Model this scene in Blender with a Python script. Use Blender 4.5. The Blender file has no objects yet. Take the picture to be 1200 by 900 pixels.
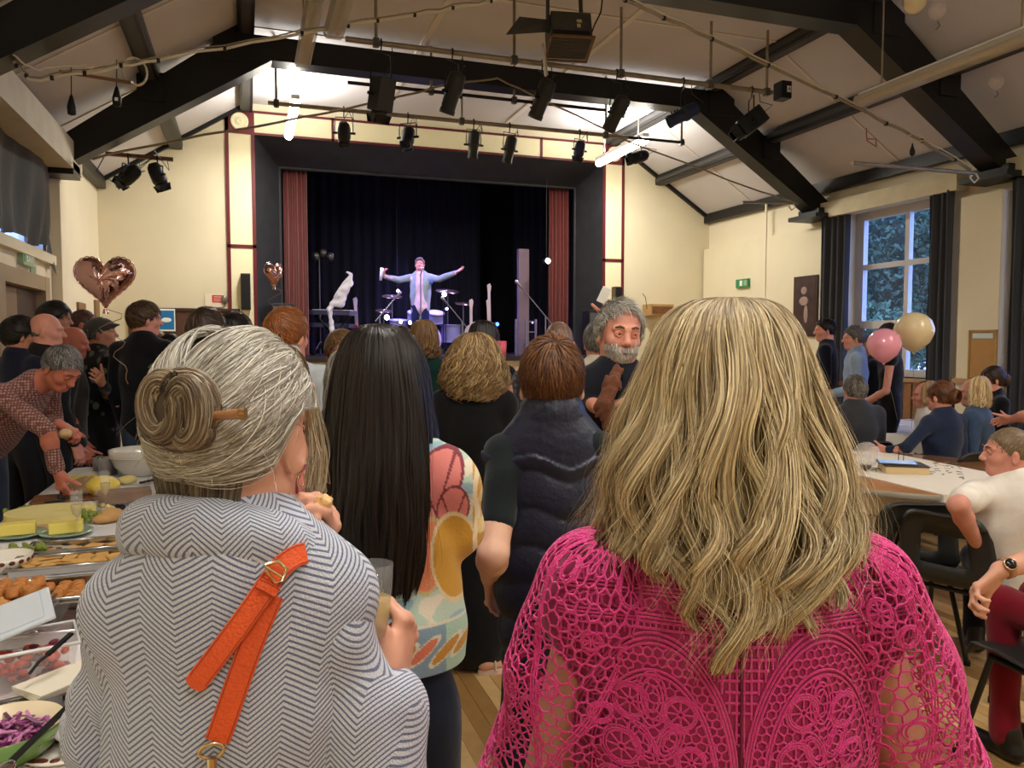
import bpy, bmesh, math, random
import numpy as np
from mathutils import Vector, Matrix
random.seed(7)
S = bpy.context.scene
COL = S.collection
# ---------------------------------------------------------------- camera
H = 1.6                       # lens height above the floor
YAW, PIT, FPX = math.radians(19.0), math.atan(50/900), 900.0
cam = bpy.data.cameras.new('camera'); camo = bpy.data.objects.new('camera', cam)
COL.objects.link(camo); S.camera = camo
camo.location = (0, 0, H); camo.rotation_euler = (math.pi/2-PIT, 0, -YAW)
cam.sensor_width = 36; cam.lens = 36*FPX/1200; cam.clip_start = .05; cam.clip_end = 200
# ---------------------------------------------------------------- world (dusk sky), exposure
S.view_settings.view_transform = 'Standard'; S.view_settings.look = 'None'
S.view_settings.gamma = 1; S.view_settings.use_curve_mapping = False
S.view_settings.exposure = 0.24
W = bpy.data.worlds.new('world'); S.world = W; W.use_nodes = True
bg = W.node_tree.nodes['Background']
bg.inputs[0].default_value = (.20, .33, .92, 1); bg.inputs[1].default_value = 7.0
# ---------------------------------------------------------------- lamps whose fittings hang in the hall
TUBE_E = 34.0                 # emission of the lit fluorescent tubes
def area_light(name, loc, rot, sx, sy, power, col=(1, .93, .82)):
    l = bpy.data.lights.new(name, 'AREA'); l.shape = 'RECTANGLE'; l.size = sx; l.size_y = sy
    l.energy = power; l.color = col
    o = bpy.data.objects.new(name, l); COL.objects.link(o); o.location = loc; o.rotation_euler = rot
    return o
LX = (.62, 5.6)
for _x in LX:                 # two lit fittings over the stage front, the others over and behind the viewer
    area_light('tube_glow', (_x, 10.9, 4.50), (0, 0, 0), .12, 1.6, 75, (1, .96, .9))
    area_light('tube_upglow', (_x, 10.9, 4.70), (math.pi, 0, 0), .12, 1.6, 60, (1, .97, .93))
    for _y in (1.2, -2.2):
        area_light('tube_glow', (_x, _y, 4.20), (0, 0, 0), .12, 1.6, 75, (1, .95, .88))
        area_light('tube_upglow', (_x, _y, 4.38), (math.pi, 0, 0), .12, 1.6, 62, (1, .96, .92))
def spot(name, loc, target, power, col, size=50, blend=.6):
    l = bpy.data.lights.new(name, 'SPOT'); l.energy = power; l.color = col; l.spot_size = math.radians(size)
    l.spot_blend = blend; l.shadow_soft_size = .08
    o = bpy.data.objects.new(name, l); COL.objects.link(o); o.location = loc
    o.rotation_euler = (Vector(target)-Vector(loc)).to_track_quat('-Z', 'Y').to_euler()
    return o
# ---------------------------------------------------------------- helpers
def R(d): return math.radians(d)
rv = np.array((math.cos(YAW), -math.sin(YAW), 0.)); f0 = np.array((math.sin(YAW), math.cos(YAW), 0.))
fv = f0*math.cos(PIT)+np.array((0, 0, -math.sin(PIT))); uv_ = f0*math.sin(PIT)+np.array((0, 0, math.cos(PIT)))
CAM = np.array((0, 0, H))
def ray(px, py): return fv+rv*(px-600)/FPX+uv_*(450-py)/FPX
def at(px, py, d): return Vector(CAM+ray(px, py)*d)
def at_z(px, py, z): r = ray(px, py); return Vector(CAM+r*(z-H)/r[2])
def at_y(px, py, y): r = ray(px, py); return Vector(CAM+r*y/r[1])
def at_x(px, py, x): r = ray(px, py); return Vector(CAM+r*x/r[0])
def lin(c):
    c = [v/255 for v in c]
    return tuple(v/12.92 if v <= .04045 else ((v+.055)/1.055)**2.4 for v in c)
MATS = {}
def mat(name, rgb, rough=.6, metal=0, spec=.5, var=0, vscale=8, bump=0, bscale=40, trans=0, emis=0, alpha=1, coat=0, sheen=0, ecol=None, ior=1.45):
    if name in MATS: return MATS[name]
    m = bpy.data.materials.new(name); m.use_nodes = True; nt = m.node_tree; b = nt.nodes['Principled BSDF']
    c = lin(rgb); b.inputs['Base Color'].default_value = (*c, 1)
    b.inputs['Roughness'].default_value = rough; b.inputs['Metallic'].default_value = metal
    b.inputs['Specular IOR Level'].default_value = spec; b.inputs['Transmission Weight'].default_value = trans
    b.inputs['Alpha'].default_value = alpha; b.inputs['Coat Weight'].default_value = coat; b.inputs['IOR'].default_value = ior
    b.inputs['Sheen Weight'].default_value = sheen
    if emis:
        b.inputs['Emission Color'].default_value = (*(lin(ecol) if ecol else c), 1); b.inputs['Emission Strength'].default_value = emis
    if var or bump:
        tc = nt.nodes.new('ShaderNodeTexCoord')
    if var:
        n = nt.nodes.new('ShaderNodeTexNoise'); n.inputs['Scale'].default_value = vscale; n.inputs['Detail'].default_value = 5
        nt.links.new(tc.outputs['Object'], n.inputs['Vector'])
        mr = nt.nodes.new('ShaderNodeMapRange'); mr.inputs['From Min'].default_value = .3; mr.inputs['From Max'].default_value = .7
        mr.inputs['To Min'].default_value = 1-var; mr.inputs['To Max'].default_value = 1+var*.6
        nt.links.new(n.outputs['Fac'], mr.inputs['Value'])
        mx = nt.nodes.new('ShaderNodeVectorMath'); mx.operation = 'SCALE'; mx.inputs[0].default_value = c
        nt.links.new(mr.outputs[0], mx.inputs['Scale']); nt.links.new(mx.outputs[0], b.inputs['Base Color'])
    if bump:
        n2 = nt.nodes.new('ShaderNodeTexNoise'); n2.inputs['Scale'].default_value = bscale; n2.inputs['Detail'].default_value = 3
        nt.links.new(tc.outputs['Object'], n2.inputs['Vector'])
        bp = nt.nodes.new('ShaderNodeBump'); bp.inputs['Strength'].default_value = bump; bp.inputs['Distance'].default_value = .01
        nt.links.new(n2.outputs['Fac'], bp.inputs['Height']); nt.links.new(bp.outputs[0], b.inputs['Normal'])
    MATS[name] = m
    return m
def attr_mat(name, rough=.5, spec=.4, attr='col', sheen=0, bump=0, bscale=200):
    """colour comes from a per-strand / per-point attribute that holds the thing's own print or pigment"""
    if name in MATS: return MATS[name]
    m = mat(name, (128, 128, 128), rough=rough, spec=spec, sheen=sheen, bump=bump, bscale=bscale); nt = m.node_tree
    a = nt.nodes.new('ShaderNodeAttribute'); a.attribute_name = attr
    nt.links.new(a.outputs['Color'], nt.nodes['Principled BSDF'].inputs['Base Color'])
    return m
def tag(o, label=None, cat=None, group=None, kind=None):
    if label: o['label'] = label
    if cat: o['category'] = cat
    if group: o['group'] = group
    if kind: o['kind'] = kind
    return o
def link(name, me, parent=None, m=None):
    o = bpy.data.objects.new(name, me); COL.objects.link(o)
    if m and me is not None and not me.materials: me.materials.append(m)
    if parent is not None:
        o.parent = parent; o.matrix_parent_inverse = Matrix.Translation(-Vector(parent.location)) if parent.type == 'EMPTY' and parent.get('base') else Matrix.Identity(4)
    return o
def empty(name, loc, label=None, cat=None, group=None):
    """an Empty at the thing's base; its parts are given in world coordinates"""
    o = bpy.data.objects.new(name, None); COL.objects.link(o); o.location = loc; o['base'] = 1; o.empty_display_size = .1
    tag(o, label, cat, group); return o
class MB:
    """collects simple solids in one mesh"""
    def __init__(s): s.v = []; s.f = []; s.sm = []
    def add(s, vs, fs, smooth=False):
        n = len(s.v); s.v += [tuple(v) for v in vs]; s.f += [tuple(i+n for i in f) for f in fs]; s.sm += [smooth]*len(fs); return s
    def box(s, a, b, M=None, bev=0):
        x0, y0, z0 = a; x1, y1, z1 = b
        if bev:
            bm = bmesh.new(); bmesh.ops.create_cube(bm, size=1)
            for v in bm.verts: v.co = Vector(((x0+x1)/2+v.co.x*(x1-x0), (y0+y1)/2+v.co.y*(y1-y0), (z0+z1)/2+v.co.z*(z1-z0)))
            bmesh.ops.bevel(bm, geom=bm.edges[:], offset=bev, segments=2, affect='EDGES', profile=.6)
            bm.verts.index_update(); vs = [v.co.copy() for v in bm.verts]; fs = [[v.index for v in f.verts] for f in bm.faces]; bm.free()
        else:
            vs = [Vector(c) for c in ((x0,y0,z0),(x1,y0,z0),(x1,y1,z0),(x0,y1,z0),(x0,y0,z1),(x1,y0,z1),(x1,y1,z1),(x0,y1,z1))]
            fs = [(0,3,2,1),(4,5,6,7),(0,1,5,4),(1,2,6,5),(2,3,7,6),(3,0,4,7)]
        if M is not None: vs = [M @ v for v in vs]
        return s.add(vs, fs)
    def tube(s, pts, r, n=8, caps=True, closed=False):
        pts = [Vector(p) for p in pts]; m = len(pts); rr = r if hasattr(r, '__len__') else [r]*m
        t0 = (pts[1]-pts[0]).normalized(); up = Vector((0, 0, 1)) if abs(t0.z) < .9 else Vector((1, 0, 0))
        nrm = (up-t0*up.dot(t0)).normalized(); vs = []; fs = []
        for i, p in enumerate(pts):
            if closed: t = pts[(i+1) % m]-pts[i-1]
            else: t = pts[min(i+1, m-1)]-pts[max(i-1, 0)]
            t.normalize(); nrm = (nrm-t*nrm.dot(t)).normalized(); bn = t.cross(nrm)
            for k in range(n):
                a = 2*math.pi*k/n; vs.append(p+(nrm*math.cos(a)+bn*math.sin(a))*rr[i])
        for i in range(m if closed else m-1):
            j = (i+1) % m
            for k in range(n): fs.append((i*n+k, i*n+(k+1) % n, j*n+(k+1) % n, j*n+k))
        s.add(vs, fs, True)
        if caps and not closed: s.add(vs[:n], [tuple(reversed(range(n)))]); s.add(vs[-n:], [tuple(range(n))])
        return s
    def bar(s, a, b, w, h, up=(0, 0, 1)):
        a = Vector(a); b = Vector(b); t = (b-a).normalized(); up = Vector(up)
        sd = t.cross(up)
        if sd.length < 1e-4: sd = t.cross(Vector((1, 0, 0)))
        sd.normalize(); u = sd.cross(t); vs = [p+sd*w/2*i+u*h/2*j for p in (a, b) for i, j in ((-1,-1),(1,-1),(1,1),(-1,1))]
        return s.add(vs, [(0,3,2,1),(4,5,6,7),(0,1,5,4),(1,2,6,5),(2,3,7,6),(3,0,4,7)])
    def lathe(s, prof, n=20, M=None, smooth=True, sx=1, sy=1):
        vs = []; fs = []
        for r, z in prof:
            for k in range(n):
                a = 2*math.pi*k/n; v = Vector((r*math.cos(a)*sx, r*math.sin(a)*sy, z)); vs.append(M @ v if M is not None else v)
        for i in range(len(prof)-1):
            for k in range(n): fs.append((i*n+k, i*n+(k+1) % n, (i+1)*n+(k+1) % n, (i+1)*n+k))
        return s.add(vs, fs, smooth)
    def prism(s, poly, a, b):
        """poly: list of 3D points; extruded from offset a to offset b (vectors)"""
        n = len(poly); a = Vector(a); b = Vector(b); vs = [Vector(p)+a for p in poly]+[Vector(p)+b for p in poly]
        return s.add(vs, [tuple(reversed(range(n))), tuple(range(n, 2*n))]+[(i, (i+1) % n, n+(i+1) % n, n+i) for i in range(n)])
    def ball(s, c, r, n=12, M=None):
        c = Vector(c); r = Vector(r) if hasattr(r, '__len__') else Vector((r, r, r)); vs = []; fs = []; m = n//2+1
        for i in range(m):
            th = math.pi*i/(m-1)
            for k in range(n):
                a = 2*math.pi*k/n; v = Vector((r.x*math.sin(th)*math.cos(a), r.y*math.sin(th)*math.sin(a), r.z*math.cos(th)))
                vs.append(c+(M @ v if M is not None else v))
        for i in range(m-1):
            for k in range(n): fs.append((i*n+k, (i+1)*n+k, (i+1)*n+(k+1) % n, i*n+(k+1) % n))
        return s.add(vs, fs, True)
    def mesh(s, name='mesh'):
        me = bpy.data.meshes.new(name); me.from_pydata(s.v, [], s.f); me.polygons.foreach_set('use_smooth', s.sm); me.update(); return me
    def build(s, name, m, parent=None): return link(name, s.mesh(name), parent, m)
def xf(loc, rz=0, rx=0, ry=0, sc=1): return Matrix.Translation(Vector(loc)) @ Matrix.Rotation(rz, 4, 'Z') @ Matrix.Rotation(rx, 4, 'X') @ Matrix.Rotation(ry, 4, 'Y') @ Matrix.Scale(sc, 4)
def struct(name, mb, m, parent=None):
    o = mb.build(name, m, parent)
    if parent is None: o['kind'] = 'structure'
    return o
def text_mesh(body, size, depth=.001, spacing=1.0):
    c = bpy.data.curves.new('t', 'FONT'); c.body = body; c.size = size; c.extrude = depth; c.align_x = 'CENTER'; c.align_y = 'CENTER'; c.space_character = spacing
    o = bpy.data.objects.new('t', c); COL.objects.link(o); dg = bpy.context.evaluated_depsgraph_get(); dg.update()
    me = bpy.data.meshes.new_from_object(o.evaluated_get(dg)); bpy.data.objects.remove(o); return me
def copy_tree(o, parent=None):
    c = o.copy(); COL.objects.link(c); c.parent = parent
    for ch in list(o.children): copy_tree(ch, c)
    return c
# ---------------------------------------------------------------- materials of the hall
CREAM = mat('cream_paint', (220, 210, 178), .7, var=.05, vscale=1.3, bump=.15, bscale=12)
CREAM2 = mat('cream_paint_side', (222, 211, 182), .7, var=.05, vscale=1.3, bump=.2, bscale=14)
PANELC = mat('pale_cream_panel', (232, 224, 184), .6, var=.03, vscale=3)
CEIL = mat('ceiling_board', (200, 196, 196), .85, var=.06, vscale=1.2, bump=.1, bscale=9)
CEILB = mat('ceiling_batten', (216, 208, 196), .6)
BLACK = mat('black_gloss_paint', (17, 17, 18), .42, bump=.1, bscale=20)
BLACKG = mat('dark_grey_paint', (62, 60, 58), .5)
DARK = mat('proscenium_black', (40, 41, 45), .6, var=.25, vscale=5)
RED = mat('maroon_trim', (98, 24, 32), .45)
WHITE = mat('white_plastic', (225, 222, 214), .45)
STEEL = mat('galvanised_pipe', (150, 138, 118), .45, metal=.5, var=.2, vscale=10)
MBLACK = mat('black_metal', (20, 20, 21), .5, metal=.2)
MGREY = mat('grey_metal', (90, 88, 84), .5, metal=.4)
CABLE = mat('black_cable', (22, 21, 20), .6)
CABLEW = mat('cream_cable', (205, 195, 172), .6)
WOOD = mat('brown_wood', (120, 78, 44), .55, var=.25, vscale=14)
WOODL = mat('pale_varnished_wood', (178, 140, 84), .4, var=.2, vscale=10)
GLASS = mat('clear_glass', (235, 240, 240), .03, alpha=.09, spec=1.0)
PANE = mat('window_glass', (200, 215, 235), .04, alpha=.05, spec=.3)
CHROME = mat('chrome', (220, 220, 222), .15, metal=1)
XL, XR, YS, YB = -2.0, 8.2, 12.5, -5.0
ZE, ZC = 3.9, 5.2            # eaves and flat ceiling
XA, XB = .05, 6.15           # edges of the flat ceiling
# ================================================================ the hall
def build_room():
    # floor: sub-floor slab, boards as parts where they are near, printed boards beyond
    fm = mat('floor_boards_far', (168, 134, 84), .38, var=.1, vscale=6)
    nt = fm.node_tree; b = nt.nodes['Principled BSDF']
    tc = nt.nodes.new('ShaderNodeTexCoord'); mp = nt.nodes.new('ShaderNodeMapping'); mp.inputs['Rotation'].default_value = (0, 0, R(90))
    br = nt.nodes.new('ShaderNodeTexBrick'); br.inputs['Color1'].default_value = (*lin((188, 152, 98)), 1); br.inputs['Color2'].default_value = (*lin((150, 116, 68)), 1)
    br.inputs['Mortar'].default_value = (*lin((70, 50, 28)), 1); br.inputs['Scale'].default_value = 1; br.inputs['Mortar Size'].default_value = .0018
    br.inputs['Brick Width'].default_value = 1.1; br.inputs['Row Height'].default_value = .07
    nt.links.new(tc.outputs['Object'], mp.inputs[0]); nt.links.new(mp.outputs[0], br.inputs['Vector']); nt.links.new(br.outputs['Color'], b.inputs['Base Color'])
    fl = struct('floor', MB().box((XL-.1, YB-.1, -.15), (XR+.1, YS+.1, -.004)), fm)
    tones = [mat('floorboard_%s' % n, c, .34, var=.16, vscale=9, bump=.05, bscale=60) for n, c in (('honey', (186, 150, 96)), ('tan', (168, 132, 80)), ('brown', (150, 114, 66)), ('pale', (196, 162, 108)))]
    cache = {}
    for ci in range(70):
        x = .3+ci*.07; y = 1.55-random.random()*.8
        while y < 4.6:
            L = random.choice((.9, 1.2, 1.5, 1.8)); k = (L, random.randrange(4))
            if k not in cache: cache[k] = MB().box((.0012, .0012, -.012), (.0688, L-.0012, 0), bev=.0008).mesh('floor_board'); cache[k].materials.append(tones[k[1]])
            o = link('floor_board', cache[k], fl); o.location = (x, y, 0); y += L
    # side walls: piers and panels around window bays
    def wall_x(name, x, sgn, m, bays, doors):
        w = MB(); t = .3
        xs = (x, x+sgn*t) if sgn > 0 else (x+sgn*t, x)
        y = YB
        for (y0, y1, z0, z1) in sorted(bays):
            w.box((xs[0], y, 0), (xs[1], y0, ZE)); w.box((xs[0], y0, 0), (xs[1], y1, z0)); w.box((xs[0], y0, z1), (xs[1], y1, ZE)); y = y1
        w.box((xs[0], y, 0), (xs[1], YS, ZE))
        return struct(name, w, m)
    wall_x('wall_left', XL, -1, CREAM2, [(7.0, 9.25, 2.55, 3.72), (9.45, 9.451, 0, .001)], None)
    wall_x('wall_right', XR, 1, CREAM2, [(7.25, 9.0, 1.12, 3.45), (4.2, 6.2, 1.12, 3.45)], None)
    # piers under the trusses
    p = MB().box((XL, 9.6, 0), (XL+.1, 10.05, 3.45)).box((XL, 6.2, 0), (XL+.1, 6.7, 3.3)); struct('trim_1', p, CREAM2)
    p = MB().box((XR-.14, 9.35, 0), (XR, 12.45, 3.3)).box((XR-.16, 6.45, 0), (XR, 6.98, 3.3)).box((XR-.16, 3.4, 0), (XR, 3.9, 3.3)); struct('trim_2', p, CREAM)
    p = MB().box((XR-.155, 10.62, 0), (XR-.135, 10.66, 3.85)); struct('trim_3', p, CREAM2)
    # lintels over the windows
    p = MB().box((XR-.2, 7.02, 3.4), (XR, 9.32, 3.62)).box((XR-.2, 3.9, 3.4), (XR, 6.4, 3.62)); struct('trim_4', p, mat('lintel_cream', (205, 194, 160), .7, var=.1, vscale=5, bump=.3, bscale=15))
    p = MB().box((XL, 6.6, 3.42), (XL+.3, 9.75, 3.72)); struct('trim_5', p, mat('lintel_pale', (196, 188, 166), .7, var=.12, vscale=4, bump=.3, bscale=15))
    # stage wall with the proscenium opening
    z1, x0, x1 = 4.73, .16, 6.0
    w = MB().box((XL-.3, YS, 0), (x0-.42, YS+.3, ZC+.3)).box((x1+.42, YS, 0), (XR+.3, YS+.3, ZC+.3)).box((x0-.42, YS, z1+.36), (x1+.42, YS+.3, ZC+.3))
    w.box((x0-.42, YS, 0), (x1+.42, YS+.3, 1.33)); struct('wall_front', w, CREAM)
    fr = MB()
    fr.box((x0-.42, YS-.03, 0), (x0-.37, YS+.3, z1+.36)).box((x0-.05, YS-.03, 0), (x0, YS+.3, z1)).box((x1, YS-.03, 0), (x1+.05, YS+.3, z1)).box((x1+.37, YS-.03, 0), (x1+.42, YS+.3, z1+.36))
    fr.box((x0-.42, YS-.03, z1), (x0, YS+.3, z1+.36)).box((x1, YS-.03, z1), (x1+.42, YS+.3, z1+.36)).box((x0, YS-.03, z1), (x1, YS+.3, z1+.035)).box((x0, YS-.03, z1+.325), (x1, YS+.3, z1+.36))
    for k in range(1, 5): xx = x0+(x1-x0)*k/5; fr.box((xx-.02, YS-.03, z1), (xx+.02, YS+.28, z1+.36))
    for z in (3.02,): fr.box((x0-.42, YS-.03, z), (x0, YS+.28, z+.05)).box((x1, YS-.03, z), (x1+.42, YS+.28, z+.05))
    fo = struct('trim_6', fr, RED)
    pn = MB()
    for a, b in ((x0-.38, x0-.04), (x1+.04, x1+.38)): pn.box((a, YS-.015, 0), (b, YS+.2, 3.03)).box((a, YS-.015, 3.06), (b, YS+.2, z1))
    pn.box((x0, YS-.015, z1+.03), (x1, YS+.2, z1+.33)); struct('trim_7', pn, PANELC)
    for nm, xx, lab in (('wall_roundel', x0-.21, 'round cream plaster roundel on the left corner of the proscenium frame'), ('wall_roundel', x1+.21, 'round cream plaster roundel on the right corner of the proscenium frame')):
        M = Matrix.Translation((xx, YS-.03, z1+.18)) @ Matrix.Rotation(R(90), 4, 'X')
        o = MB().lathe([(.13, 0), (.13, .02), (.115, .03), (.1, .02), (.06, .018), (.05, .03), (.02, .035), (0, .02)], 24, M).build(nm, PANELC); tag(o, lab, 'roundel', 'roundels on the stage frame')
    # splayed black reveal
    rb = MB(); ya, yb = YS-.005, YS+.6; xi0, xi1, zi = .54, 5.73, 4.4
    A = [(x0, ya, 1.33), (x0, ya, z1), (x1, ya, z1), (x1, ya, 1.33)]; B = [(xi0, yb, 1.33), (xi0, yb, zi), (xi1, yb, zi), (xi1, yb, 1.33)]
    rb.add(A+B, [(0, 1, 5, 4), (1, 2, 6, 5), (2, 3, 7, 6)])
    for i in range(3):
        rb.tube([B[i], B[i+1]], .03, 6)
    for i in (0, 1): rb.tube([A[i+1] if i == 0 else A[2], B[1] if i == 0 else B[2]], .012, 5)
    struct('trim_8', rb, DARK)
    rb = MB().box((xi0-.4, yb, 1.3), (xi0, yb+.06, 5.0)).box((xi1, yb, 1.3), (xi1+.4, yb+.06, 5.0)).box((xi0, yb, zi), (xi1, yb+.06, 5.0)); struct('trim_9', rb, MBLACK)
    # stage box
    st = mat('stage_boards', (44, 38, 36), .4, var=.2, vscale=5)
    struct('trim_10', MB().box((-1.2, YS+.3, 1.27), (7.4, 17, 1.35)).box((x0, YS-.12, 1.27), (x1, YS+.31, 1.35)), st)
    struct('trim_11', MB().box((x0, YS-.05, 0), (x1, YS+.02, 1.27)), mat('stage_front_cream', (214, 196, 150), .6, var=.05))
    bk = mat('stage_black', (9, 9, 13), .9)
    struct('trim_12', MB().box((-1.3, 12.9, 1.3), (-1.2, 17, 5.4)).box((7.4, 12.9, 1.3), (7.5, 17, 5.4)).box((-1.3, 16.9, 1.3), (7.5, 17, 5.4)).box((-1.3, 12.6, 5.3), (7.5, 17, 5.4)), bk)
    # back wall
    struct('wall_back', MB().box((XL-.3, YB-.3, 0), (XR+.3, YB, ZC+.3)), CREAM2)
    # ceiling: flat middle and two slopes
    c = MB(); t = .08
    for (xa, za, xb, zb) in ((XL-.35, ZE-.22, XA, ZC), (XA, ZC, XB, ZC), (XB, ZC, XR+.35, ZE-.22)):
        c.add([(xa, YB, za), (xb, YB, zb), (xb, YS+.3, zb), (xa, YS+.3, za), (xa, YB, za+t), (xb, YB, zb+t), (xb, YS+.3, zb+t), (xa, YS+.3, za+t)], [(0,1,2,3),(7,6,5,4),(0,4,5,1),(1,5,6,2),(2,6,7,3),(3,7,4,0)])
    ce = struct('ceiling', c, CEIL)
    m = MB()
    for xx in (2.08, 4.12): m.box((xx-.035, YB, ZC-.015), (xx+.035, YS, ZC))
    for yy in (-1.5, 1.0, 3.4, 4.9, 6.4, 7.9, 9.5, 11): m.box((XA, yy-.02, ZC-.01), (XB, yy+.02, ZC))
    def slope(x): return ZE+(x-XL)*(ZC-ZE)/(XA-XL) if x < 3 else ZE+(XR-x)*(ZC-ZE)/(XR-XB)
    for yy in (1.5, 4.9, 6.75, 8.0, 9.75, 11.1):
        for a, b in ((XL, XA), (XR, XB)): m.bar((a, yy, slope(a)-.003), (b, yy, slope(b)-.003), .03, .02, (0, 0, 1))
    m.build('batten', CEILB, ce)
    # black purlins running to the stage: two-tone channel on the slopes
    for i, x in enumerate((XL+.05, -.94, XA, XB, 7.14, XR-.05)):
        z = slope(x); mm = MB()
        w = .13 if i in (0, 5) else .17
        mm.box((x-w/2, YB, z-.14), (x+w/2, YS, z+.02)); struct('trim_%d' % (13+i), mm, BLACK)
        if i in (1, 2, 3, 4):
            mm = MB().box((x-w/2+.035, YB, z-.146), (x+w/2-.035, YS, z-.1)); mm.box((x-(w/2+.006), YB, z-.1), (x+(w/2+.006), YS, z-.04)); struct('trim_%d' % (23+i), mm, BLACKG)
    gz = MB()
    for (a, b) in (((XL, ZE), (XA, ZC)), ((XR, ZE), (XB, ZC))): gz.bar((a[0], YS-.03, a[1]-.03), (b[0], YS-.03, b[1]-.03), .06, .06, (0, 0, 1))
    struct('trim_19', gz, BLACK)
    # trusses: cranked legs with a flat collar
    def truss(n, y):
        d = .3; t = MB(); th = .11
        o = [(XL-.02, 3.62), (-.1, 5.06), (6.3, 5.06), (XR+.02, 3.62)]; i = [(XL+.25, 3.5), (.32, 4.80), (5.88, 4.80), (XR-.25, 3.5)]
        P = lambda q, yy: (q[0], yy, q[1])
        for k in range(3):
            t.prism([P(o[k], y), P(o[k+1], y), P(i[k+1], y), P(i[k], y)], (0, -th, 0), (0, th, 0))
            # bottom flange
            a = Vector(P(i[k], y)); b = Vector(P(i[k+1], y)); t.bar(a, b, .26, .025, (0, 0, 1))
        for q in (o[1], o[2]):
            t.box((q[0]-.2, y-th-.01, q[1]-.32), (q[0]+.2, y+th+.01, q[1]+.1))
        for sx in (-.94, 7.14): t.box((sx-.14, y-.13, slope(sx)-.36), (sx+.14, y+.13, slope(sx)-.05))
        struct('trim_%d' % n, t, BLACK)
        cb = MB(); cb.box((XR-.42, y-.3, 3.40), (XR, y+.3, 3.46)).box((XR-.3, y-.22, 3.46), (XR, y+.22, 3.55)); cb.box((XL, y-.18, 3.36), (XL+.3, y+.18, 3.5))
        struct('trim_%d' % (n+10), cb, BLACK)
    truss(30, 9.45); truss(31, 6.5); truss(32, 3.3); truss(33, .2); truss(34, -2.9)
    # windows on the right
    fm_ = mat('window_paint', (206, 200, 192), .45, var=.05)
    def window(n, y0, y1):
        wd = MB(); z0, z1 = 1.12, 3.45; x = XR+.2; w_ = .07
        wd.box((x-.03, y0, z0), (x+.05, y0+w_, z1)).box((x-.03, y1-w_*2.2, z0), (x+.05, y1, z1)).box((x-.035, y0+.003, z0+.003), (x+.055, y1-.003, z0+.1)).box((x-.035, y0+.003, z1-.13), (x+.055, y1-.003, z1-.003))
        ym = (y0+y1-.08)/2
        wd.box((x-.02, ym-.035, z0), (x+.05, ym+.035, z1))
        for z, h in ((2.62, .07), (1.78, .11)): wd.box((x-.024, y0+.01, z), (x+.046, y1-.01, z+h))
        o = struct('window_%d' % n, wd, fm_)
        zs = [(z0+.1, 1.78), (1.89, 2.62), (2.69, z1-.13)]
        for (a, b) in zs:
            for (c_, d_) in ((y0+w_, ym-.035), (ym+.035, y1-w_*2.2)):
                g = MB().box((x+.005, c_, a), (x+.01, d_, b)).build('pane', PANE, o)
        MB().box((XR-.04, y0-.05, z0-.05), (x, y1+.05, z0)).build('window_sill', fm_, o)
        MB().box((x+.0, y0-.3, .5), (x+.02, y0, 3.6)).build('reveal', CREAM2, o)
    window(1, 7.25, 9.0); window(2, 4.2, 6.2)
    # left high window frame, behind the black cloth
    o = struct('window_3', MB().box((XL-.2, 7.0, 2.5), (XL-.15, 9.25, 2.6)).box((XL-.2, 7, 2.5), (XL-.15, 7.08, 3.75)).box((XL-.2, 9.17, 2.5), (XL-.15, 9.25, 3.75)), fm_)
    MB().box((XL-.19, 7.0, 2.55), (XL-.185, 9.25, 3.75)).build('pane', PANE, o)
    struct('trim_45', MB().box((XL, 6.6, 2.42), (XL+.06, 9.55, 2.52)), CREAM)
    # left door
    dm = mat('door_brown', (92, 68, 50), .5, var=.1); fr_ = mat('door_frame_beige', (158, 138, 108), .5)
    d = struct('door_1', MB().box((XL-.02, 7.4, 0), (XL+.01, 8.75, 2.1)), dm)
    MB().box((XL+.01, 8.08, .02), (XL+.035, 8.72, 2.08)).build('door_leaf', mat('door_leaf_dark', (66, 50, 38), .45), d)
    MB().box((XL+.01, 7.42, .02), (XL+.04, 8.05, 2.08)).build('door_leaf', mat('door_leaf_tan', (132, 108, 82), .5), d)
    MB().box((XL, 8.75, 0), (XL+.12, 8.93, 2.24)).box((XL, 7.2, 0), (XL+.12, 7.4, 2.24)).box((XL+.001, 7.4, 2.1), (XL+.118, 8.75, 2.238)).build('door_frame', fr_, d)
    # right door far
    x = XR-.14
    d = struct('door_2', MB().box((x-.02, 11.2, 0), (x, 12.25, 2.12)), mat('door_cream', (205, 196, 160), .5))
    MB().box((x-.05, 11.12, 0), (x, 11.2, 2.2)).box((x-.05, 12.25, 0), (x, 12.33, 2.2)).box((x-.05, 11.12, 2.12), (x, 12.33, 2.2)).build('door_frame', CREAM2, d)
    MB().bar((x-.06, 11.35, 2.02), (x-.06, 11.75, 2.06), .03, .04).build('door_closer', MBLACK, d)
    # dado of brown panelling right and left front
    wd = mat('dado_wood', (138, 96, 60), .5, var=.2, vscale=9)
    p = MB().box((XR-.18, 7.05, 0), (XR-.14, 7.25, 1.1)).box((XR-.03, 6.98, 0), (XR, 9.35, 1.07)); struct('trim_46', p, wd)
    dado = struct('trim_47', MB().box((XR-.05, 6.98, 1.07), (XR+.0, 9.35, 1.12)).box((XR-.2, 6.4, 1.1), (XR-.16, 7.0, 1.16)), mat('dado_cap', (176, 142, 100), .45))
    for k in range(16): MB().box((XR-.05, 7.0+k*.147, .1), (XR-.03, 7.0+k*.147+.12, 1.05)).build('panel', wd, dado)
build_room()
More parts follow.
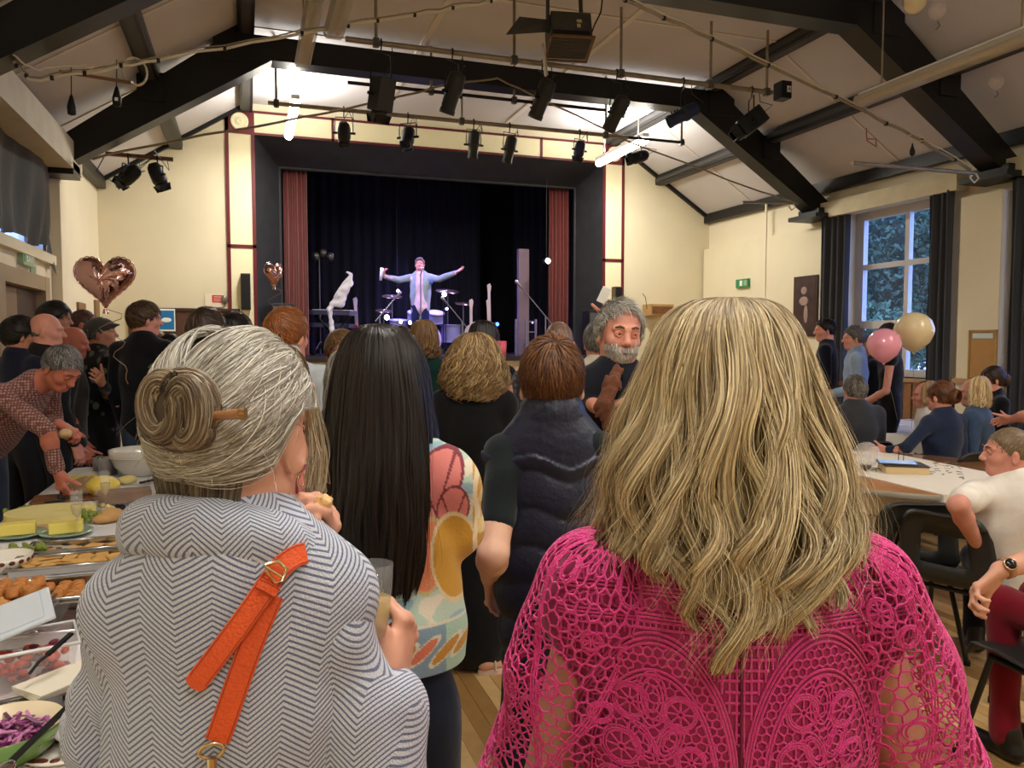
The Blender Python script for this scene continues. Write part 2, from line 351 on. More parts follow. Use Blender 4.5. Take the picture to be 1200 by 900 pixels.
# ---------------------------------------------------------------- curtains
def curtain(name, path, z0, z1, m, label, folds=.07, depth=.035, cat='curtain', group=None, parent=None, jit=.3):
    """pleated cloth sheet along a 2D path (list of xy), with real thickness by folds"""
    P = [Vector((*p, 0)) for p in path]; L = sum((P[i+1]-P[i]).length for i in range(len(P)-1)); n = max(24, int(L/folds*8)); nz = 10
    pts = []
    for i in range(n+1):
        s = L*i/n; k = 0
        while k < len(P)-2 and s > (P[k+1]-P[k]).length: s -= (P[k+1]-P[k]).length; k += 1
        t = (P[k+1]-P[k]).normalized(); pts.append((P[k]+t*s, Vector((-t.y, t.x, 0)), L*i/n))
    vs = []
    for j in range(nz+1):
        z = z0+(z1-z0)*j/nz
        for p, nn, s in pts:
            a = 2*math.pi*s/folds; w = depth*(math.sin(a+jit*math.sin(3*z+s*9))*.8+.35*math.sin(a*.43+1.3+z*.6))
            vs.append(p+nn*w+Vector((0, 0, z)))
    fs = [(j*(n+1)+i, j*(n+1)+i+1, (j+1)*(n+1)+i+1, (j+1)*(n+1)+i) for j in range(nz) for i in range(n)]
    o = MB().add(vs, fs, True).build(name, m, parent)
    if parent is None: tag(o, label, cat, group)
    return o
GREYC = mat('charcoal_curtain', (56, 58, 62), .9, sheen=.2)
REDC = mat('red_stage_curtain', (104, 34, 28), .8, sheen=.3, var=.1, vscale=6)
NAVYC = mat('black_backdrop', (17, 17, 38), .85, sheen=.1)
curtain('stage_curtain', [(.60, 13.25), (.98, 13.25)], 1.36, 4.42, REDC, 'dark red velvet stage curtain gathered at the left of the stage', .075, .04)
curtain('stage_curtain', [(5.28, 13.25), (5.68, 13.25)], 1.36, 4.42, REDC, 'dark red velvet stage curtain gathered at the right of the stage', .075, .04)
curtain('backdrop_curtain', [(-1.1, 16.3), (4.9, 16.3)], 1.36, 5.2, NAVYC, 'navy black backdrop drape across the back of the stage', .22, .06)
curtain('backdrop_curtain', [(5.75, 16.6), (7.3, 14.0)], 1.36, 5.2, NAVYC, 'black wing drape behind the right stage curtain', .22, .06)
curtain('window_curtain', [(XR-.18, 9.30), (XR-.10, 8.85)], .25, 3.42, GREYC, 'charcoal curtain hanging at the left side of the far window', .11, .04)
curtain('window_curtain', [(XR-.15, 7.43), (XR-.17, 7.08)], .25, 3.42, GREYC, 'charcoal curtain hanging at the right side of the far window, behind the balloons', .11, .04)
curtain('window_curtain', [(XR-.12, 6.36), (XR-.14, 5.7)], .25, 3.42, GREYC, 'charcoal curtain at the right edge of the picture beside the nearer pier', .11, .04)
# black cloth over the left high window
def black_cloth():
    vs = []; n, m = 30, 16; y0, y1 = 6.9, 9.42
    for j in range(m+1):
        for i in range(n+1):
            u = i/n; v = j/m; y = y0+(y1-y0)*u; zb = 2.55-.22*max(0, (u-.86)/.14)**2+.03*math.sin(u*17)
            z = 3.62+(zb-3.62)*v; x = XL+.06+.03*math.sin(u*40+v*5)*v+.05*math.sin(v*3.1)*math.sin(u*9+1)
            vs.append((x, y, z))
    fs = [(j*(n+1)+i, j*(n+1)+i+1, (j+1)*(n+1)+i+1, (j+1)*(n+1)+i) for j in range(m) for i in range(n)]
    tag(MB().add(vs, fs, True).build('blackout_cloth', mat('blackout_cloth', (11, 11, 12), .8, sheen=.2)), 'black cloth pinned over the high window on the left wall', 'cloth')
black_cloth()
# ---------------------------------------------------------------- outside: lawn and hedge trees seen through the window
def outside():
    g = MB().box((8.8, -6, -.6), (40, 45, -.5)); struct('trim_48', g, mat('grass', (60, 84, 50), .9, var=.3, vscale=2))
    rng = np.random.default_rng(3)
    lm = attr_mat('hedge_leaves', .7)
    spots = [(17.2, 18.6, 7.2, 2.6), (20.2, 14.0, 7.4, 2.8), (22, 21.5, 8, 2.9), (13.4, 14.2, 2.6, 1.15), (14.4, 16.9, 2.5, 1.15), (15.2, 11.5, 2.8, 1.2)]
    TL = ['tall dusk-dark tree in the left panes of the far window', 'tall dusk-dark tree in the right panes of the far window', 'furthest dark tree behind the others, under the patch of pale sky', 'low pale bush in the middle panes of the window', 'low pale bush at the left of the middle panes', 'low bush outside, at the right of the window panes']
    for i, (x, y, h, r) in enumerate(spots):
        n = 14000; d = rng.normal(size=(n, 3)); d /= np.linalg.norm(d, axis=1)[:, None]
        rad = r*(.72+.3*rng.random(n))*(1+.18*np.sin(d[:, 0]*7+i)*np.sin(d[:, 2]*6))
        c = d*rad[:, None]*np.array((1, 1, h*.5/r)); c += np.array((x, y, h*.5-.2))
        a = rng.normal(size=(n, 3))*.042; b_ = rng.normal(size=(n, 3))*.042
        V = np.concatenate([c-a, c+b_, c+a, c-b_], 1).reshape(-1, 3); Fc = np.arange(4*n).reshape(-1, 4)
        me = bpy.data.meshes.new('foliage'); me.from_pydata(V.tolist(), [], Fc.tolist())
        tone = np.array(lin((66, 90, 62)))*(.6+.8*rng.random(n))[:, None]*(1.5 if h < 3 else 1)
        ca = me.color_attributes.new('col', 'FLOAT_COLOR', 'POINT'); ca.data.foreach_set('color', np.repeat(np.c_[tone, np.ones(n)], 4, 0).ravel().astype(np.float32))
        t = empty('bush' if h < 3 else 'tree', (x, y, -.5), TL[i], 'bush' if h < 3 else 'tree', 'bushes outside the window' if h < 3 else 'trees outside the window')
        link('foliage', me, t, lm)
        MB().tube([(x, y, -.5), (x+.1, y, h*.6)], [.16, .08], 7).build('trunk', WOOD, t)
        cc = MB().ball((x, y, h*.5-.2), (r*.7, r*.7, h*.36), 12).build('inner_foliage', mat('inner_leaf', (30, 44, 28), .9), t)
outside()
# ================================================================ ceiling fittings and the lighting rig
TUBE = mat('lit_tube', (255, 247, 228), .5, emis=TUBE_E)
DIFF = mat('tube_diffuser', (206, 192, 158), .35, spec=.5)
DIFFC = mat('clear_diffuser', (190, 180, 165), .3, alpha=.55)
def fitting(x, y0, y1, z, lit, label, rods=True):
    t = empty('fluorescent_fitting', (x, y0, z), label, 'ceiling light', 'fluorescent fittings')
    MB().box((x-.05, y0, z), (x+.05, y1, z+.06), bev=.01).build('fitting_body', WHITE, t)
    if lit:
        MB().tube([(x, y0+.03, z-.035), (x, y1-.03, z-.035)], .058, 14).build('tube', TUBE, t)
    else:
        MB().tube([(x-.03, y0+.04, z-.03), (x-.03, y1-.04, z-.03)], .019, 10).build('tube', mat('unlit_tube', (226, 212, 160), .3), t)
        MB().tube([(x+.03, y0+.04, z-.03), (x+.03, y1-.04, z-.03)], .019, 10).build('tube', mat('unlit_tube', (226, 212, 160), .3), t)
        pr = [(-.075, .03), (-.085, -.02), (-.06, -.06), (.06, -.06), (.085, -.02), (.075, .03)]
        MB().prism([(x+a, 0, z+b) for a, b in pr], (0, y0-.02, 0), (0, y1+.02, 0)).build('diffuser', DIFFC, t)
    if rods:
        for yy in (y0+.25, y1-.25): MB().tube([(x, yy, z+.05), (x, yy, ZC)], .009, 6).build('hanging_rod', STEEL, t)
fitting(LX[0], 10.05, 11.75, 4.60, True, 'lit fluorescent tube hanging above the left end of the stage front')
fitting(LX[1], 10.2, 11.85, 4.60, True, 'lit fluorescent tube hanging at the right end of the stage front')
fitting(.62, 7.1, 8.75, 4.62, False, 'unlit fluorescent fitting at upper left, the further of two in line')
fitting(.72, 5.0, 6.6, 4.15, False, 'unlit fluorescent fitting at upper left, the nearer and larger of two in line')
fitting(5.75, 4.25, 6.15, 3.97, False, 'long unlit twin-tube fitting with clear cover at upper right')
for _x in LX:
    for _y in (1.2, -2.2): fitting(_x, _y-.85, _y+.85, 4.28, True, 'lit fluorescent fitting over the near part of the hall, %s side, %s' % ('left' if _x < 3 else 'right', 'front row' if _y > 0 else 'back row'))
# --- pipes
def pipe(name, a, b, r, m, label, drops=(), group=None, cat='bar'):
    t = empty(name, a, label, cat, group); MB().tube([a, b], r, 10).build('bar', m, t)
    for d in drops:
        p = Vector(a).lerp(Vector(b), d); MB().tube([p+Vector((0, 0, -.05)), (p.x, p.y, ZC)], .016, 8).build('drop_rod', STEEL, t)
        MB().box((p.x-.03, p.y-.03, p.z-.04), (p.x+.03, p.y+.03, p.z+.04)).build('clamp', MGREY, t)
    return t
ZP1, ZP2, ZP3 = 4.5, 4.42, 4.66
p1a, p1b = at_z(404, 48, ZP1), at_z(908, 107, ZP1); YP1 = (p1a.y+p1b.y)/2; p1a.y = p1b.y = YP1
pipe('lighting_bar', p1a, p1b, .028, STEEL, 'pale scaffold lighting bar in front of the black collar beam', (.06, .35, .60, .83, .985), 'lighting bars')
p2a, p2b = at_z(314, 120, ZP2), at_z(735, 161, ZP2); YP2 = (p2a.y+p2b.y)/2; p2a.y = p2b.y = YP2
pipe('lighting_bar', p2a, p2b, .026, STEEL, 'long thin lighting bar behind the collar beam, nearest the stage', (.02, .5, .93), 'lighting bars')
p2c = Vector((p2b.x+.9, YP2, ZP2)); pipe('lighting_bar', p2b+Vector((.01, 0, 0)), p2c, .02, MBLACK, 'short black bar that continues the stage-side lighting bar at right', (.95,), 'lighting bars')
p3a, p3b = at_z(407, 98, ZP3), at_z(711, 128, ZP3); Y3 = (p3a.y+p3b.y)/2; p3a.y = p3b.y = Y3
pipe('lighting_bar', p3a, p3b, .022, MBLACK, 'thin black bar hung under the collar beam between the two rows of lanterns', (.3, .62), 'lighting bars')
# --- lanterns
NAVY = mat('navy_lantern', (38, 46, 74), .5, metal=.2); DGREY = mat('lantern_grey', (52, 50, 46), .55, metal=.2)
def lantern(kind, px, py, bar_y, bar_z, aim, s, m, label, rz=0):
    """lantern hooked on a bar; its body centre hangs below"""
    c = at_y(px, py, bar_y); hook = Vector((c.x, bar_y, bar_z)); t = empty('stage_lantern', hook, label, 'stage light', 'stage lanterns')
    MB().tube([hook+Vector((0, .03, .0)), hook+Vector((0, .02, .035)), hook+Vector((0, -.02, .035)), hook+Vector((0, -.035, 0)), hook+Vector((0, -.01, -.04)), hook+Vector((0, 0, -.09))], .008, 6).build('hook_clamp', MBLACK, t)
    q = Vector(aim).normalized().to_track_quat('-Z', 'Y').to_matrix().to_4x4(); M = Matrix.Translation(c) @ q @ Matrix.Scale(s, 4)
    b = MB()
    if kind == 'profile':
        b.lathe([(0, .22), (.03, .22), (.045, .205), (.075, .20), (.088, .17), (.09, .06), (.094, .055), (.094, .02), (.078, .0), (.074, -.15), (.08, -.155), (.08, -.2), (.07, -.2), (.068, -.17), (0, -.165)], 20, M)
        for k in range(3): b.box((-.006, .07, -.12+.04*k), (.006, .1, -.1+.04*k), M)
    elif kind == 'fresnel':
        b.box((-.085, -.1, -.14), (.085, .1, .16), M, .015); b.lathe([(0, -.14), (.08, -.14), (.085, -.19), (.075, -.19), (.07, -.15)], 18, M)
        for k in range(4): b.box((-.089, -.07, -.05+.045*k), (.089, .07, -.035+.045*k), M)
    else:
        b.lathe([(0, .15), (.04, .15), (.075, .11), (.085, .06), (.085, -.06), (.07, -.1), (.062, -.1), (.06, -.06), (0, -.05)], 14, M)
    b.build('lantern_body', m, t)
    if kind == 'fresnel' or kind == 'par':
        w = .085 if kind == 'fresnel' else .07; bd = MB()
        for a in range(4):
            MM = M @ Matrix.Rotation(a*math.pi/2, 4, 'Z') @ Matrix.Translation((0, w, -.17 if kind == 'fresnel' else -.1)) @ Matrix.Rotation(R(-25), 4, 'X')
            bd.box((-w, 0, -.085), (w, .004, 0), MM)
        bd.build('barn_door', MBLACK, t)
    # yoke
    up = Vector((0, 0, 1)); ax = (q @ Vector((1, 0, 0))); hw = .115*s
    MB().tube([c+ax*hw, c+ax*hw+up*.1*s, hook+Vector((0, 0, -.09))+ax*hw*.9, hook+Vector((0, 0, -.09))-ax*hw*.9, c-ax*hw+up*.1*s, c-ax*hw], .007*max(s, .8), 6).build('yoke', MBLACK, t)
    for sg in (1, -1): MB().tube([c+ax*hw*sg*.7, c+ax*(hw+.03)*sg], .016*s, 8).build('tilt_knob', MBLACK, t)
    # cable looping to the bar
    MB().tube([c+(q @ Vector((0, 0, .18)))*s, c+(q @ Vector((.02, 0, .25)))*s+Vector((.05, 0, .04)), hook+Vector((.12, 0, -.12)), hook+Vector((.1, 0, .02))], .005, 5).build('cable', CABLE, t)
    return t
dn = (.0, .38, -.92)
lantern('fresnel', 447, 112, YP1, ZP1, (-.1, .25, -.96), 1.05, DGREY, 'square dark lantern with barn doors, first from the left on the front bar')
lantern('profile', 530, 110, YP1, ZP1, (-.22, .3, -.9), 1.0, DGREY, 'long black profile lantern, second from the left on the front bar')
lantern('profile', 635, 117, YP1, ZP1, (-.28, .3, -.88), 1.0, DGREY, 'long black profile lantern below the hanging heater, third on the front bar')
lantern('profile', 722, 134, YP1, ZP1, (-.25, .5, -.8), .95, DGREY, 'black profile lantern above the right-hand lit tube, fourth on the front bar')
lantern('profile', 800, 135, YP1, ZP1, (-.85, .3, -.45), .9, NAVY, 'navy blue profile lantern near the right beam')
lantern('fresnel', 880, 143, YP1, ZP1, (-.75, .3, -.62), 1.05, MBLACK, 'large square black lantern in front of the right truss leg')
lantern('par', 403, 156, YP2, ZP2, (.1, .6, -.7), .95, MBLACK, 'small black lantern furthest left on the stage-side bar')
lantern('par', 478, 161, YP2, ZP2, (-.2, -.3, -.9), 1.0, MBLACK, 'small lantern with pale side panels, second on the stage-side bar')
lantern('profile', 555, 170, YP2, ZP2, (.02, .35, -.93), .85, DGREY, 'stubby grey-black lantern, third on the stage-side bar')
lantern('profile', 597, 176, YP2, ZP2, (-.1, .35, -.9), .85, DGREY, 'stubby black lantern, fourth on the stage-side bar')
lantern('par', 679, 176, YP2, ZP2, (-.1, .3, -.9), .85, NAVY, 'small dark blue lantern left of the right-hand lit tube')
lantern('par', 748, 184, YP2, ZP2, (-.9, .1, -.3), 1.0, MBLACK, 'small black lantern tilted sideways beneath the right-hand lit tube end')
# box with number plate
c = at_y(917, 107, YP1)
t = empty('speaker_box', c, 'small black box with number plate 4 at the end of the front bar', 'box')
MB().box((c.x-.07, c.y-.08, c.z-.1), (c.x+.07, c.y+.08, c.z+.1), bev=.01).build('box_body', MBLACK, t)
MB().box((c.x+.0, c.y-.086, c.z-.03), (c.x+.055, c.y-.08, c.z+.04)).build('number_plate', WHITE, t)
me = text_mesh('4', .06, .001); o = link('number', me, t, MBLACK); o.location = (c.x+.028, c.y-.088, c.z+.005); o.rotation_euler = (R(90), 0, 0)
# left side bar with two floods
a, b = at_y(124, 180, 9.75), at_y(203, 187, 9.75)
t = empty('wooden_bar', a, 'brown wooden bar with two floods hung from it, upper left', 'bar'); MB().bar(a, b, .05, .04).build('bar', WOOD, t)
MB().tube([a, a+Vector((-.1, 0, -.2)), a+Vector((.05, 0, -.3)), b+Vector((-.3, 0, -.15))], .006, 5).build('cable', CABLE, t)
for px, lb, am in ((151, 'left', (-.6, .3, -.5)), (185, 'right', (.3, .2, -.8))):
    lantern('par', px, 206, 9.75, a.z-.02, am, 1.0, MBLACK, 'small black flood on the brown bar at upper left, the %s one' % lb)
# right side bars
def sidebar(pa, pb, y, r, label):
    a, b = at_y(*pa, y), at_y(*pb, y); t = empty('scaffold_bar', a, label, 'bar'); MB().tube([a, b], r, 8).build('bar', STEEL, t)
    MB().tube([b+Vector((.02, 0, 0)), b+Vector((.06, 0, -.05)), b+Vector((.0, 0, -.1)), b+Vector((-.06, 0, -.05)), b+Vector((-.02, 0, .0))], .009, 6).build('cable_coil', CABLEW, t)
    return t
sidebar((999, 191), (1142, 203), 6.2, .022, 'horizontal scaffold bar with coiled cable at the right truss leg')
sidebar((870, 237), (928, 238), 9.2, .02, 'short scaffold bar hung at the foot of the further right truss')
# wooden board and coils upper left
a, b = at_y(72, 84, 6.9), at_y(155, 97, 6.9)
t = empty('wooden_board', a, 'plain brown board tied up among the pale cables, upper left', 'board'); MB().bar(a, b, .16, .025, (0, -.3, 1)).build('board', mat('raw_board', (128, 92, 56), .6, var=.15), t)
c = at_y(158, 84, 6.9); pts = []
for k in range(90): aa = k/90*2*math.pi*4; pts.append(c+Vector((.085*math.cos(aa)*(1+.06*(k % 7)/7), .02*math.sin(k*.3), .11*math.sin(aa))))
tag(MB().tube(pts, .007, 6).build('cable_coil', CABLEW), 'pale coiled cable tied beside the brown board', 'cable')
for px, py, lb in ((84, 125, 'slim black dangling connector below the brown board'), (137, 115, 'triangular black plug with white label dangling on a cable')):
    c = at_y(px, py, 6.9); t = empty('dangling_plug', c, lb, 'plug', None)
    MB().tube([c+Vector((0, 0, .08)), c+Vector((.005, 0, .3))], .004, 5).build('cord', CABLE, t)
    MB().lathe([(0, -.07), (.03, -.06), (.035, 0), (.015, .07), (.008, .09), (0, .09)], 8, Matrix.Translation(c)).build('plug_body', MBLACK, t)
    if px > 100: MB().box((c.x-.012, c.y-.037, c.z-.03), (c.x+.012, c.y-.033, c.z-.005)).build('plug_label', WHITE, t)
# the sagging cable runs that cross the hall
def wire(name, pix, y, r, m, label, sub=6, ties=0, j=.01):
    P = [at_y(px, py, y) for px, py in pix]; pts = []
    for i in range(len(P)-1):
        for k in range(sub): u = k/sub; pts.append(P[i].lerp(P[i+1], u)+Vector((0, 0, random.uniform(-j, j))))
    pts.append(P[-1]); t = empty(name, P[0], label, 'cable')
    MB().tube(pts, r, 6).build('wire', m, t)
    if ties:
        mm = MB(); q = [p+Vector((0, -.01, r*1.7+random.uniform(-.006, .006))) for p in pts]; mm.tube(q, r*.5, 5); mm.build('taped_cable', CABLEW if m != CABLEW else STEEL, t)
        for k in range(2, len(pts)-1, ties): p = pts[k]; MB().tube([p+Vector((-.012, 0, 0)), p+Vector((.012, 0, 0))], r*1.5, 6).build('cable_tie', CABLE, t)
wire('cable_run', [(0, 62), (12, 66), (35, 95), (112, 84), (200, 67), (383, 35), (413, 28), (500, 15), (590, 0), (660, -12)], 6.5, .012, CABLEW, 'pale taped cable run crossing the upper left below the nearest truss', 6, 3)
wire('cable_run', [(660, -40), (733, 0), (800, 30), (900, 76), (1017, 133), (1080, 165), (1137, 200)], 6.45, .016, STEEL, 'taped cable run slanting down to the right truss leg', 6, 4)
wire('cable_run', [(108, 186), (180, 170), (240, 158), (330, 143), (400, 128), (470, 113), (530, 98), (582, 92)], 9.3, .014, STEEL, 'thin pole and cable rising from the left truss foot to the middle', 3, 0)
wire('cable_run', [(582, 92), (622, 110), (700, 147), (740, 167), (800, 190), (870, 217), (935, 239)], 9.3, .012, STEEL, 'thin cable falling from the middle to the right truss foot', 3, 0)
wire('loose_cable', [(0, 56), (10, 62), (40, 82), (80, 76), (110, 79)], 6.4, .007, CABLEW, 'loose pale cable looped at the left beam', 6)
wire('loose_cable', [(1078, 158), (1085, 164), (1070, 168), (1062, 160), (1072, 156)], 6.4, .006, CABLEW, 'small loop of cable hanging off the right-hand cable run', 5, 0, 0)
wire('loose_cable', [(1015, 150), (1016, 165), (1027, 172), (1026, 163), (1016, 163)], 6.4, .005, mat('red_cable', (150, 60, 40), .5), 'thin rod with small red-brown cable loop at the right', 5, 0, 0)
c = at_y(1069, 177, 6.4); t = empty('dangling_plug', c, 'pear-shaped dark plug hanging below the right-hand cable run', 'plug')
MB().lathe([(0, -.06), (.025, -.04), (.028, 0), (.01, .05), (.006, .08), (0, .08)], 8, Matrix.Translation(c)).build('plug_body', MBLACK, t)
# heater hanging from the roof
def heater():
    c = at_z(666, 42, 4.62); t = empty('hanging_heater', c, 'grey box heater with wire grille hanging from the ceiling at top centre', 'heater'); g = mat('heater_grey', (72, 68, 60), .6, metal=.3, var=.15)
    M = xf(c, -YAW+R(8), R(-18)); MB().box((-.2, -.17, -.14), (.2, .17, .14), M, .01).build('heater_body', g, t)
    gr = MB(); rm = mat('grille_rust', (120, 88, 60), .6, metal=.3)
    gr.box((-.22, -.19, -.16), (.22, -.17, -.14), M).box((-.22, .17, -.16), (.22, .19, -.14), M).box((-.22, -.19, -.16), (-.2, .19, -.14), M).box((.2, -.19, -.16), (.22, .19, -.14), M)
    gr.build('grille_frame', rm, t)
    for k in range(11): MB().box((-.2, -.16+k*.032, -.157), (.2, -.155+k*.032, -.152), M).build('grille_wire', MGREY, t)
    MB().box((.05, -.176, .02), (.1, -.171, .05), M).box((.05, -.176, -.04), (.085, -.171, .0), M).build('rating_label', mat('label_tan', (180, 160, 110), .5), t)
    MB().box((-.19, -.176, -.13), (.17, -.171, -.08), M).build('vent_slot', MBLACK, t)
    MB().tube([c+Vector((-.22, 0, 0)), c+Vector((-.22, 0, .6))], .02, 8).build('support_pole', MGREY, t)
    MB().tube([c+Vector((.14, 0, .1)), c+Vector((.12, 0, .6))], .022, 8).build('support_pole', MGREY, t)
    MB().prism([(0, 0, 0), (-.42, .05, -.06), (-.28, .05, .13), (.02, 0, .12)], c+Vector((-.22, -.02, 0)), c+Vector((-.22, -.01, .005))).build('reflector_flap', g, t)
    MB().bar(c+Vector((-.28, -.02, -.12)), c+Vector((-.24, -.02, -.42)), .05, .02).build('bracket', mat('bracket_pale', (170, 160, 140), .5, metal=.4), t)
heater()
wire('loose_cable', [(706, 0), (704, 14), (690, 45)], 7.3, .008, CABLE, 'black flex running from the ceiling to the heater', 4, 0)
# clear bulbs / clear balloons under the roof, right
for px, py, y, r, lb in ((1099, 12, 5.6, .085, 'clear balloon against the ceiling at the top right, with its ribbon'), (1168, 96, 5.9, .075, 'clear balloon against the ceiling below the long unlit fitting')):
    c = at_y(px, py, y); t = empty('clear_balloon', c, lb, 'balloon', 'clear balloons at the ceiling')
    MB().lathe([(0, -r*1.12), (r*.35, -r*.98), (r*.8, -r*.55), (r, 0), (r*.75, r*.68), (r*.4, r*.93), (0, r)], 20, Matrix.Translation(c)).build('balloon_skin', mat('clear_film', (235, 215, 200), .08, alpha=.22, spec=.8), t)
    MB().tube([c-Vector((0, 0, r*1.1)), c+Vector((.03, 0, -r*1.6)), c+Vector((-.02, 0, -r*2.1))], .004, 5).build('ribbon', CABLE, t)
c = at_y(1072, 2, 5.6); o = MB().ball(c, (.1, .1, .11), 16).build('cream_balloon', mat('cream_latex', (222, 204, 160), .25, coat=.4)); tag(o, 'cream balloon against the ceiling, cut by the top edge', 'balloon')
# lit-room wall things
def flat_text(body, size, loc, rot, m, parent, name='lettering', depth=.001, sp=1.0):
    o = link(name, text_mesh(body, size, depth, sp), parent, m); o.location = loc; o.rotation_euler = rot; return o
# EXIT signs
GRN = mat('sign_green', (40, 120, 70), .4, emis=.15); WHT = mat('sign_white', (235, 240, 230), .4); RDL = mat('sign_red', (196, 50, 44), .4)
c = at_x(27, 302, XL); t = empty('exit_sign', (XL, c.y, c.z), 'green and white exit sign above the left door', 'sign')
MB().box((XL, c.y-.2, c.z-.075), (XL+.05, c.y+.2, c.z+.075)).build('sign_box', mat('sign_pale_green', (150, 172, 140), .4), t)
flat_text('EXIT', .13, (XL+.052, c.y+.04, c.z), (R(90), 0, R(90)), WHT, t)
MB().box((XL+.05, c.y-.18, c.z-.05), (XL+.053, c.y-.11, c.z+.05)).build('arrow_panel', GRN, t)
c = at_x(38, 317, XL); MBx = MB().box((XL, c.y-.1, c.z-.05), (XL+.01, c.y+.1, c.z+.05)).build('small_sign', mat('sign_pale_green2', (128, 150, 118), .4)); tag(MBx, 'small pale green sign just below the exit sign at left', 'sign')
c = at_x(872, 332, XR-.14); t = empty('exit_sign', (c.x, c.y, c.z), 'small green running-man exit sign on the cream wall at right', 'sign')
MB().box((c.x-.05, c.y-.17, c.z-.07), (c.x, c.y+.17, c.z+.07)).build('sign_box', GRN, t)
MB().box((c.x-.055, c.y-.02, c.z-.045), (c.x-.05, c.y+.05, c.z+.045)).build('sign_figure', WHT, t); MB().box((c.x-.055, c.y-.15, c.z-.045), (c.x-.05, c.y-.06, c.z+.045)).build('sign_arrow_panel', mat('sign_pale_green', (150, 172, 140), .4), t)
# fish-like picture sign & red-white sign, noticeboard, poster on stage wall left
a, b = at_y(150, 362, YS), at_y(281, 362, YS)
t = empty('notice_board', (a.x, YS, a.z-.5), 'brown-framed notice board on the wall left of the stage', 'notice board')
MB().box((a.x, YS-.03, a.z-.7), (b.x, YS, a.z)).build('board_face', mat('board_brown', (84, 54, 38), .7, var=.1), t)
for z in (a.z, a.z-.7): MB().box((a.x, YS-.05, z-.02), (b.x, YS, z+.02)).build('board_frame', mat('board_frame', (64, 40, 28), .5), t)
c = at_y(195, 375, YS-.06); t = empty('wall_poster', c, 'blue poster with white border and white fish-like shape', 'poster')
MB().box((c.x-.12, c.y, c.z-.165), (c.x+.12, c.y+.01, c.z+.165)).build('poster_border', WHT, t); MB().box((c.x-.105, c.y-.003, c.z-.14), (c.x+.105, c.y, c.z+.14)).build('poster_sheet', mat('poster_blue', (40, 118, 176), .4), t)
MB().ball((c.x, c.y-.003, c.z), (.07, .003, .035), 14).build('poster_shape', WHT, t)
c = at_y(252, 352, YS-.02); t = empty('safety_sign', c, 'white sign with red lettering panel, left of the stage frame', 'sign')
MB().box((c.x-.14, c.y, c.z-.1), (c.x+.12, c.y+.01, c.z+.1)).build('sign_plate', mat('sign_cream', (230, 216, 190), .5), t); MB().box((c.x-.04, c.y-.004, c.z-.03), (c.x+.11, c.y, c.z+.08)).build('red_panel', RDL, t)
for k in range(3): MB().box((c.x-.02, c.y-.006, c.z+.05-k*.03), (c.x+.09, c.y-.004, c.z+.056-k*.03)).build('text_line', WHT, t)
c = at_y(263, 351, YS-.03); o = MB().ball(c, (.05, .03, .07), 10).build('wall_bell', mat('bell_grey', (120, 118, 108), .4, metal=.4)); tag(o, 'small grey bell fixed beside the red and white sign', 'bell')
def wall_speaker(px, py, w, h, m, label):
    c = at_y(px, py, YS-.1); t = empty('wall_speaker', c, label, 'speaker'); MB().box((c.x-w/2, c.y-.07, c.z-h/2), (c.x+w/2, c.y+.07, c.z+h/2), bev=.012).build('speaker_box', m, t)
    MB().box((c.x-w*.42, c.y-.075, c.z-h*.46), (c.x+w*.42, c.y-.07, c.z+h*.46)).build('speaker_grille', MBLACK if m != MBLACK else MGREY, t)
wall_speaker(288, 342, .14, .55, mat('speaker_dark', (50, 44, 36), .6), 'tall slim dark speaker on the left column of the proscenium')
wall_speaker(723, 347, .15, .33, mat('speaker_brown', (96, 72, 44), .6), 'brown box speaker on the right column of the proscenium')
for px, py, w, h, y, lb in ((331, 372, .34, .55, 12.62, 'black monitor speaker standing at the left corner of the stage'), (697, 378, .36, .6, 12.62, 'black monitor speaker standing at the right corner of the stage')):
    c = at_y(px, py, y); t = empty('stage_speaker', (c.x, y, 1.35), lb, 'speaker'); MB().box((c.x-w/2, y-.12, 1.35), (c.x+w/2, y+.15, c.z+.22), bev=.02).build('speaker_box', MBLACK, t); MB().box((c.x-w*.42, y-.13, 1.4), (c.x+w*.42, y-.12, c.z+.17)).build('speaker_grille', MGREY, t)
# picture and notice boards on the right
c = at_x(945, 359, XR-.14); t = empty('framed_picture', c, 'dark framed picture of a pale figure on the cream wall', 'picture')
MB().box((c.x-.03, c.y-.26, c.z-.46), (c.x, c.y+.26, c.z+.46)).build('picture_frame', mat('picture_frame', (58, 40, 34), .5), t); MB().box((c.x-.033, c.y-.22, c.z-.42), (c.x-.03, c.y+.22, c.z+.42)).build('picture_sheet', mat('picture_sheet', (64, 44, 40), .5, var=.4, vscale=6), t)
ff = MB().ball((c.x-.034, c.y+.02, c.z+.24), (.004, .07, .06), 10).ball((c.x-.034, c.y+.02, c.z+.08), (.004, .11, .07), 10).ball((c.x-.034, c.y-.03, c.z-.12), (.004, .05, .14), 10); ff.build('pictured_figure', mat('picture_pale', (150, 128, 118), .6), t)
c = at_x(1151, 417, XR-.17); t = empty('cork_board', c, 'tan board with a white header label on the pier at right', 'notice board')
MB().box((c.x-.0, c.y-.17, c.z-.34), (c.x+.01, c.y+.17, c.z+.29)).build('cork_sheet', mat('cork', (178, 134, 78), .8, var=.1), t)
MB().box((c.x-.01, c.y-.18, c.z+.28), (c.x+.01, c.y+.18, c.z+.3)).box((c.x-.01, c.y-.18, c.z-.36), (c.x+.01, c.y-.165, c.z+.3)).box((c.x-.01, c.y+.165, c.z-.36), (c.x+.01, c.y+.18, c.z+.3)).build('board_frame', WOODL, t)
MB().box((c.x-.006, c.y-.13, c.z+.2), (c.x, c.y+.13, c.z+.26)).build('header_label', mat('label_blue_white', (196, 214, 216), .4), t)
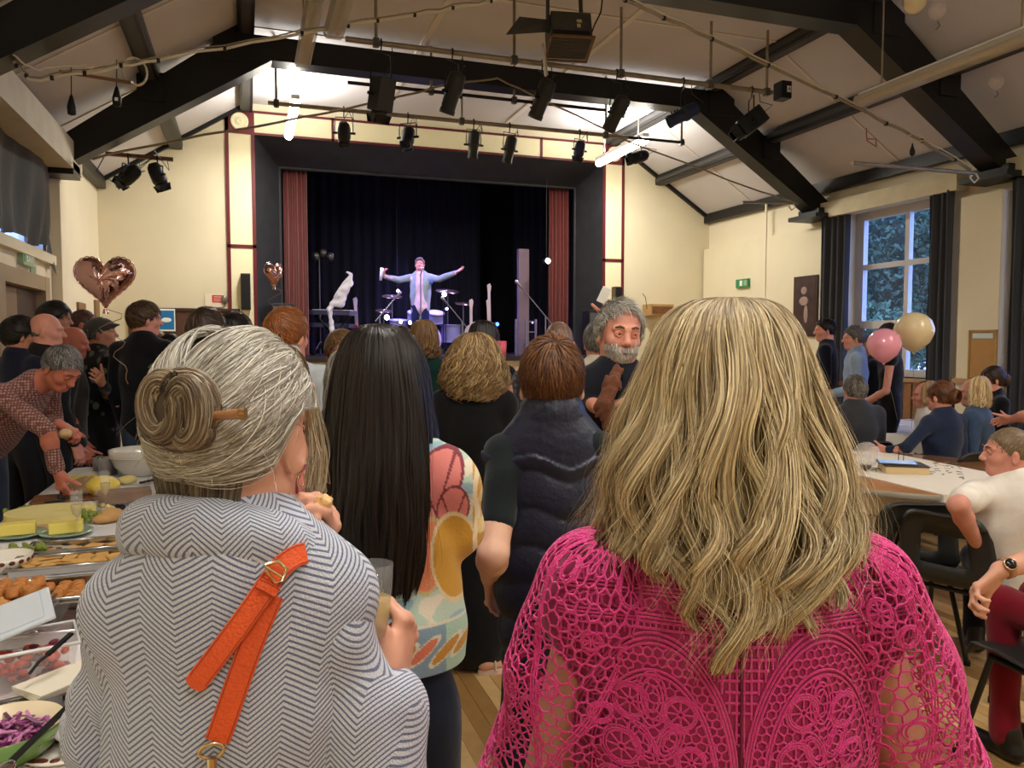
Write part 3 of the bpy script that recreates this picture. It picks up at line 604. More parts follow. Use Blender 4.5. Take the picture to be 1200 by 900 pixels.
for i, (px, py, lb) in enumerate(((96, 366, 'small brown notice board on the left wall behind the bald heads'), (114, 362, 'narrow brown board on the left wall, nearer the stage'))):
    c = at_x(px, py, XL+.02); MBo = MB().box((XL, c.y-.22+.08*i, c.z-.3), (XL+.03, c.y+.22-.08*i, c.z+.12)).build('wall_board', mat('board_tan', (132, 100, 64), .6)); tag(MBo, lb, 'notice board')
c = at_y(772, 362, YS-.2); t = empty('wall_shelf', c, 'wooden box shelf on the wall right of the stage with a small aerial beside it', 'shelf')
MB().box((c.x-.22, c.y-.1, c.z-.12), (c.x+.25, c.y+.2, c.z+.08)).build('shelf_box', WOODL, t); MB().box((c.x-.19, c.y-.11, c.z-.09), (c.x+.22, c.y-.08, c.z+.04)).build('shelf_inside', WOOD, t)
MB().tube([(c.x-.24, c.y, c.z), (c.x-.27, c.y, c.z+.2), (c.x-.33, c.y, c.z+.27)], .007, 5).build('aerial', MGREY, t)
# ================================================================ implicit-surface modelling for bodies, garments, food
BIG = 9.0
class SDF:
    def __init__(s, k=.03): s.p = []; s.k = k
    def cone(s, a, b, r0, r1=None, k=None, flat=None, sub=False):
        s.p.append(('c', np.array(a, float), np.array(b, float), r0, r0 if r1 is None else r1, k or s.k, flat, sub)); return s
    def ell(s, c, r, Rm=None, k=None, sub=False):
        r = np.array(r if hasattr(r, '__len__') else (r, r, r), float)
        s.p.append(('e', np.array(c, float), r, np.eye(3) if Rm is None else np.array(Rm, float), 0, k or s.k, None, sub)); return s
    def chain(s, pts, rs, k=None, flat=None):
        for i in range(len(pts)-1): s.cone(pts[i], pts[i+1], rs[i], rs[i+1], k, flat)
        return s
    def mesh(s, vox, noise=None, post=None, name='surface', lo=None, hi=None):
        mn = np.full(3, 1e9); mx = -mn
        for q in s.p:
            if q[7]: continue
            if q[0] == 'c': m = max(q[3], q[4]); a = np.minimum(q[1], q[2])-m; b = np.maximum(q[1], q[2])+m
            else: m = q[2].max(); a = q[1]-m; b = q[1]+m
            mn = np.minimum(mn, a); mx = np.maximum(mx, b)
        mn -= vox*3; mx += vox*3
        if lo is not None: mn = np.maximum(mn, lo)
        if hi is not None: mx = np.minimum(mx, hi)
        n = np.ceil((mx-mn)/vox).astype(int)+1
        D = np.full(n, BIG, np.float32); ax = [mn[i]+vox*np.arange(n[i]) for i in range(3)]
        for q in s.p:
            k = q[5]
            if q[0] == 'c': m = max(q[3], q[4])+k+vox*2; a = np.minimum(q[1], q[2])-m; b = np.maximum(q[1], q[2])+m
            else: m = q[2].max()+k+vox*2; a = q[1]-m; b = q[1]+m
            i0 = np.clip(np.floor((a-mn)/vox).astype(int), 0, n); i1 = np.clip(np.ceil((b-mn)/vox).astype(int)+1, 0, n)
            if (i1 <= i0).any(): continue
            X = ax[0][i0[0]:i1[0]][:, None, None].astype(np.float32); Y = ax[1][i0[1]:i1[1]][None, :, None].astype(np.float32); Z = ax[2][i0[2]:i1[2]][None, None, :].astype(np.float32)
            if q[0] == 'c':
                px, py, pz = X-q[1][0], Y-q[1][1], Z-q[1][2]; ba = q[2]-q[1]
                if q[6] is not None:
                    f, sc = np.array(q[6][0], float), q[6][1]; e = 1/sc-1
                    dt = px*f[0]+py*f[1]+pz*f[2]; px = px+e*dt*f[0]; py = py+e*dt*f[1]; pz = pz+e*dt*f[2]; ba = ba+e*ba.dot(f)*f
                L = max(ba.dot(ba), 1e-9); t = np.clip((px*ba[0]+py*ba[1]+pz*ba[2])/L, 0, 1)
                d = np.sqrt((px-t*ba[0])**2+(py-t*ba[1])**2+(pz-t*ba[2])**2)-(q[3]+(q[4]-q[3])*t)
                if q[6] is not None: d = d*max(q[6][1], .6)
            else:
                Rm = q[3]; dx, dy, dz = X-q[1][0], Y-q[1][1], Z-q[1][2]
                l = [dx*Rm[0][j]+dy*Rm[1][j]+dz*Rm[2][j] for j in range(3)]; r = q[2]
                k0 = np.sqrt((l[0]/r[0])**2+(l[1]/r[1])**2+(l[2]/r[2])**2); k1 = np.sqrt((l[0]/r[0]**2)**2+(l[1]/r[1]**2)**2+(l[2]/r[2]**2)**2)
                d = k0*(k0-1)/np.maximum(k1, 1e-6)
            d = np.broadcast_to(d, tuple(i1-i0)).astype(np.float32)
            sl = tuple(slice(i0[i], i1[i]) for i in range(3)); A = D[sl]
            if q[7]: h = np.maximum(k-np.abs(A+d), 0)/k; D[sl] = np.maximum(A, -d)+h*h*k*.25
            else: h = np.maximum(k-np.abs(A-d), 0)/k; D[sl] = np.minimum(A, d)-h*h*k*.25
        if noise is not None or post is not None:
            X = ax[0][:, None, None]; Y = ax[1][None, :, None]; Z = ax[2][None, None, :]
            if noise is not None: D += noise(X, Y, Z).astype(np.float32)
            if post is not None: D = post(D, X, Y, Z).astype(np.float32)
        D[0] = D[-1] = 1; D[:, 0] = D[:, -1] = 1; D[:, :, 0] = D[:, :, -1] = 1
        return surface_nets(D, mn, vox, name)
def surface_nets(D, mn, vox, name='surface'):
    I = D < 0; c = [I[a:I.shape[0]-1+a, b:I.shape[1]-1+b, d:I.shape[2]-1+d] for a in (0, 1) for b in (0, 1) for d in (0, 1)]
    tot = sum(x.astype(np.int8) for x in c); act = (tot > 0) & (tot < 8); idx = np.argwhere(act)
    ids = np.full(act.shape, -1, np.int32); ids[act] = np.arange(len(idx)); i, j, k = idx.T
    cv = {(a, b, d): D[i+a, j+b, k+d] for a in (0, 1) for b in (0, 1) for d in (0, 1)}
    acc = np.zeros((len(idx), 3)); cnt = np.zeros(len(idx))
    for p in cv:
        for x in range(3):
            if p[x] == 0:
                q = list(p); q[x] = 1; q = tuple(q); v0, v1 = cv[p], cv[q]; m = (v0 < 0) != (v1 < 0); t = v0/np.where(m, v0-v1, 1)
                w = np.array(p, float)[None].repeat(len(idx), 0); w[:, x] = t; acc[m] += w[m]; cnt[m] += 1
    V = mn+(idx+acc/np.maximum(cnt, 1)[:, None])*vox; F = []
    for x in range(3):
        a = [slice(None)]*3; b = [slice(None)]*3; a[x] = slice(0, -1); b[x] = slice(1, None); s0 = I[tuple(a)]; s1 = I[tuple(b)]
        E = np.argwhere(s0 != s1); y, z = (x+1) % 3, (x+2) % 3
        ok = (E[:, y] > 0) & (E[:, z] > 0) & (E[:, y] < D.shape[y]-1) & (E[:, z] < D.shape[z]-1); E = E[ok]
        def g(dy, dz):
            e = E.copy(); e[:, y] -= dy; e[:, z] -= dz; return ids[e[:, 0], e[:, 1], e[:, 2]]
        q = np.stack([g(1, 1), g(0, 1), g(0, 0), g(1, 0)], 1); ins = s0[E[:, 0], E[:, 1], E[:, 2]]
        q[~ins] = q[~ins][:, ::-1]; F.append(q)
    F = np.concatenate(F); F = F[(F >= 0).all(1)]
    return np_mesh(V, F, name)
def np_mesh(V, F, name='surface', smooth=True):
    me = bpy.data.meshes.new(name); me.vertices.add(len(V)); me.vertices.foreach_set('co', np.asarray(V, np.float32).ravel())
    n, k = F.shape; me.loops.add(n*k); me.loops.foreach_set('vertex_index', F.ravel().astype(np.int32)); me.polygons.add(n)
    me.polygons.foreach_set('loop_start', np.arange(0, n*k, k, dtype=np.int32)); me.polygons.foreach_set('loop_total', np.full(n, k, np.int32))
    me.polygons.foreach_set('use_smooth', np.full(n, smooth)); me.update(calc_edges=True); return me
def set_col(me, c, name='col'):
    c = np.asarray(c, np.float32)
    if c.shape[1] == 3: c = np.c_[c, np.ones(len(c), np.float32)]
    a = me.color_attributes.new(name, 'FLOAT_COLOR', 'POINT'); a.data.foreach_set('color', c.astype(np.float32).ravel())
def verts(me): v = np.empty(len(me.vertices)*3, np.float32); me.vertices.foreach_get('co', v); return v.reshape(-1, 3)
def wave_noise(seed, amp, freq, n=5):
    r = np.random.default_rng(seed); K = r.normal(size=(n, 3))*freq; ph = r.random(n)*6.28
    def f(X, Y, Z):
        o = 0
        for i in range(n): o = o+np.sin(K[i, 0]*X+K[i, 1]*Y+K[i, 2]*Z+ph[i]+.8*np.sin(K[(i+1) % n, 0]*Y*.7+K[(i+1) % n, 1]*Z*.7+ph[i]*2))
        return o*amp/n
    return f
def nrm(v): v = np.array(v, float); return v/max(np.linalg.norm(v), 1e-9)
def frame(yaw, pitch=0, roll=0):
    """columns right, forward, up; yaw clockwise seen from above, measured from the lens direction"""
    a = YAW+math.radians(yaw); f = np.array((math.sin(a), math.cos(a), 0)); r = np.array((math.cos(a), -math.sin(a), 0)); u = np.array((0, 0, 1.))
    p = math.radians(pitch); f, u = f*math.cos(p)+u*math.sin(p), u*math.cos(p)-f*math.sin(p)
    q = math.radians(roll); r, u = r*math.cos(q)-u*math.sin(q), u*math.cos(q)+r*math.sin(q)
    return np.stack([r, f, u], 1)
SK = dict(a=.076, b=.097, c=.098)
def add_head(s, c, Fm, sc=1., fine=False, ears=True):
    L = lambda *p: c+Fm @ (np.array(p)*sc); E = lambda p, r, k=.02, sub=False, Rm=None: s.ell(L(*p), np.array(r)*sc, Fm if Rm is None else Rm, k*sc, sub)
    E((0, -.010, .022), (SK['a'], SK['b'], SK['c'])); E((0, .018, -.035), (.055, .070, .073), .03); E((0, .050, -.082), (.030, .032, .024), .03)
    for x in (-1, 1):
        E((x*.036, .052, -.026), (.025, .026, .024), .02); s.cone(L(x*.047, .0, -.055), L(x*.02, .06, -.09), .020*sc, .016*sc, .02*sc)
        if ears:
            Re = Fm @ np.array(Matrix.Rotation(x*R(-22), 3, 'Z')); E((x*.080, -.008, -.012), (.008, .018, .031), .008, False, Re)
            if fine: E((x*.088, -.002, -.008), (.005, .009, .018), .006, True, Re)
        E((x*.031, .092, .003), (.017, .014, .013), .012, True); s.cone(L(x*.012, .087, .022), L(x*.045, .075, .022), .010*sc, .008*sc, .015*sc)
        if fine:
            E((x*.031, .0785, .003), (.0145, .0125, .0115), .003)
            s.cone(L(x*.010, .097, -.034), L(x*.010, .098, -.034), .0075*sc, None, .006*sc)
    s.cone(L(0, .084, .012), L(0, .106, -.028), .009*sc, .0125*sc, .012*sc)
    s.cone(L(-.018, .080, -.057), L(.018, .080, -.057), .007*sc, None, .008*sc); s.cone(L(-.016, .079, -.068), L(.016, .079, -.068), .008*sc, None, .008*sc)
    if fine: s.cone(L(-.022, .090, -.0622), L(.022, .090, -.0622), .0016*sc, None, .003*sc, None, True)
def add_hand(s, w, d, n, right_side, sc=1., curl=(25, 25, 25, 25), thumb=(20, 20), spread=5, kf=.003, tdir=None):
    """w wrist point, d direction wrist->knuckles, n the way the palm faces, right_side the side the thumb leaves from"""
    d = nrm(d); n = nrm(np.array(n)-d*np.dot(n, d)); t = nrm(np.cross(n, d)); t = t if np.dot(t, right_side) > 0 else -t
    P = lambda a, b, c=0: w+(d*a+t*b+n*c)*sc
    for b, l in ((.026, .086), (.010, .091), (-.008, .087), (-.026, .078)): s.cone(P(.0, b*.55), P(l, b), .0155*sc, .0125*sc, .014*sc, (n, .85))
    for b, l in ((.0275, .088), (.0095, .094), (-.0095, .090), (-.0275, .080)): s.ell(P(l-.003, b, -.007), .0085*sc, None, .008*sc)
    s.cone(P(.02, .02, .008), P(.05, .03, .012), .016*sc, .012*sc, .015*sc)
    for i, (b, l, ln) in enumerate(((.0275, .088, .074), (.0095, .094, .082), (-.0095, .090, .076), (-.0275, .080, .060))):
        a = math.radians(spread*(1.5-i)); dd = d*math.cos(a)+t*math.sin(a); p = P(l, b); r = (.0093, .0095, .009, .008)[i]*sc
        cu = curl[i] if hasattr(curl[i], '__len__') else (curl[i]*.8, curl[i]*1.1, curl[i]*.7); ang = 0
        for j, fr in enumerate((.45, .31, .24)):
            ang += math.radians(cu[j]); q = p+(dd*math.cos(ang)+n*math.sin(ang))*ln*fr*sc
            s.cone(p, q, r*(1-.07*j), r*(1-.07*(j+1)), kf*sc if j or True else .01); s.ell(p, r*1.04, None, .004*sc); p = q
    p = P(.022, .026, .006); q = P(.058, .050, .014); td = nrm(d*.62+t*.62+n*.35) if tdir is None else nrm(tdir)
    s.cone(p, q, .016*sc, .0125*sc, .012*sc)
    a2 = nrm(td*math.cos(R(thumb[0]))+d*math.sin(R(thumb[0]))*.6); q2 = q+td*.034*sc; q3 = q2+nrm(td*.7+a2*.5)*.028*sc
    s.cone(q, q2, .0118*sc, .0108*sc, .006*sc); s.cone(q2, q3, .0105*sc, .009*sc, .004*sc)
# ---------------------------------------------------------------- hair
HAIRM = attr_mat('hair_strands', .42, .35)
HAIRD = attr_mat('hair_dark_strands', .33, .45)
def ribbons(P, Wd, C, out, rng, tilt=.6):
    """P (n,m,3) strand points, Wd (n,m) half widths, C (n,m,3) colours, out (n,m,3) outward directions -> V,F,C arrays"""
    n, m, _ = P.shape; T = np.gradient(P, axis=1); T /= np.maximum(np.linalg.norm(T, axis=2, keepdims=True), 1e-9)
    sd = np.cross(T, out); sd /= np.maximum(np.linalg.norm(sd, axis=2, keepdims=True), 1e-9); on = np.cross(sd, T)
    a = (rng.random((n, 1, 1))-.5)*2*tilt; sd = sd*np.cos(a)+on*np.sin(a)
    up = np.cross(sd, T); sg = np.sign((up*out).sum(2, keepdims=True)); up = up*np.where(sg == 0, 1, sg)
    V = np.stack([P-sd*Wd[..., None], P+up*Wd[..., None]*.55, P+sd*Wd[..., None]], 2).reshape(-1, 3)
    b = (np.arange(n)[:, None]*m+np.arange(m-1)[None])*3; b = b.reshape(-1)
    F = np.concatenate([np.stack([b, b+1, b+4, b+3], 1), np.stack([b+1, b+2, b+5, b+4], 1)]); CC = np.repeat(C.reshape(-1, 3), 3, 0)
    return V, F, CC
def palette(cols, n, rng, m, var=.15, root=None):
    L = np.array([lin(c) for c in cols]); i = rng.integers(0, len(L), n); j = rng.integers(0, len(L), n); t = rng.random((n, 1))
    c = (L[i]*t+L[j]*(1-t))*(1+var*rng.normal(size=(n, 1))); c = np.clip(c, .001, 1)[:, None, :].repeat(m, 1)
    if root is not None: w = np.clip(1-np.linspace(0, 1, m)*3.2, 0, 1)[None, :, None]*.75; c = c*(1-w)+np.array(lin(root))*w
    return c
def join_parts(parts, name='hair'):
    V, F, C, o = [], [], [], 0
    for v, f, c in parts: V.append(v); F.append(f+o); C.append(c); o += len(v)
    me = np_mesh(np.concatenate(V), np.concatenate(F), name); set_col(me, np.concatenate(C)); return me
def hairline(y): return -.072+1.12*np.maximum(0, y+.035)
def hair_shell(c, Fm, sc, th, vox, col, line=hairline, front=True, rough_=.004, seed=1):
    s = SDF(); L = lambda *p: c+Fm @ (np.array(p)*sc)
    s.ell(L(0, -.012, .024), np.array((SK['a']+th, SK['b']+th, SK['c']+th))*sc, Fm, .01)
    def post(D, X, Y, Z):
        dx, dy, dz = X-c[0], Y-c[1], Z-c[2]; y = (dx*Fm[0, 1]+dy*Fm[1, 1]+dz*Fm[2, 1])/sc; z = (dx*Fm[0, 2]+dy*Fm[1, 2]+dz*Fm[2, 2])/sc
        g = (line(y)-z)*.62*sc; k = .022*sc; h = np.maximum(k-np.abs(D-g), 0)/k; return np.maximum(D, g)+h*h*k*.25
    me = s.mesh(vox, wave_noise(seed, rough_*sc, 70/sc), post); v = verts(me)
    F = np.empty(len(me.loops), np.int32); me.loops.foreach_get('vertex_index', F); bpy.data.meshes.remove(me)
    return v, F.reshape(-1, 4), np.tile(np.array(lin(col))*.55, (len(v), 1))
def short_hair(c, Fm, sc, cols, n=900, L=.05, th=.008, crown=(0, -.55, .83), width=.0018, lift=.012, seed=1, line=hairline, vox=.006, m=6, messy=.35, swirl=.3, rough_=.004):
    rng = np.random.default_rng(seed); parts = [hair_shell(c, Fm, sc, th, vox, cols[0], line, rough_=rough_, seed=seed)]
    d = rng.normal(size=(n*3, 3)); d /= np.linalg.norm(d, axis=1)[:, None]; rad = np.array((SK['a'], SK['b'], SK['c'])); p = d*rad+np.array((0, -.012, .024))
    d = d[p[:, 2] > line(p[:, 1])][:n]; n = len(d); cr = nrm(crown); t = d-cr*(d @ cr)[:, None]; tl = np.linalg.norm(t, axis=1)[:, None]; t = t/np.maximum(tl, 1e-6)
    dirn = t-d*(t*d).sum(1)[:, None]; dirn /= np.maximum(np.linalg.norm(dirn, axis=1)[:, None], 1e-6)
    side = np.cross(d, dirn); dirn = dirn+side*(swirl+messy*rng.normal(size=(n, 1))); dirn /= np.linalg.norm(dirn, axis=1)[:, None]
    u = np.linspace(0, 1, m)[None, :, None]; Ls = (L*(.6+.7*rng.random((n, 1, 1))))/.095; ang = u*Ls
    dv = d[:, None]*np.cos(ang)+dirn[:, None]*np.sin(ang); lf = 1+(th*.7+lift*u*(1-.25*u)*(.4+rng.random((n, 1, 1))*1.0))/.09
    P = dv*rad*lf+np.array((0, -.012, .024)); P = c+(P*sc) @ Fm.T; out = dv @ Fm.T
    Wd = np.broadcast_to(width*(1-.75*np.linspace(0, 1, m)**2)[None], (n, m))*sc
    parts.append(ribbons(P, Wd, palette(cols, n, rng, m), out, rng)); return join_parts(parts)
def envelope(levels):
    A = np.array(levels, float)
    def f(az, s):
        x = np.clip(s, 0, 1)*(len(A)-1); i = np.arange(len(A)); sm = [np.interp(x, i, A[:, k]) for k in range(A.shape[1])]
        z, rx, ry, cy = sm[:4]; cx = sm[4] if A.shape[1] > 4 else 0
        return np.stack([cx+rx*np.sin(az), cy-ry*np.cos(az), z], -1)
    return f
def refine(levels, k=4):
    A = np.array(levels, float); n = len(A); x = np.linspace(0, n-1, (n-1)*k+1); i = np.arange(n); out = []
    for xx in x:
        j = int(min(xx, n-2)); t = xx-j; p0, p1, p2, p3 = A[max(j-1, 0)], A[j], A[j+1], A[min(j+2, n-1)]
        out.append(.5*((2*p1)+(-p0+p2)*t+(2*p0-5*p1+4*p2-p3)*t*t+(-p0+3*p1-3*p2+p3)*t**3))
    return np.array(out)
def env_hair(c, Fm, sc, levels, cols, n=2500, m=18, az_max=115, width=.0018, wave=(.0, 8), layer=.16, seed=2, clumps=40, clump_pull=.5, s_end=(.8, 1.0), fly=.03, frizz=.002, root=None, back=True, bulge=.006, s0r=.18, tilt=.6, edge=None):
    """hair falling over an envelope; az=0 is the back of the head"""
    rng = np.random.default_rng(seed); A = refine(levels); E = envelope(A); am = math.radians(az_max)
    az = (rng.random(n)*2-1)*am; cw = 2*am/clumps; cj = rng.normal(size=clumps+2)*.25; ci = np.clip(np.floor((az+am)/cw), 0, clumps-1).astype(int)
    cc = -am+(ci+.5+cj[ci])*cw; ph = rng.random(clumps+2)[ci]*6.28*.4; fr = (1+.25*rng.normal(size=clumps+2))[ci]; ca = (.7+.6*rng.random(clumps+2))[ci]; le = (rng.normal(size=clumps+2)*.045)[ci]
    s0 = rng.random(n)*s0r; s1 = s_end[0]+(s_end[1]-s_end[0])*rng.random(n)**.6+le; s1 = np.clip(s1, .2, 1)
    if edge is not None: s1 = np.minimum(s1, edge(az))
    u = np.linspace(0, 1, m)[None]; s = s0[:, None]+(s1-s0)[:, None]*u; pull = clump_pull*np.clip(s*1.6-.2, 0, 1); A2 = az[:, None]+(cc-az)[:, None]*pull
    lay = rng.random(n)**1.8*layer; P = E(A2, s); ctr = np.stack([np.zeros_like(s), np.interp(s*(len(A)-1), np.arange(len(A)), A[:, 3]), P[..., 2]], -1)
    out = P-ctr; zt = np.clip(1-s*4, 0, 1); out[..., 2] += zt*.08; out /= np.maximum(np.linalg.norm(out, axis=2, keepdims=True), 1e-6)
    rr = np.linalg.norm((P-ctr)[..., :2], axis=2); P = P-out*(lay[:, None]*np.minimum(rr, .12)+.002)[..., None]
    frac = (A2-cc[:, None])/cw; P = P+out*(bulge*np.cos(np.clip(frac, -1, 1)*np.pi*.9)*np.clip(s*2-.3, 0, 1))[..., None]
    tang = np.cross(out, np.array((0, 0, 1.))); tang /= np.maximum(np.linalg.norm(tang, axis=2, keepdims=True), 1e-6)
    w = wave[0]*np.clip(s*2.2-.5, 0, 1)*ca[:, None]; a = 2*np.pi*wave[1]*s*fr[:, None]+ph[:, None]
    P = P+tang*(w*np.sin(a))[..., None]+out*(w*.75*np.cos(a))[..., None]
    fz = np.cumsum(rng.normal(size=P.shape)*frizz, 1)*.35; P = P+fz; nf = int(n*fly)
    if nf: P[:nf] += out[:nf]*(np.linspace(0, 1, m)[None, :, None]**2*rng.random((nf, 1, 1))*.035)+tang[:nf]*(np.linspace(0, 1, m)[None, :, None]**2*rng.normal(size=(nf, 1, 1))*.03)
    parts = []
    if back:
        naz, ns = 40, 30; g, h = np.meshgrid(np.linspace(-am, am, naz), np.linspace(0, s_end[0]*.97, ns)); B = E(g, h)
        cB = np.stack([np.zeros_like(g), np.interp(h*(len(A)-1), np.arange(len(A)), A[:, 3]), B[..., 2]], -1); B = cB+(B-cB)*(1-layer*.9-.04); B[..., 2] -= .006*(1-h)
        b = (np.arange(ns-1)[:, None]*naz+np.arange(naz-1)[None]).reshape(-1); Fb = np.stack([b, b+1, b+naz+1, b+naz], 1)
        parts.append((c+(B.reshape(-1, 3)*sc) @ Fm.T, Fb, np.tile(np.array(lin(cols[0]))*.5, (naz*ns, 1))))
    P = c+(P*sc) @ Fm.T; out = out @ Fm.T; Wd = (width*sc*(1-.6*u**3))*np.ones((n, 1)); Wd[:nf] *= .3
    parts.append(ribbons(P, Wd, palette(cols, n, rng, m, root=root), out, rng, tilt)); return join_parts(parts)
# ---------------------------------------------------------------- people
SKIN = lambda n, c: mat('skin_'+n, c, .5, spec=.35, var=.08, vscale=22, bump=.05, bscale=120)
SKINS = dict(fair=SKIN('fair', (214, 160, 136)), pink=SKIN('pink', (216, 150, 130)), tan=SKIN('tan', (186, 128, 100)), red=SKIN('red', (188, 112, 92)), pale=SKIN('pale', (226, 182, 158)))
def cloth(n, c, rough=.85, var=.12, bump=.2, vs=10): return mat('cloth_'+n, c, rough, var=var, vscale=vs, bump=bump, bscale=26, sheen=.15, spec=.2)
SHOE = mat('black_leather', (22, 20, 20), .35, bump=.1, bscale=60)
EYEW = mat('eye_white', (230, 224, 216), .2); EYED = mat('eye_iris', (50, 38, 30), .15); LIPS = mat('lips', (176, 96, 88), .45)
def P3(v): return np.array(v, float)
class Person: pass
def person(label, px, py, depth, face=0, turn=0, pitch=0, roll=0, H_=None, sit=False, skin='fair', top='navy', topc=(30, 34, 46), sleeve='long', bottom='trousers', botc=(28, 30, 38), shoec=None,
           hair=None, arms=(None, None), bw=1.0, female=False, group=None, vox=None, legs=True, lean=0, side=0, headfwd=.0, curl=(18, 20, 22, 24), topmat=None, botmat=None, hs=1.0, eyes=False, collar=None, base_shift=(0, 0), fine=False, seed=None, nohand=(False, False), topfrac=None, hem=None, noise=1.0, name='person', floor=0., over=None, foot=True, notop=False, swk=None):
    """px,py: top of the head in the picture, depth along the lens; the body hangs below it, feet on the floor"""
    ht = P3(at(px, py, depth)); seed = seed or int(px*7+py); FB = frame(face); FH = frame(face+turn, pitch, roll); zt = ht[2]
    if sit: h = H_ or 1.70; drop = .865
    else: h = H_ or zt
    hs = hs*((h-floor)/1.74)**.5; hc = ht-FH @ (np.array((0, -.01, .128))*hs)
    r_, f_, u_ = FB[:, 0], FB[:, 1], FB[:, 2]; lv = math.radians(lean); sv = math.radians(side)
    up = nrm(u_*math.cos(lv)+f_*math.sin(lv)+r_*math.sin(sv))           # spine direction
    fw = nrm(f_-up*np.dot(f_, up))
    neck = hc-FH @ np.array((0, .012, .0))*hs-up*.088*hs-f_*.014-f_*headfwd*.6; N = neck-up*.046*h/1.74-f_*headfwd*.4
    K = (h-floor)/1.74; chest = N-up*.20*K; waist = N-up*.37*K; pelvis = N-up*.53*K
    sw = (swk or (.150 if female else .172)*bw**.5)*K; shL = N-up*.064*K-r_*sw-f_*.01; shR = N-up*.064*K+r_*sw-f_*.01
    V = vox or max(.0042, depth*1.25/900); floorp = np.array((pelvis[0]+base_shift[0], pelvis[1]+base_shift[1], 0.)) if not sit else np.array((pelvis[0], pelvis[1], 0))
    floorp = floorp+np.array((0, 0, floor)); root = empty(name, tuple(floorp), label, 'person', group); o = Person(); o.root = root; o.hc = hc; o.FH = FH; o.FB = FB; o.hs = hs
    body = SDF(.02); add_head(body, hc, FH, hs, fine or depth < 3.2)
    nr = .053 if female else .060; nbase = hc+FH @ (np.array((0, -.025, -.055))*hs)
    body.cone(nbase, N-up*.02, nr*hs, nr*1.12*hs, .03); body.cone(N-up*.03, N-up*.16*K, .07, .09, .05, (fw, .7)); body.cone(shL, shR, .042, None, .03)
    sl = {'long': 1.9, 'short': .62, 'none': -.1, 'threeq': 1.5}[sleeve]; up_l, fo_l = .30*K, .25*K
    top_ = SDF(.035); b = bw
    wr = (.118 if female else .142)*b; cr = (.138 if female else .155)*b; hr = (.155 if female else .150)*b; fl = (fw, .66)
    top_.cone(chest, waist, cr, wr, .05, fl); top_.cone(N-up*.10*K, chest, cr*.86, cr, .05, fl); top_.cone(waist, pelvis+up*.03, wr, hr*.98, .05, fl)
    [top_.cone(N-up*.03*K-f_*.01, q-up*.002, .068, .052*b**.5, .04, (fw, .85)) for q in (shL, shR)]; top_.cone(shL-up*.01, shR-up*.01, .052*b**.5, None, .05); top_.cone(N-up*.012, N-up*.09*K, nr*1.18+.012, .11*b, .045, (fw, .8))
    if collar != 'low': top_.cone(N+up*.0, N+up*.016-f_*.004, nr*1.2+.008, nr*1.12+.008, .015)
    if collar == 'high': top_.cone(N+up*.0, N+up*.045-f_*.006, nr*1.22+.012, nr*1.18+.012, .012)
    if hem: top_.cone(pelvis+up*.03, pelvis-u_*hem, hr*.98, hr*1.08, .05, fl)
    o.hands = []
    for i, (sh, sp, sg) in enumerate(((shL, arms[0], -1), (shR, arms[1], 1))):
        sp = sp or {}
        el = sp.get('el'); wr_ = sp.get('wr'); 
        if el is None: el = sh-u_*up_l*.985+r_*sg*.028*K-f_*.02+(f_*.12*math.sin(lv))
        elif len(el) == 3 and not isinstance(el, np.ndarray): el = sh+FB @ (np.array(el)*K)
        if wr_ is None: wr_ = el-u_*fo_l*.96+f_*.09*K-r_*sg*.012
        elif len(wr_) == 3 and not isinstance(wr_, np.ndarray): wr_ = el+FB @ (np.array(wr_)*K)
        am = .034 if female else .042; body.cone(sh, el, am*1.15, am*.95, .02); body.cone(el, el+(wr_-el)*.3, am*.95, am*.98, .015); body.cone(el+(wr_-el)*.3, wr_, am*.98, am*.62, .015)
        hd = sp.get('hd'); hd = nrm(wr_-el) if hd is None else (nrm(hd) if isinstance(hd, np.ndarray) else nrm(FB @ np.array(hd, float)))
        pn = sp.get('pn'); pn = -r_*sg if pn is None else (pn if isinstance(pn, np.ndarray) else FB @ np.array(pn, float)); th = sp.get('th'); th = f_ if th is None else (th if isinstance(th, np.ndarray) else FB @ np.array(th, float))
        if not nohand[i]: add_hand(body, wr_+hd*.012, hd, pn, th, (.90 if female else 1.0)*K**.5*sp.get('hsc', 1), sp.get('curl', curl), (15, 15), sp.get('spread', 4), .0035, sp.get('tdir'))
        o.hands.append((wr_, hd)); o.__dict__.setdefault('arm', []).append((np.array(sh), np.array(el), np.array(wr_))); ar = (.046 if female else .054)*min(1.1, bw**.5)
        if sleeve == 'long': top_.cone(sh, el, ar*1.12, ar*.90, .022); top_.cone(el, el+(wr_-el)*.93, ar*.90, ar*.66, .012)
        elif sleeve == 'threeq': top_.cone(sh, el, ar*1.12, ar*.92, .03); top_.cone(el, el+(wr_-el)*.5, ar*.92, ar*.85, .03)
        elif sleeve == 'short': top_.cone(sh, sh+(el-sh)*.66, ar*1.15, ar*1.12, .03)
    # body mesh: one surface
    bm_ = body.mesh(V, name='body'); o.body = link('body', bm_, root, SKINS[skin])
    vt = max(V*1.6, .008)
    def torso(q, e, w=1.0):
        q.cone(chest, waist, cr+e, wr+e*1.6, .05, fl); q.cone(N-up*.10*K, chest, cr*.86+e, cr+e, .05, fl); q.cone(waist, pelvis-up*.05, wr+e*1.6, hr+e, .05, fl)
        [q.cone(N-up*.03*K-f_*.01, w_-up*.002, .068+e*.6, .052*b**.5+e, .04, (fw, .85)) for w_ in (shL, shR)]; q.cone(N-up*.012, N-up*.09*K, nr*1.18+.012+e, .11*b+e, .045, (fw, .8))
    o.torso = torso
    if not notop: o.top = link(top, top_.mesh(vt, wave_noise(seed, .012*noise, 16), name=top), root, topmat or cloth(top+'_'+'_'.join(map(str, topc)), topc))
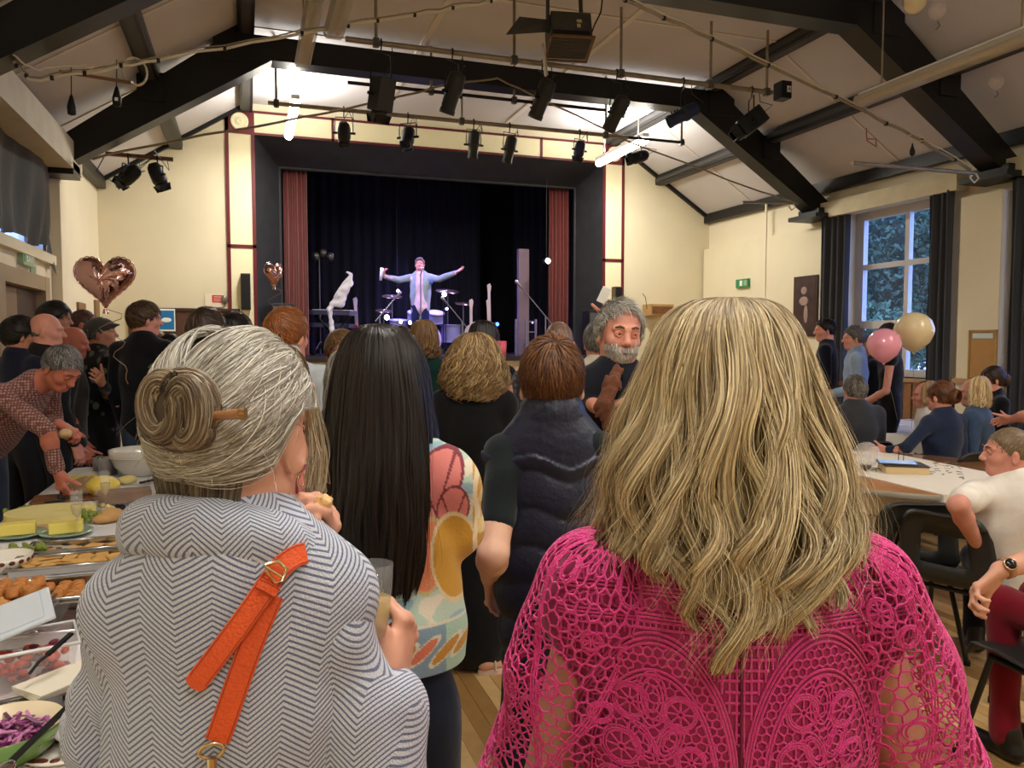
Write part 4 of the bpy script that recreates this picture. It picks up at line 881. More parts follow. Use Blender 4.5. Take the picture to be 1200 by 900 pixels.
    o.N, o.up, o.fw, o.shL, o.shR, o.pelvis, o.chest, o.waist = N, up, fw, shL, shR, pelvis, chest, waist
    if over:
        oc, onz, ohem, ohigh, opost = over.get('col'), over.get('noise'), over.get('hem', .05), over.get('high', True), over.get('post'); e = over.get('th', .016); q = SDF(.035)
        q.cone(chest, waist, cr+e, wr+e*1.6, .05, fl); q.cone(N-up*.10*K, chest, cr*.86+e, cr+e, .05, fl); q.cone(waist, pelvis-up*ohem, wr+e*1.6, hr+e, .05, fl)
        [q.cone(N-up*.03*K-f_*.01, w_-up*.004+r_*sg_*over.get('sho', -.02), .064+e, .056*b**.5+e*.5, .04, (fw, .85)) for w_, sg_ in ((shL, -1), (shR, 1))]; q.cone(N-up*.012, N-up*.09*K, nr*1.18+.012+e, .11*b+e, .045, (fw, .8))
        if ohigh: q.cone(N, N+up*.052-f_*.006, nr*1.25+.014, nr*1.2+.016, .012)
        if over.get('sleeve'):
            for (wr_, hd), sh, sp, sg in zip(o.hands, (shL, shR), arms, (-1, 1)):
                el = (sp or {}).get('el'); el = sh-u_*up_l*.985+r_*sg*.028*K-f_*.02 if el is None else (el if isinstance(el, np.ndarray) else sh+FB @ (np.array(el)*K)); ar_ = .064*b**.5
                q.cone(sh, el, ar_*1.12, ar_*.9, .022); q.cone(el, el+(wr_-el)*.9, ar_*.9, ar_*.72, .012)
        def op(D, X, Y, Z): return opost(D, X, Y, Z, o) if opost else D
        o.over = link(over['name'], q.mesh(max(V*1.3, .006), onz(o) if onz else wave_noise(seed+9, .012, 14), op, name=over['name']), root, over.get('mat') or cloth(over['name']+'_%d_%d_%d' % oc, oc))
    if legs:
        g = SDF(.04); hipz = pelvis
        if sit:
            kn = [pelvis+f_*.44*K-u_*.03+r_*x*.10 for x in (-1, 1)]; kn = [np.array((q[0], q[1], max(.48, min(q[2], .60)))) for q in kn]; an = [np.array((q[0]-f_[0]*.02, q[1]-f_[1]*.02, .09)) for q in kn]
        else:
            kn = [pelvis+r_*x*.095*K+f_*.03 for x in (-1, 1)]; kn = [np.array((q[0]+base_shift[0]*.5, q[1]+base_shift[1]*.5, floor+(h-floor)*.28)) for q in kn]; an = [np.array((q[0]+r_[0]*x*.02+base_shift[0]*.5, q[1]+r_[1]*x*.02+base_shift[1]*.5, floor+.09)) for q, x in zip(kn, (-1, 1))]
        if bottom in ('trousers', 'jeans'):
            g.cone(pelvis+up*.07, pelvis-u_*.04, hr*.97, hr*.95, .04, fl)
            for x, q, a in zip((-1, 1), kn, an): s0 = pelvis+r_*x*.08*b-u_*.05; g.cone(s0, q, .088*b, .064, .04); g.cone(q, a, .062, .050, .03)
        else:
            if sit: g.cone(pelvis+up*.05, pelvis, hr, hr, .04, fl); g.cone(pelvis, (kn[0]+kn[1])/2, hr*.9, .12, .05); g.cone((kn[0]+kn[1])/2, (an[0]+an[1])/2+u_*.2, .13, .14, .04)
            else: g.cone(pelvis+up*.08, pelvis-u_*.1, hr*.95, hr*1.02, .04, fl); g.cone(pelvis-u_*.1, np.array(((kn[0]+kn[1])[0]/2, (kn[0]+kn[1])[1]/2, floor+.18)), hr*1.0, .19, .05, (f_, .8))
            for q, a in zip(kn, an): pass
        o.bot = link(bottom, g.mesh(max(vt, .010), wave_noise(seed+3, .010*noise, 15), name=bottom), root, botmat or cloth(bottom+'_'+'_'.join(map(str, botc)), botc))
        sm = SHOE if shoec is None else mat('shoe_%d_%d_%d' % shoec, shoec, .5)
        for a in (an if foot else ()):
            s = SDF(.02); fl_ = np.array((a[0], a[1], floor)); s.cone(fl_-f_*.05+u_*.038, fl_+f_*.13+u_*.030, .037, .033, .02, (u_, .9)); s.cone(fl_-f_*.03+u_*.05, fl_-f_*.02+u_*.11, .042, .044, .02)
            def flat(D, X, Y, Z): return np.maximum(D, floor-Z+.001+0*X)
            link('shoe', s.mesh(.009, post=flat, name='shoe'), root, sm)
    if eyes:
        for x in (-1, 1):
            L = lambda *p: Vector(hc+FH @ (np.array(p)*hs)); MM = Matrix(FH.tolist())
            e = MB().ball(L(x*.031, .0775, .003), Vector((.0125, .0125, .0125))*hs, 14).build('eye', EYEW, root); MB().ball(L(x*.031-.001, .0872, .003), Vector((.0052, .004, .0052))*hs, 12, None).build('iris', EYED, e)
            ls = SDF(.004); ls.chain([np.array(L(x*.017, .087, .006)), np.array(L(x*.031, .0895, .0105)), np.array(L(x*.045, .081, .005))], [.003*hs, .0042*hs, .003*hs]); ls.chain([np.array(L(x*.019, .086, -.003)), np.array(L(x*.031, .0885, -.0065)), np.array(L(x*.044, .081, -.002))], [.002*hs, .0024*hs, .002*hs])
            link('eyelid', ls.mesh(.0018), root, SKINS[skin])
            MB().tube([L(x*.014, .097, .026), L(x*.030, .096, .032), L(x*.046, .084, .027)], [.003*hs, .004*hs, .002*hs], 6).build('eyebrow', mat('brow', (96, 78, 62), .8), root)
        ls = SDF(.004); Lq = lambda *p: hc+FH @ (np.array(p)*hs); [ls.chain([Lq(-.021, .0785, -.061), Lq(0, .0875-.001*q, -.061+z), Lq(.021, .0785, -.061)], [.0022*hs, rr*hs, .0022*hs]) for q, z, rr in ((0, .004, .0048), (1, -.0055, .0058))]
        link('lips', ls.mesh(.0022), root, LIPS)
    if hair: o.hair = do_hair(o, hair, depth, seed)
    return o
def levels_from(zt, rows): return rows
TOPL = [(.138, .004, .004, -.045), (.134, .035, .045, -.035), (.115, .066, .080, -.02), (.080, .085, .100, -.012), (.03, .094, .112, -.012), (-.03, .094, .112, -.012)]
def do_hair(o, hr, depth, seed):
    kind = hr[0]; cols = hr[1]; kw = dict(hr[2]) if len(hr) > 2 else {}; c, Fm, hs = o.hc, o.FH, o.hs; w = max(.0011, depth*.55/900); vox = max(.005, depth*1.3/900)
    n = int(min(3500, 2600/max(depth, 1.)*1.6)); mt = HAIRD if kind.endswith('dark') else HAIRM; kind = kind.replace('_dark', '')
    if kind == 'short': kw.setdefault('n', n); kw.setdefault('width', w); me = short_hair(c, Fm, hs, cols, seed=seed, vox=vox, **kw)
    elif kind == 'buzz': me = short_hair(c, Fm, hs, cols, n=n//2, L=.015, th=.002, lift=.002, width=w, seed=seed, vox=vox, rough_=.001, **kw)
    elif kind == 'fringe': # bald on top, hair round the sides and back
        rng = np.random.default_rng(seed); n = int(n*1.2); az = (rng.random(n)*2-1)*R(105); z = -.07+rng.random(n)*.095*(1-.3*np.abs(az)); m = 4
        u = np.linspace(0, 1, m)[None]; zz = z[:, None]-u*.014; rz = np.sqrt(np.clip(1-((zz-.022)/SK['c'])**2, .02, 1)); P = np.stack([np.sin(az)[:, None]*(SK['a']+.002+.004*u)*rz, -.010-np.cos(az)[:, None]*(SK['b']+.002+.004*u)*rz, zz], -1)
        out = np.stack([np.sin(az)[:, None]+0*u, -np.cos(az)[:, None]+0*u, 0*zz], -1) @ Fm.T; me = join_parts([ribbons(c+(P*hs) @ Fm.T, np.full((n, m), w), palette(cols, n, rng, m), out, rng)])
    elif kind in ('bob', 'long', 'env'):
        lv = kw.pop('levels', None)
        if lv is None:
            L = kw.pop('length', .12); wd = kw.pop('wd', 1.0); lv = [(z, a*wd, b*wd, cy) for z, a, b, cy in TOPL]; z0 = -.03
            for q in range(1, 5): t = q/4; lv.append((z0-L*t, (.096+.014*math.sin(t*3))*wd, (.112+.002*t)*wd*(1-.12*t), -.012))
        kw.setdefault('n', n); kw.setdefault('m', 14); me = env_hair(c, Fm, hs, lv, cols, width=w, seed=seed, **kw)
    elif kind == 'updo':
        me = short_hair(c, Fm, hs, cols, n=n, L=.09, th=.010, crown=(0, .7, .7), width=w, seed=seed, vox=vox, swirl=0, messy=.15, lift=.006)
    if kind == 'updo':
        o_ = link('hair', me, o.root, mt); rng = np.random.default_rng(seed); b = c+Fm @ (np.array((0, -.115, .01))*hs); nn = n//2; m = 10; th = np.linspace(0, 1, m)[None]*5+rng.random((nn, 1))*6.28; ph = rng.random((nn, 1))*6.28; rr = .042*hs
        P = np.stack([np.cos(th)*(1+.35*np.cos(ph)), .6*np.sin(ph)+0*th, np.sin(th)*(1+.35*np.cos(ph))], -1)*rr; out = P/np.linalg.norm(P, axis=2, keepdims=True); P = b+P @ Fm.T
        link('bun', join_parts([ribbons(P, np.full((nn, m), w*1.4), palette(cols, nn, rng, m), out @ Fm.T, rng)]), o.root, mt); return o_
    return link('hair', me, o.root, mt)
# ================================================================ the crowd
A = lambda x, y, d: P3(at(x, y, d))
BR = [(70, 50, 34), (92, 66, 44)]; DK = [(30, 24, 22), (42, 34, 30)]; GR = [(120, 116, 108), (160, 156, 148), (88, 84, 78)]; BL = [(186, 158, 108), (150, 120, 78), (210, 184, 134)]
LBR = [(122, 90, 58), (96, 68, 42), (150, 116, 76)]; GINGER = [(150, 88, 44), (178, 110, 58), (120, 68, 34)]; GRD = [(84, 80, 76), (120, 116, 110), (60, 56, 52)]
G1 = 'people standing in the hall watching the stage'; G2 = 'people sitting around the tables'
# --- left group
person('man in a plain black jumper with short brown hair, back turned, tallest at left', 168, 353, 5.5, 12, turn=38, skin='pink', topc=(13, 14, 20), bottom='jeans', botc=(60, 72, 92), hair=('short', BR+[(110, 84, 56)], dict(L=.06, th=.014, messy=.5)), group=G1, bw=1.05, hem=.02)
person('bald man in a black shirt at the left, looking right', 52, 366, 5.15, 25, turn=45, skin='pink', topc=(22, 22, 24), botc=(24, 24, 28), hair=('fringe', GRD), group=G1, bw=1.1)
person('man with dark quiff and glasses in a blue shirt, behind the bald man', 63, 354, 5.9, 30, turn=45, skin='tan', topc=(30, 48, 88), hair=('short', DK, dict(L=.07, th=.02)), group=G1)
person('dark-haired boy in a navy top at the far left edge', 22, 371, 5.1, 20, turn=30, skin='tan', topc=(24, 26, 48), hair=('short', DK, dict(L=.05, th=.016)), group=G1, bw=.9)
person('shaven-headed man with a reddish scalp, behind the capped man', 97, 362, 6.3, 30, turn=40, skin='red', topc=(36, 30, 30), hair=('buzz', [(92, 58, 46)]), group=G1)
flor = cloth('floral_dark', (40, 40, 40))
nt = flor.node_tree; vo = nt.nodes.new('ShaderNodeTexVoronoi'); vo.inputs['Scale'].default_value = 13; tc = nt.nodes.new('ShaderNodeTexCoord'); nt.links.new(tc.outputs['Object'], vo.inputs['Vector'])
cr_ = nt.nodes.new('ShaderNodeValToRGB'); cr_.color_ramp.elements[0].position = .28; cr_.color_ramp.elements[0].color = (*lin((120, 118, 108)), 1); cr_.color_ramp.elements[1].position = .42; cr_.color_ramp.elements[1].color = (*lin((24, 26, 28)), 1)
nt.links.new(vo.outputs['Distance'], cr_.inputs['Fac']); nt.links.new(cr_.outputs[0], nt.nodes['Principled BSDF'].inputs['Base Color'])
pc = person('man in a flat cap and dark shirt with pale flowers', 113, 372, 5.8, 35, turn=35, pitch=8, skin='tan', top='shirt', topmat=flor, topc=(40, 40, 40), botc=(18, 18, 20), hair=('short', GRD, dict(L=.02, th=.004, n=500)), group=G1, bw=1.05, hem=.08, arms=(None, dict(el=A(130, 465, 5.6), wr=A(120, 450, 5.4), pn=(-1, 0, 0))))
cp = SDF(.02); cp.ell(pc.hc+pc.FH @ np.array((0, -.005, .055)), (.088, .108, .070), pc.FH); cp.ell(pc.hc+pc.FH @ np.array((0, .095, .055)), (.060, .045, .012), pc.FH)
link('flat_cap', cp.mesh(.008), pc.root, cloth('cap_grey', (66, 64, 60)))
person('older balding man with grey sides, behind the man at the buffet', 87, 382, 5.5, 60, turn=20, pitch=-8, skin='red', topc=(44, 42, 42), hair=('fringe', GR), group=G1)
chk = cloth('check_maroon', (124, 78, 76)); nt = chk.node_tree
def check_nodes(m, c1, c2, sc):
    nt = m.node_tree; tc = nt.nodes.new('ShaderNodeTexCoord'); w = nt.nodes.new('ShaderNodeTexVoronoi'); w.inputs['Scale'].default_value = sc; w.inputs['Randomness'].default_value = .15
    nt.links.new(tc.outputs['Object'], w.inputs['Vector']); r = nt.nodes.new('ShaderNodeValToRGB'); r.color_ramp.elements[0].position = .22; r.color_ramp.elements[0].color = (*lin(c2), 1); r.color_ramp.elements[1].position = .5; r.color_ramp.elements[1].color = (*lin(c1), 1)
    nt.links.new(w.outputs['Distance'], r.inputs['Fac']); nt.links.new(r.outputs[0], nt.nodes['Principled BSDF'].inputs['Base Color'])
check_nodes(chk, (112, 68, 66), (178, 150, 138), 70)
pb = person('grey-haired man in a maroon patterned shirt leaning over the buffet with a knife', 84, 409, 4.15, 98, turn=8, pitch=-38, roll=0, skin='red', top='shirt', topmat=chk, lean=44, H_=1.76, bottom='jeans', botc=(46, 56, 78), hair=('short', [(110, 108, 106), (150, 148, 146), (70, 68, 68)], dict(L=.035, th=.007, line=lambda y: -.06+1.15*np.maximum(0, y+.03))), fine=True, eyes=True, group=G1, vox=.0045,
    arms=(dict(el=A(62, 500, 4.35), wr=A(68, 496, 4.2), hd=(0, .8, -.4), pn=(0, .2, -1), curl=(45, 50, 55, 60)), dict(el=A(55, 505, 4.0), wr=A(67, 551, 4.05), hd=(.1, .35, -1), pn=(-1, .3, 0), curl=(35, 45, 50, 55))), headfwd=.05, base_shift=(0, 0))
# roll and knife in the buffet man's hands
knife = empty('table_knife', at(73, 580, 4.05), 'steel table knife held by the man leaning over the buffet', 'knife')
MB().tube([at(70, 566, 4.05), at(72, 578, 4.08)], .008, 7).build('handle', MBLACK, knife); MB().bar(at(72, 578, 4.08), at(79, 597, 4.15), .016, .002, (1, 0, 0)).build('blade', CHROME, knife)
br_ = SDF(.01); br_.ell(A(76, 508, 4.12), (.035, .045, .025)); o = link('bread_roll', br_.mesh(.006, wave_noise(4, .004, 60)), None, mat('crusty_bread', (206, 176, 128), .8, bump=.3, var=.2, vscale=40)); tag(o, 'torn bread roll held up by the man at the buffet', 'bread')
person('woman with dark hair tied back, small and far off near the notice board', 200, 391, 7.0, -40, turn=-20, skin='fair', topc=(150, 110, 110), female=True, hair=('short', DK, dict(L=.05)), group=G1)
person('person with grey-blond hair, small and far off beside the jumper man', 184, 388, 7.4, 10, skin='fair', topc=(120, 112, 104), female=True, hair=('short', LBR, dict(L=.05)), group=G1)
person('man with thick tousled brown hair behind the hair bun', 242, 362, 3.8, 5, skin='fair', topc=(40, 42, 48), hair=('short', [(58, 44, 34), (82, 62, 44)], dict(L=.06, th=.018, messy=.5)), group=G1)
person('man with black hair, right behind the tousled brown one', 275, 367, 4.3, 10, turn=10, skin='tan', topc=(28, 28, 32), hair=('short', DK, dict(L=.05, th=.015)), group=G1)
person('ginger short-haired man with a pale collar, seen from behind', 335, 361, 3.5, 5, turn=22, skin='pink', topc=(176, 184, 190), hair=('short', GINGER, dict(L=.055, th=.014, messy=.45)), group=G1, collar='high')
person('curly brown-haired woman whose forehead shows beside the black hair', 400, 388, 4.3, 160, skin='pink', topc=(90, 80, 84), female=True, hair=('short', LBR, dict(L=.08, th=.022, messy=.9)), group=G1)
person('dark-haired person glimpsed between the black hair and the green top', 470, 383, 5.4, 0, skin='fair', topc=(50, 44, 52), female=True, hair=('short', BR, dict(L=.07, th=.015)), group=G1)
person('woman in a bottle green top with gathered light brown hair', 497, 376, 5.1, -5, skin='fair', topc=(14, 52, 44), female=True, hair=('bob', LBR, dict(length=.09, wave=(.01, 4))), group=G1)
pk = person('woman with dark hair and ponytail in a black sleeveless top', 567, 377, 4.7, 10, turn=12, skin='pink', topc=(20, 20, 22), sleeve='none', female=True, hair=('bob_dark', [(26, 20, 20), (40, 30, 26)], dict(length=.03, wd=1.0, az_max=120)), group=G1, arms=(None, dict(el=(.05, .02, -.30), wr=(0, .16, -.16))), bw=1.05)
MB().lathe([(0, 0), (.024, .0), (.028, .10), (.026, .10), (.022, .005), (0, .005)], 14, Matrix.Translation(at(588, 420, 4.4))).build('cup', mat('pink_cup', (226, 96, 120), .3), None)
tag(bpy.data.objects['cup'], 'pink cup held up beside the dark-haired ponytail woman', 'cup')
gp = cloth('shirt_grey_pattern', (70, 72, 76)); check_nodes(gp, (52, 54, 60), (110, 110, 112), 30)
person('bald man with a ring of short grey hair in a dark patterned shirt', 655, 376, 4.1, 5, skin='pink', top='shirt', topmat=gp, hair=('buzz', [(150, 120, 104)], dict(line=lambda y: -.07+0*y)), group=G1, bw=1.1)
person('grey-haired man in a cream top raising a phone, left of the bearded man', 701, 377, 4.6, -10, skin='pink', topc=(210, 202, 182), hair=('short', GR, dict(L=.05, th=.012)), group=G1, arms=(None, dict(el=A(716, 425, 4.5), wr=A(714, 380, 4.3), hd=(0, 0, 1), pn=(0, 1, 0), curl=(40, 50, 55, 60))), fine=True)
ph_ = MB().box((-.026, -.004, -.045), (.026, .004, .045), Matrix.Translation(at(708, 346, 4.2)) @ Matrix.Rotation(-YAW, 4, 'Z') @ Matrix.Rotation(R(25), 4, 'Y'), .003).build('phone', mat('phone_white', (230, 228, 222), .3)); tag(ph_, 'white phone held up by the raised hand beside the right stage column', 'phone')
# --- bearded man looking round
pbm = person('man with curly grey hair and beard looking back at the viewer', 729, 353, 2.95, 25, turn=146, pitch=-2, roll=-4, skin='pink', topc=(18, 22, 34), fine=True, eyes=True, group=G1, vox=.0042, hair=('short', [(178, 174, 164), (146, 142, 134), (200, 196, 186)], dict(n=2600, L=.036, th=.010, lift=.022, messy=1.0, swirl=.9, line=lambda y: -.05+2.5*np.maximum(0, y+.0), width=.0015)),
    arms=(dict(el=A(684, 462, 3.2), wr=A(701, 478, 2.84), hd=(.8, .3, .2), pn=(0, 0, -1), th=(0, 1, 0), curl=(40, 45, 50, 55)), None))
def beard(o, cols, n=2600, seed=3):
    rng = np.random.default_rng(seed); az = rng.normal(size=n)*.75; z = -.108+.062*rng.random(n); z = np.where(np.abs(az) > .6, z+.03*rng.random(n), z); m = 4
    ok = ~((np.abs(az) < .33) & (z > -.070) & (z < -.052)); az, z = az[ok], z[ok]; n = len(az); r0 = np.array((.060, .080))
    u = np.linspace(0, 1, m)[None]; zz = z[:, None]-u*(.012+.008*rng.random((n, 1))); sh = np.sqrt(np.clip(1-((zz+.035)/.100)**2, .1, 1)); P = np.stack([np.sin(az)[:, None]*(r0[0]+.006*u)*sh, .018+np.cos(az)[:, None]*(r0[1]+.008*u)*sh, zz], -1)+rng.normal(size=(n, 1, 3))*.002
    out = np.stack([np.sin(az)[:, None]+0*u, np.cos(az)[:, None]+0*u, 0*zz], -1); link('beard', join_parts([ribbons(o.hc+(P*o.hs) @ o.FH.T, np.full((n, m), .0011), palette(cols, n, rng, m), out @ o.FH.T, rng)]), o.root, HAIRM)
beard(pbm, [(176, 168, 158), (140, 130, 120), (206, 200, 192)])
sc_ = SDF(.012); sc_.chain([A(724, 432, 2.85), A(716, 452, 2.8), A(708, 478, 2.78), A(718, 500, 2.8)], [.016, .028, .030, .026], flat=(fv, .45))
o = link('bundled_scarf', sc_.mesh(.006, wave_noise(5, .010, 140)), None, cloth('scarf_rust', (100, 60, 42))); tag(o, 'crumpled rust-brown scarf held against the bearded man\'s dark jacket', 'scarf')
# --- grey-haired woman and red-knit woman between the near figures
person('woman with long loose grey hair beside the black-haired woman', 409, 411, 2.85, -5, skin='fair', topc=(60, 62, 70), female=True, hair=('env', GR, dict(levels=[(z, a*.95, b, cy) for z, a, b, cy in TOPL]+[(-.09, .092, .115, -.02), (-.15, .09, .11, -.02), (-.2, .085, .1, -.02)], wave=(.008, 3))), group=G1, botc=(18, 20, 26), base_shift=(.20, -.12))
person('woman in a red knitted top, mostly hidden by the striped coat', 318, 402, 1.75, 30, skin='fair', topc=(206, 40, 62), female=True, hair=('bob', BR, dict(length=.06)), group=G1, H_=1.60, bw=1.0)
# --- woman in black with curly hair, sandals
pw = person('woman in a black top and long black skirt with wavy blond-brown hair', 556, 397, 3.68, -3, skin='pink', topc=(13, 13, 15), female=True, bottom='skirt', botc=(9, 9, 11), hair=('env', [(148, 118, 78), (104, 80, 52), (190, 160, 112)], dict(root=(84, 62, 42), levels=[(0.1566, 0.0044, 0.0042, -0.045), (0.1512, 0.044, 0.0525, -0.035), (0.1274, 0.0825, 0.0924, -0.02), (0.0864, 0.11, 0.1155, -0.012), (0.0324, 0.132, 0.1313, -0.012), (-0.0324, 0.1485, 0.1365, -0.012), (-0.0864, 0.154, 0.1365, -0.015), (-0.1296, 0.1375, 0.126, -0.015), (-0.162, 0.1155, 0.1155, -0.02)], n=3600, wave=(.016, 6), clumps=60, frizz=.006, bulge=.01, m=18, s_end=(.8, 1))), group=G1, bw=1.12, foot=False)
def sandal(fx, fy, yaw, root_, side):
    M = xf((fx, fy, 0), yaw); s = SDF(.015); T = lambda *p: np.array(M @ Vector(p)); s.cone(T(0, -.07, .045), T(0, .07, .035), .033, .030, .02); s.cone(T(0, -.06, .06), T(0, -.07, .14), .035, .03)
    for k, (x, l) in enumerate(((-.022, .045), (-.008, .045), (.005, .04), (.016, .034), (.026, .026))): x = x*side; s.cone(T(x, .085, .030), T(x*1.05, .085+l, .026), .0115 if k == 0 else .0085, .010 if k == 0 else .007, .003)
    ft = link('foot', s.mesh(.0045), root_, SKINS['fair'])
    so = MB(); pr = [(.034*math.sin(t)*(1+.15*math.cos(t)), .02+.125*math.cos(t)) for t in np.linspace(0, 2*math.pi, 20, endpoint=False)]
    so.prism([M @ Vector((x*1.25, y, .0)) for x, y in pr], (0, 0, 0), (0, 0, .022)).build('sandal_sole', mat('sandal_sole', (206, 180, 158), .6), ft)
    for y, z in ((.07, .062), (.02, .085), (-.03, .09)): MB().tube([M @ Vector((-.04, y, .02)), M @ Vector((-.032, y, z-.012)), M @ Vector((0, y+.005, z)), M @ Vector((.032, y, z-.012)), M @ Vector((.04, y, .02))], .0065, 6).build('sandal_strap', mat('sandal_strap', (196, 184, 160), .3, metal=.4), ft)
    MB().box((-.012, .028, .086), (.012, .05, .094), M, .002).build('buckle', CHROME, ft)
fp = at_z(583, 786, 0); sandal(fp.x, fp.y, -YAW-R(62), pw.root, 1); fp = at_z(520, 790, 0); sandal(fp.x-.05, fp.y+.12, -YAW+R(20), pw.root, -1)
# --- boy in the quilted body warmer
def quilt(o):
    r = o.FB[:, 0]
    def f(X, Y, Z):
        u = (X-o.N[0])*r[0]+(Y-o.N[1])*r[1]; v = Z-o.N[2]+.012*np.sin(u*34)+.010*np.sin(u*17+1)
        q = np.abs(np.sin(np.pi*v/.10)); return -.009*np.sqrt(q)*(v < -.06)-.004*(v >= -.06)*np.sqrt(np.abs(np.sin(np.pi*v/.03)))*.3
    return f
vest_m = mat('quilted_navy', (26, 32, 52), .42, spec=.5, bump=.25, bscale=60)
person('boy with short auburn hair in a navy quilted body warmer over a dark tee', 647, 394, 2.12, 0, turn=3, pitch=-2, skin='pale', topc=(24, 32, 36), sleeve='short', botc=(16, 18, 26), fine=True, group=G1, vox=.0033, bw=.76, swk=.132, hs=1.07,
    hair=('short', [(84, 50, 30), (112, 70, 40), (66, 40, 26), (140, 96, 58)], dict(n=4200, L=.052, th=.007, line=lambda y: -.050+1.12*np.maximum(0, y+.035), lift=.014, messy=.16, swirl=.25, width=.0012, crown=(.1, -.5, .86), m=8)), over=dict(name='body_warmer', mat=vest_m, noise=quilt, hem=.10, th=.022, sho=.004),
    arms=(dict(el=A(578, 648, 2.0), wr=A(574, 676, 2.16), hsc=.9, hd=A(577, 716, 2.23)-A(574, 676, 2.16), pn=np.array((.75, -.6, 0)), th=np.array((1., .2, 0)), curl=(14, 18, 24, 30), spread=5, tdir=A(592, 712, 2.1)-A(577, 695, 2.12)), None))
# --- right-hand standing group
person('man in a dark navy suit and glasses beside the far window curtain', 968, 373, 8.2, -60, turn=-25, skin='pink', topc=(20, 24, 38), hair=('short', DK, dict(L=.03)), group=G1, bw=1.05)
person('grey-haired man in glasses and a light blue shirt by the window', 1002, 382, 7.7, -65, turn=-15, skin='pink', topc=(150, 172, 196), botc=(40, 44, 60), hair=('short', [(110, 106, 104), (80, 76, 74)], dict(L=.03)), group=G1, bw=1.05, arms=(dict(el=(-.02, -.02, -.29), wr=(.05, .24, -.06)), dict(el=(.02, -.02, -.29), wr=(-.05, .24, -.06))))
person('woman in a black sleeveless top and black trousers behind the balloons', 1043, 379, 7.3, -60, turn=-10, skin='pink', topc=(16, 16, 18), sleeve='none', botc=(14, 14, 16), female=True, hair=('short', DK, dict(L=.05)), group=G1, bw=1.1, arms=(dict(el=(-.03, .03, -.30), wr=(.06, .20, -.12)), dict(el=(.03, -.02, -.30), wr=(-.06, .20, -.12))))
person('person in a black top and grey trousers just left of the sleeveless woman', 1024, 392, 7.9, -60, skin='tan', topc=(22, 22, 24), botc=(120, 118, 112), hair=('short', DK, dict(L=.03)), group=G1, H_=1.64, arms=(dict(el=(-.02, -.02, -.29), wr=(.05, .22, .06)), None))
# --- right-hand seated groups
person('seated grey-haired person in a charcoal jacket, back turned, at the far table', 1003, 440, 6.4, -8, sit=True, skin='pink', topc=(58, 60, 64), hair=('short', GR, dict(L=.05, th=.014)), group=G2, bw=1.15)
person('seated woman with a blond fringe in profile at the far table', 1085, 447, 6.9, -70, turn=-15, sit=True, skin='pink', topc=(222, 218, 210), female=True, hair=('bob', BL, dict(length=.05, az_max=125)), group=G2)
denim = cloth('denim_dark', (30, 42, 68), vs=30); denim2 = cloth('denim_mid', (56, 76, 104), vs=30)
person('seated woman with auburn updo in a dark denim jacket, back turned', 1104, 446, 5.95, -22, turn=-10, sit=True, skin='pink', top='denim_jacket', topmat=denim, botc=(24, 26, 34), female=True, hair=('updo', [(92, 56, 34), (120, 76, 46)]), group=G2, bw=1.15, arms=(dict(el=A(1062, 525, 5.8), wr=A(1040, 527, 5.9)), None))
person('seated woman with a blond bob in a faded denim jacket and floral skirt', 1143, 442, 6.15, -45, turn=-20, sit=True, skin='pink', top='denim_jacket', topmat=denim2, bottom='skirt', botmat=flor, female=True, hair=('bob', BL+[(226, 206, 166)], dict(length=.09, az_max=125, wave=(.008, 4))), group=G2, bw=1.2)
person('seated woman with dark curly gathered hair in a black dress, facing left', 1166, 429, 6.9, -75, turn=-10, pitch=6, sit=True, skin='pink', topc=(18, 16, 22), sleeve='short', female=True, hair=('updo', [(50, 34, 28), (72, 48, 36)]), group=G2, bw=1.1)
person('woman in a black top at the far right edge, only her forearm in view', 1232, 440, 6.0, -70, sit=True, skin='pink', topc=(22, 20, 24), sleeve='short', female=True, hair=('bob', BR), group=G2, arms=(dict(el=A(1205, 490, 6.0), wr=A(1188, 492, 6.1)), dict(el=A(1202, 486, 5.7), wr=A(1186, 490, 5.8))))
pt = person('seated man in a white T-shirt turned left, thinning fair hair', 1186, 500, 3.55, 12, turn=-86, pitch=2, sit=True, skin='pink', top='tee_shirt', topc=(238, 233, 222), sleeve='short', botc=(20, 24, 40), side=-10, fine=True, eyes=True, vox=.004, hair=('buzz', [(150, 128, 96), (120, 102, 78)], dict(line=lambda y: -.06+1.1*np.maximum(0, y+.02))), group=G2, bw=1.18,
    arms=(dict(el=A(1122, 592, 3.35), wr=A(1146, 640, 3.5), pn=(0, 1, 0), curl=(40, 40, 40, 40)), None), hem=.02)
# person with a watch, outside the frame at the right; forearm over a chair back
pwt = person('person in dark red trousers off the right edge, watch hand over a chair back', 1350, 470, 2.55, -20, sit=True, skin='fair', topc=(70, 70, 80), sleeve='short', botc=(120, 14, 34), group=G2, vox=.0035, fine=True, hair=('short', BR),
    arms=(dict(el=A(1262, 640, 2.3), wr=A(1172, 668, 2.3), hd=A(1147, 690, 2.3)-A(1172, 668, 2.3), pn=np.array((-.2, -.5, -.7)), th=np.array((-.2, .9, -.3)), curl=(35, 40, 45, 50), spread=3), None))
w0, w1 = A(1172, 668, 2.3), A(1262, 640, 2.3); dd = nrm(w1-w0); cw = w0+dd*.02
t = empty('wrist_watch', cw, 'round gold-rimmed smart watch with tan strap on the wrist at the right edge', 'watch')
q = Vector(dd).to_track_quat('Z', 'Y').to_matrix().to_4x4(); M = Matrix.Translation(Vector(cw)) @ q
MB().lathe([(.029, -.010), (.0315, -.010), (.0315, .010), (.029, .010), (.029, -.010)], 24, M).build('watch_strap', mat('tan_strap', (170, 128, 92), .5), t)
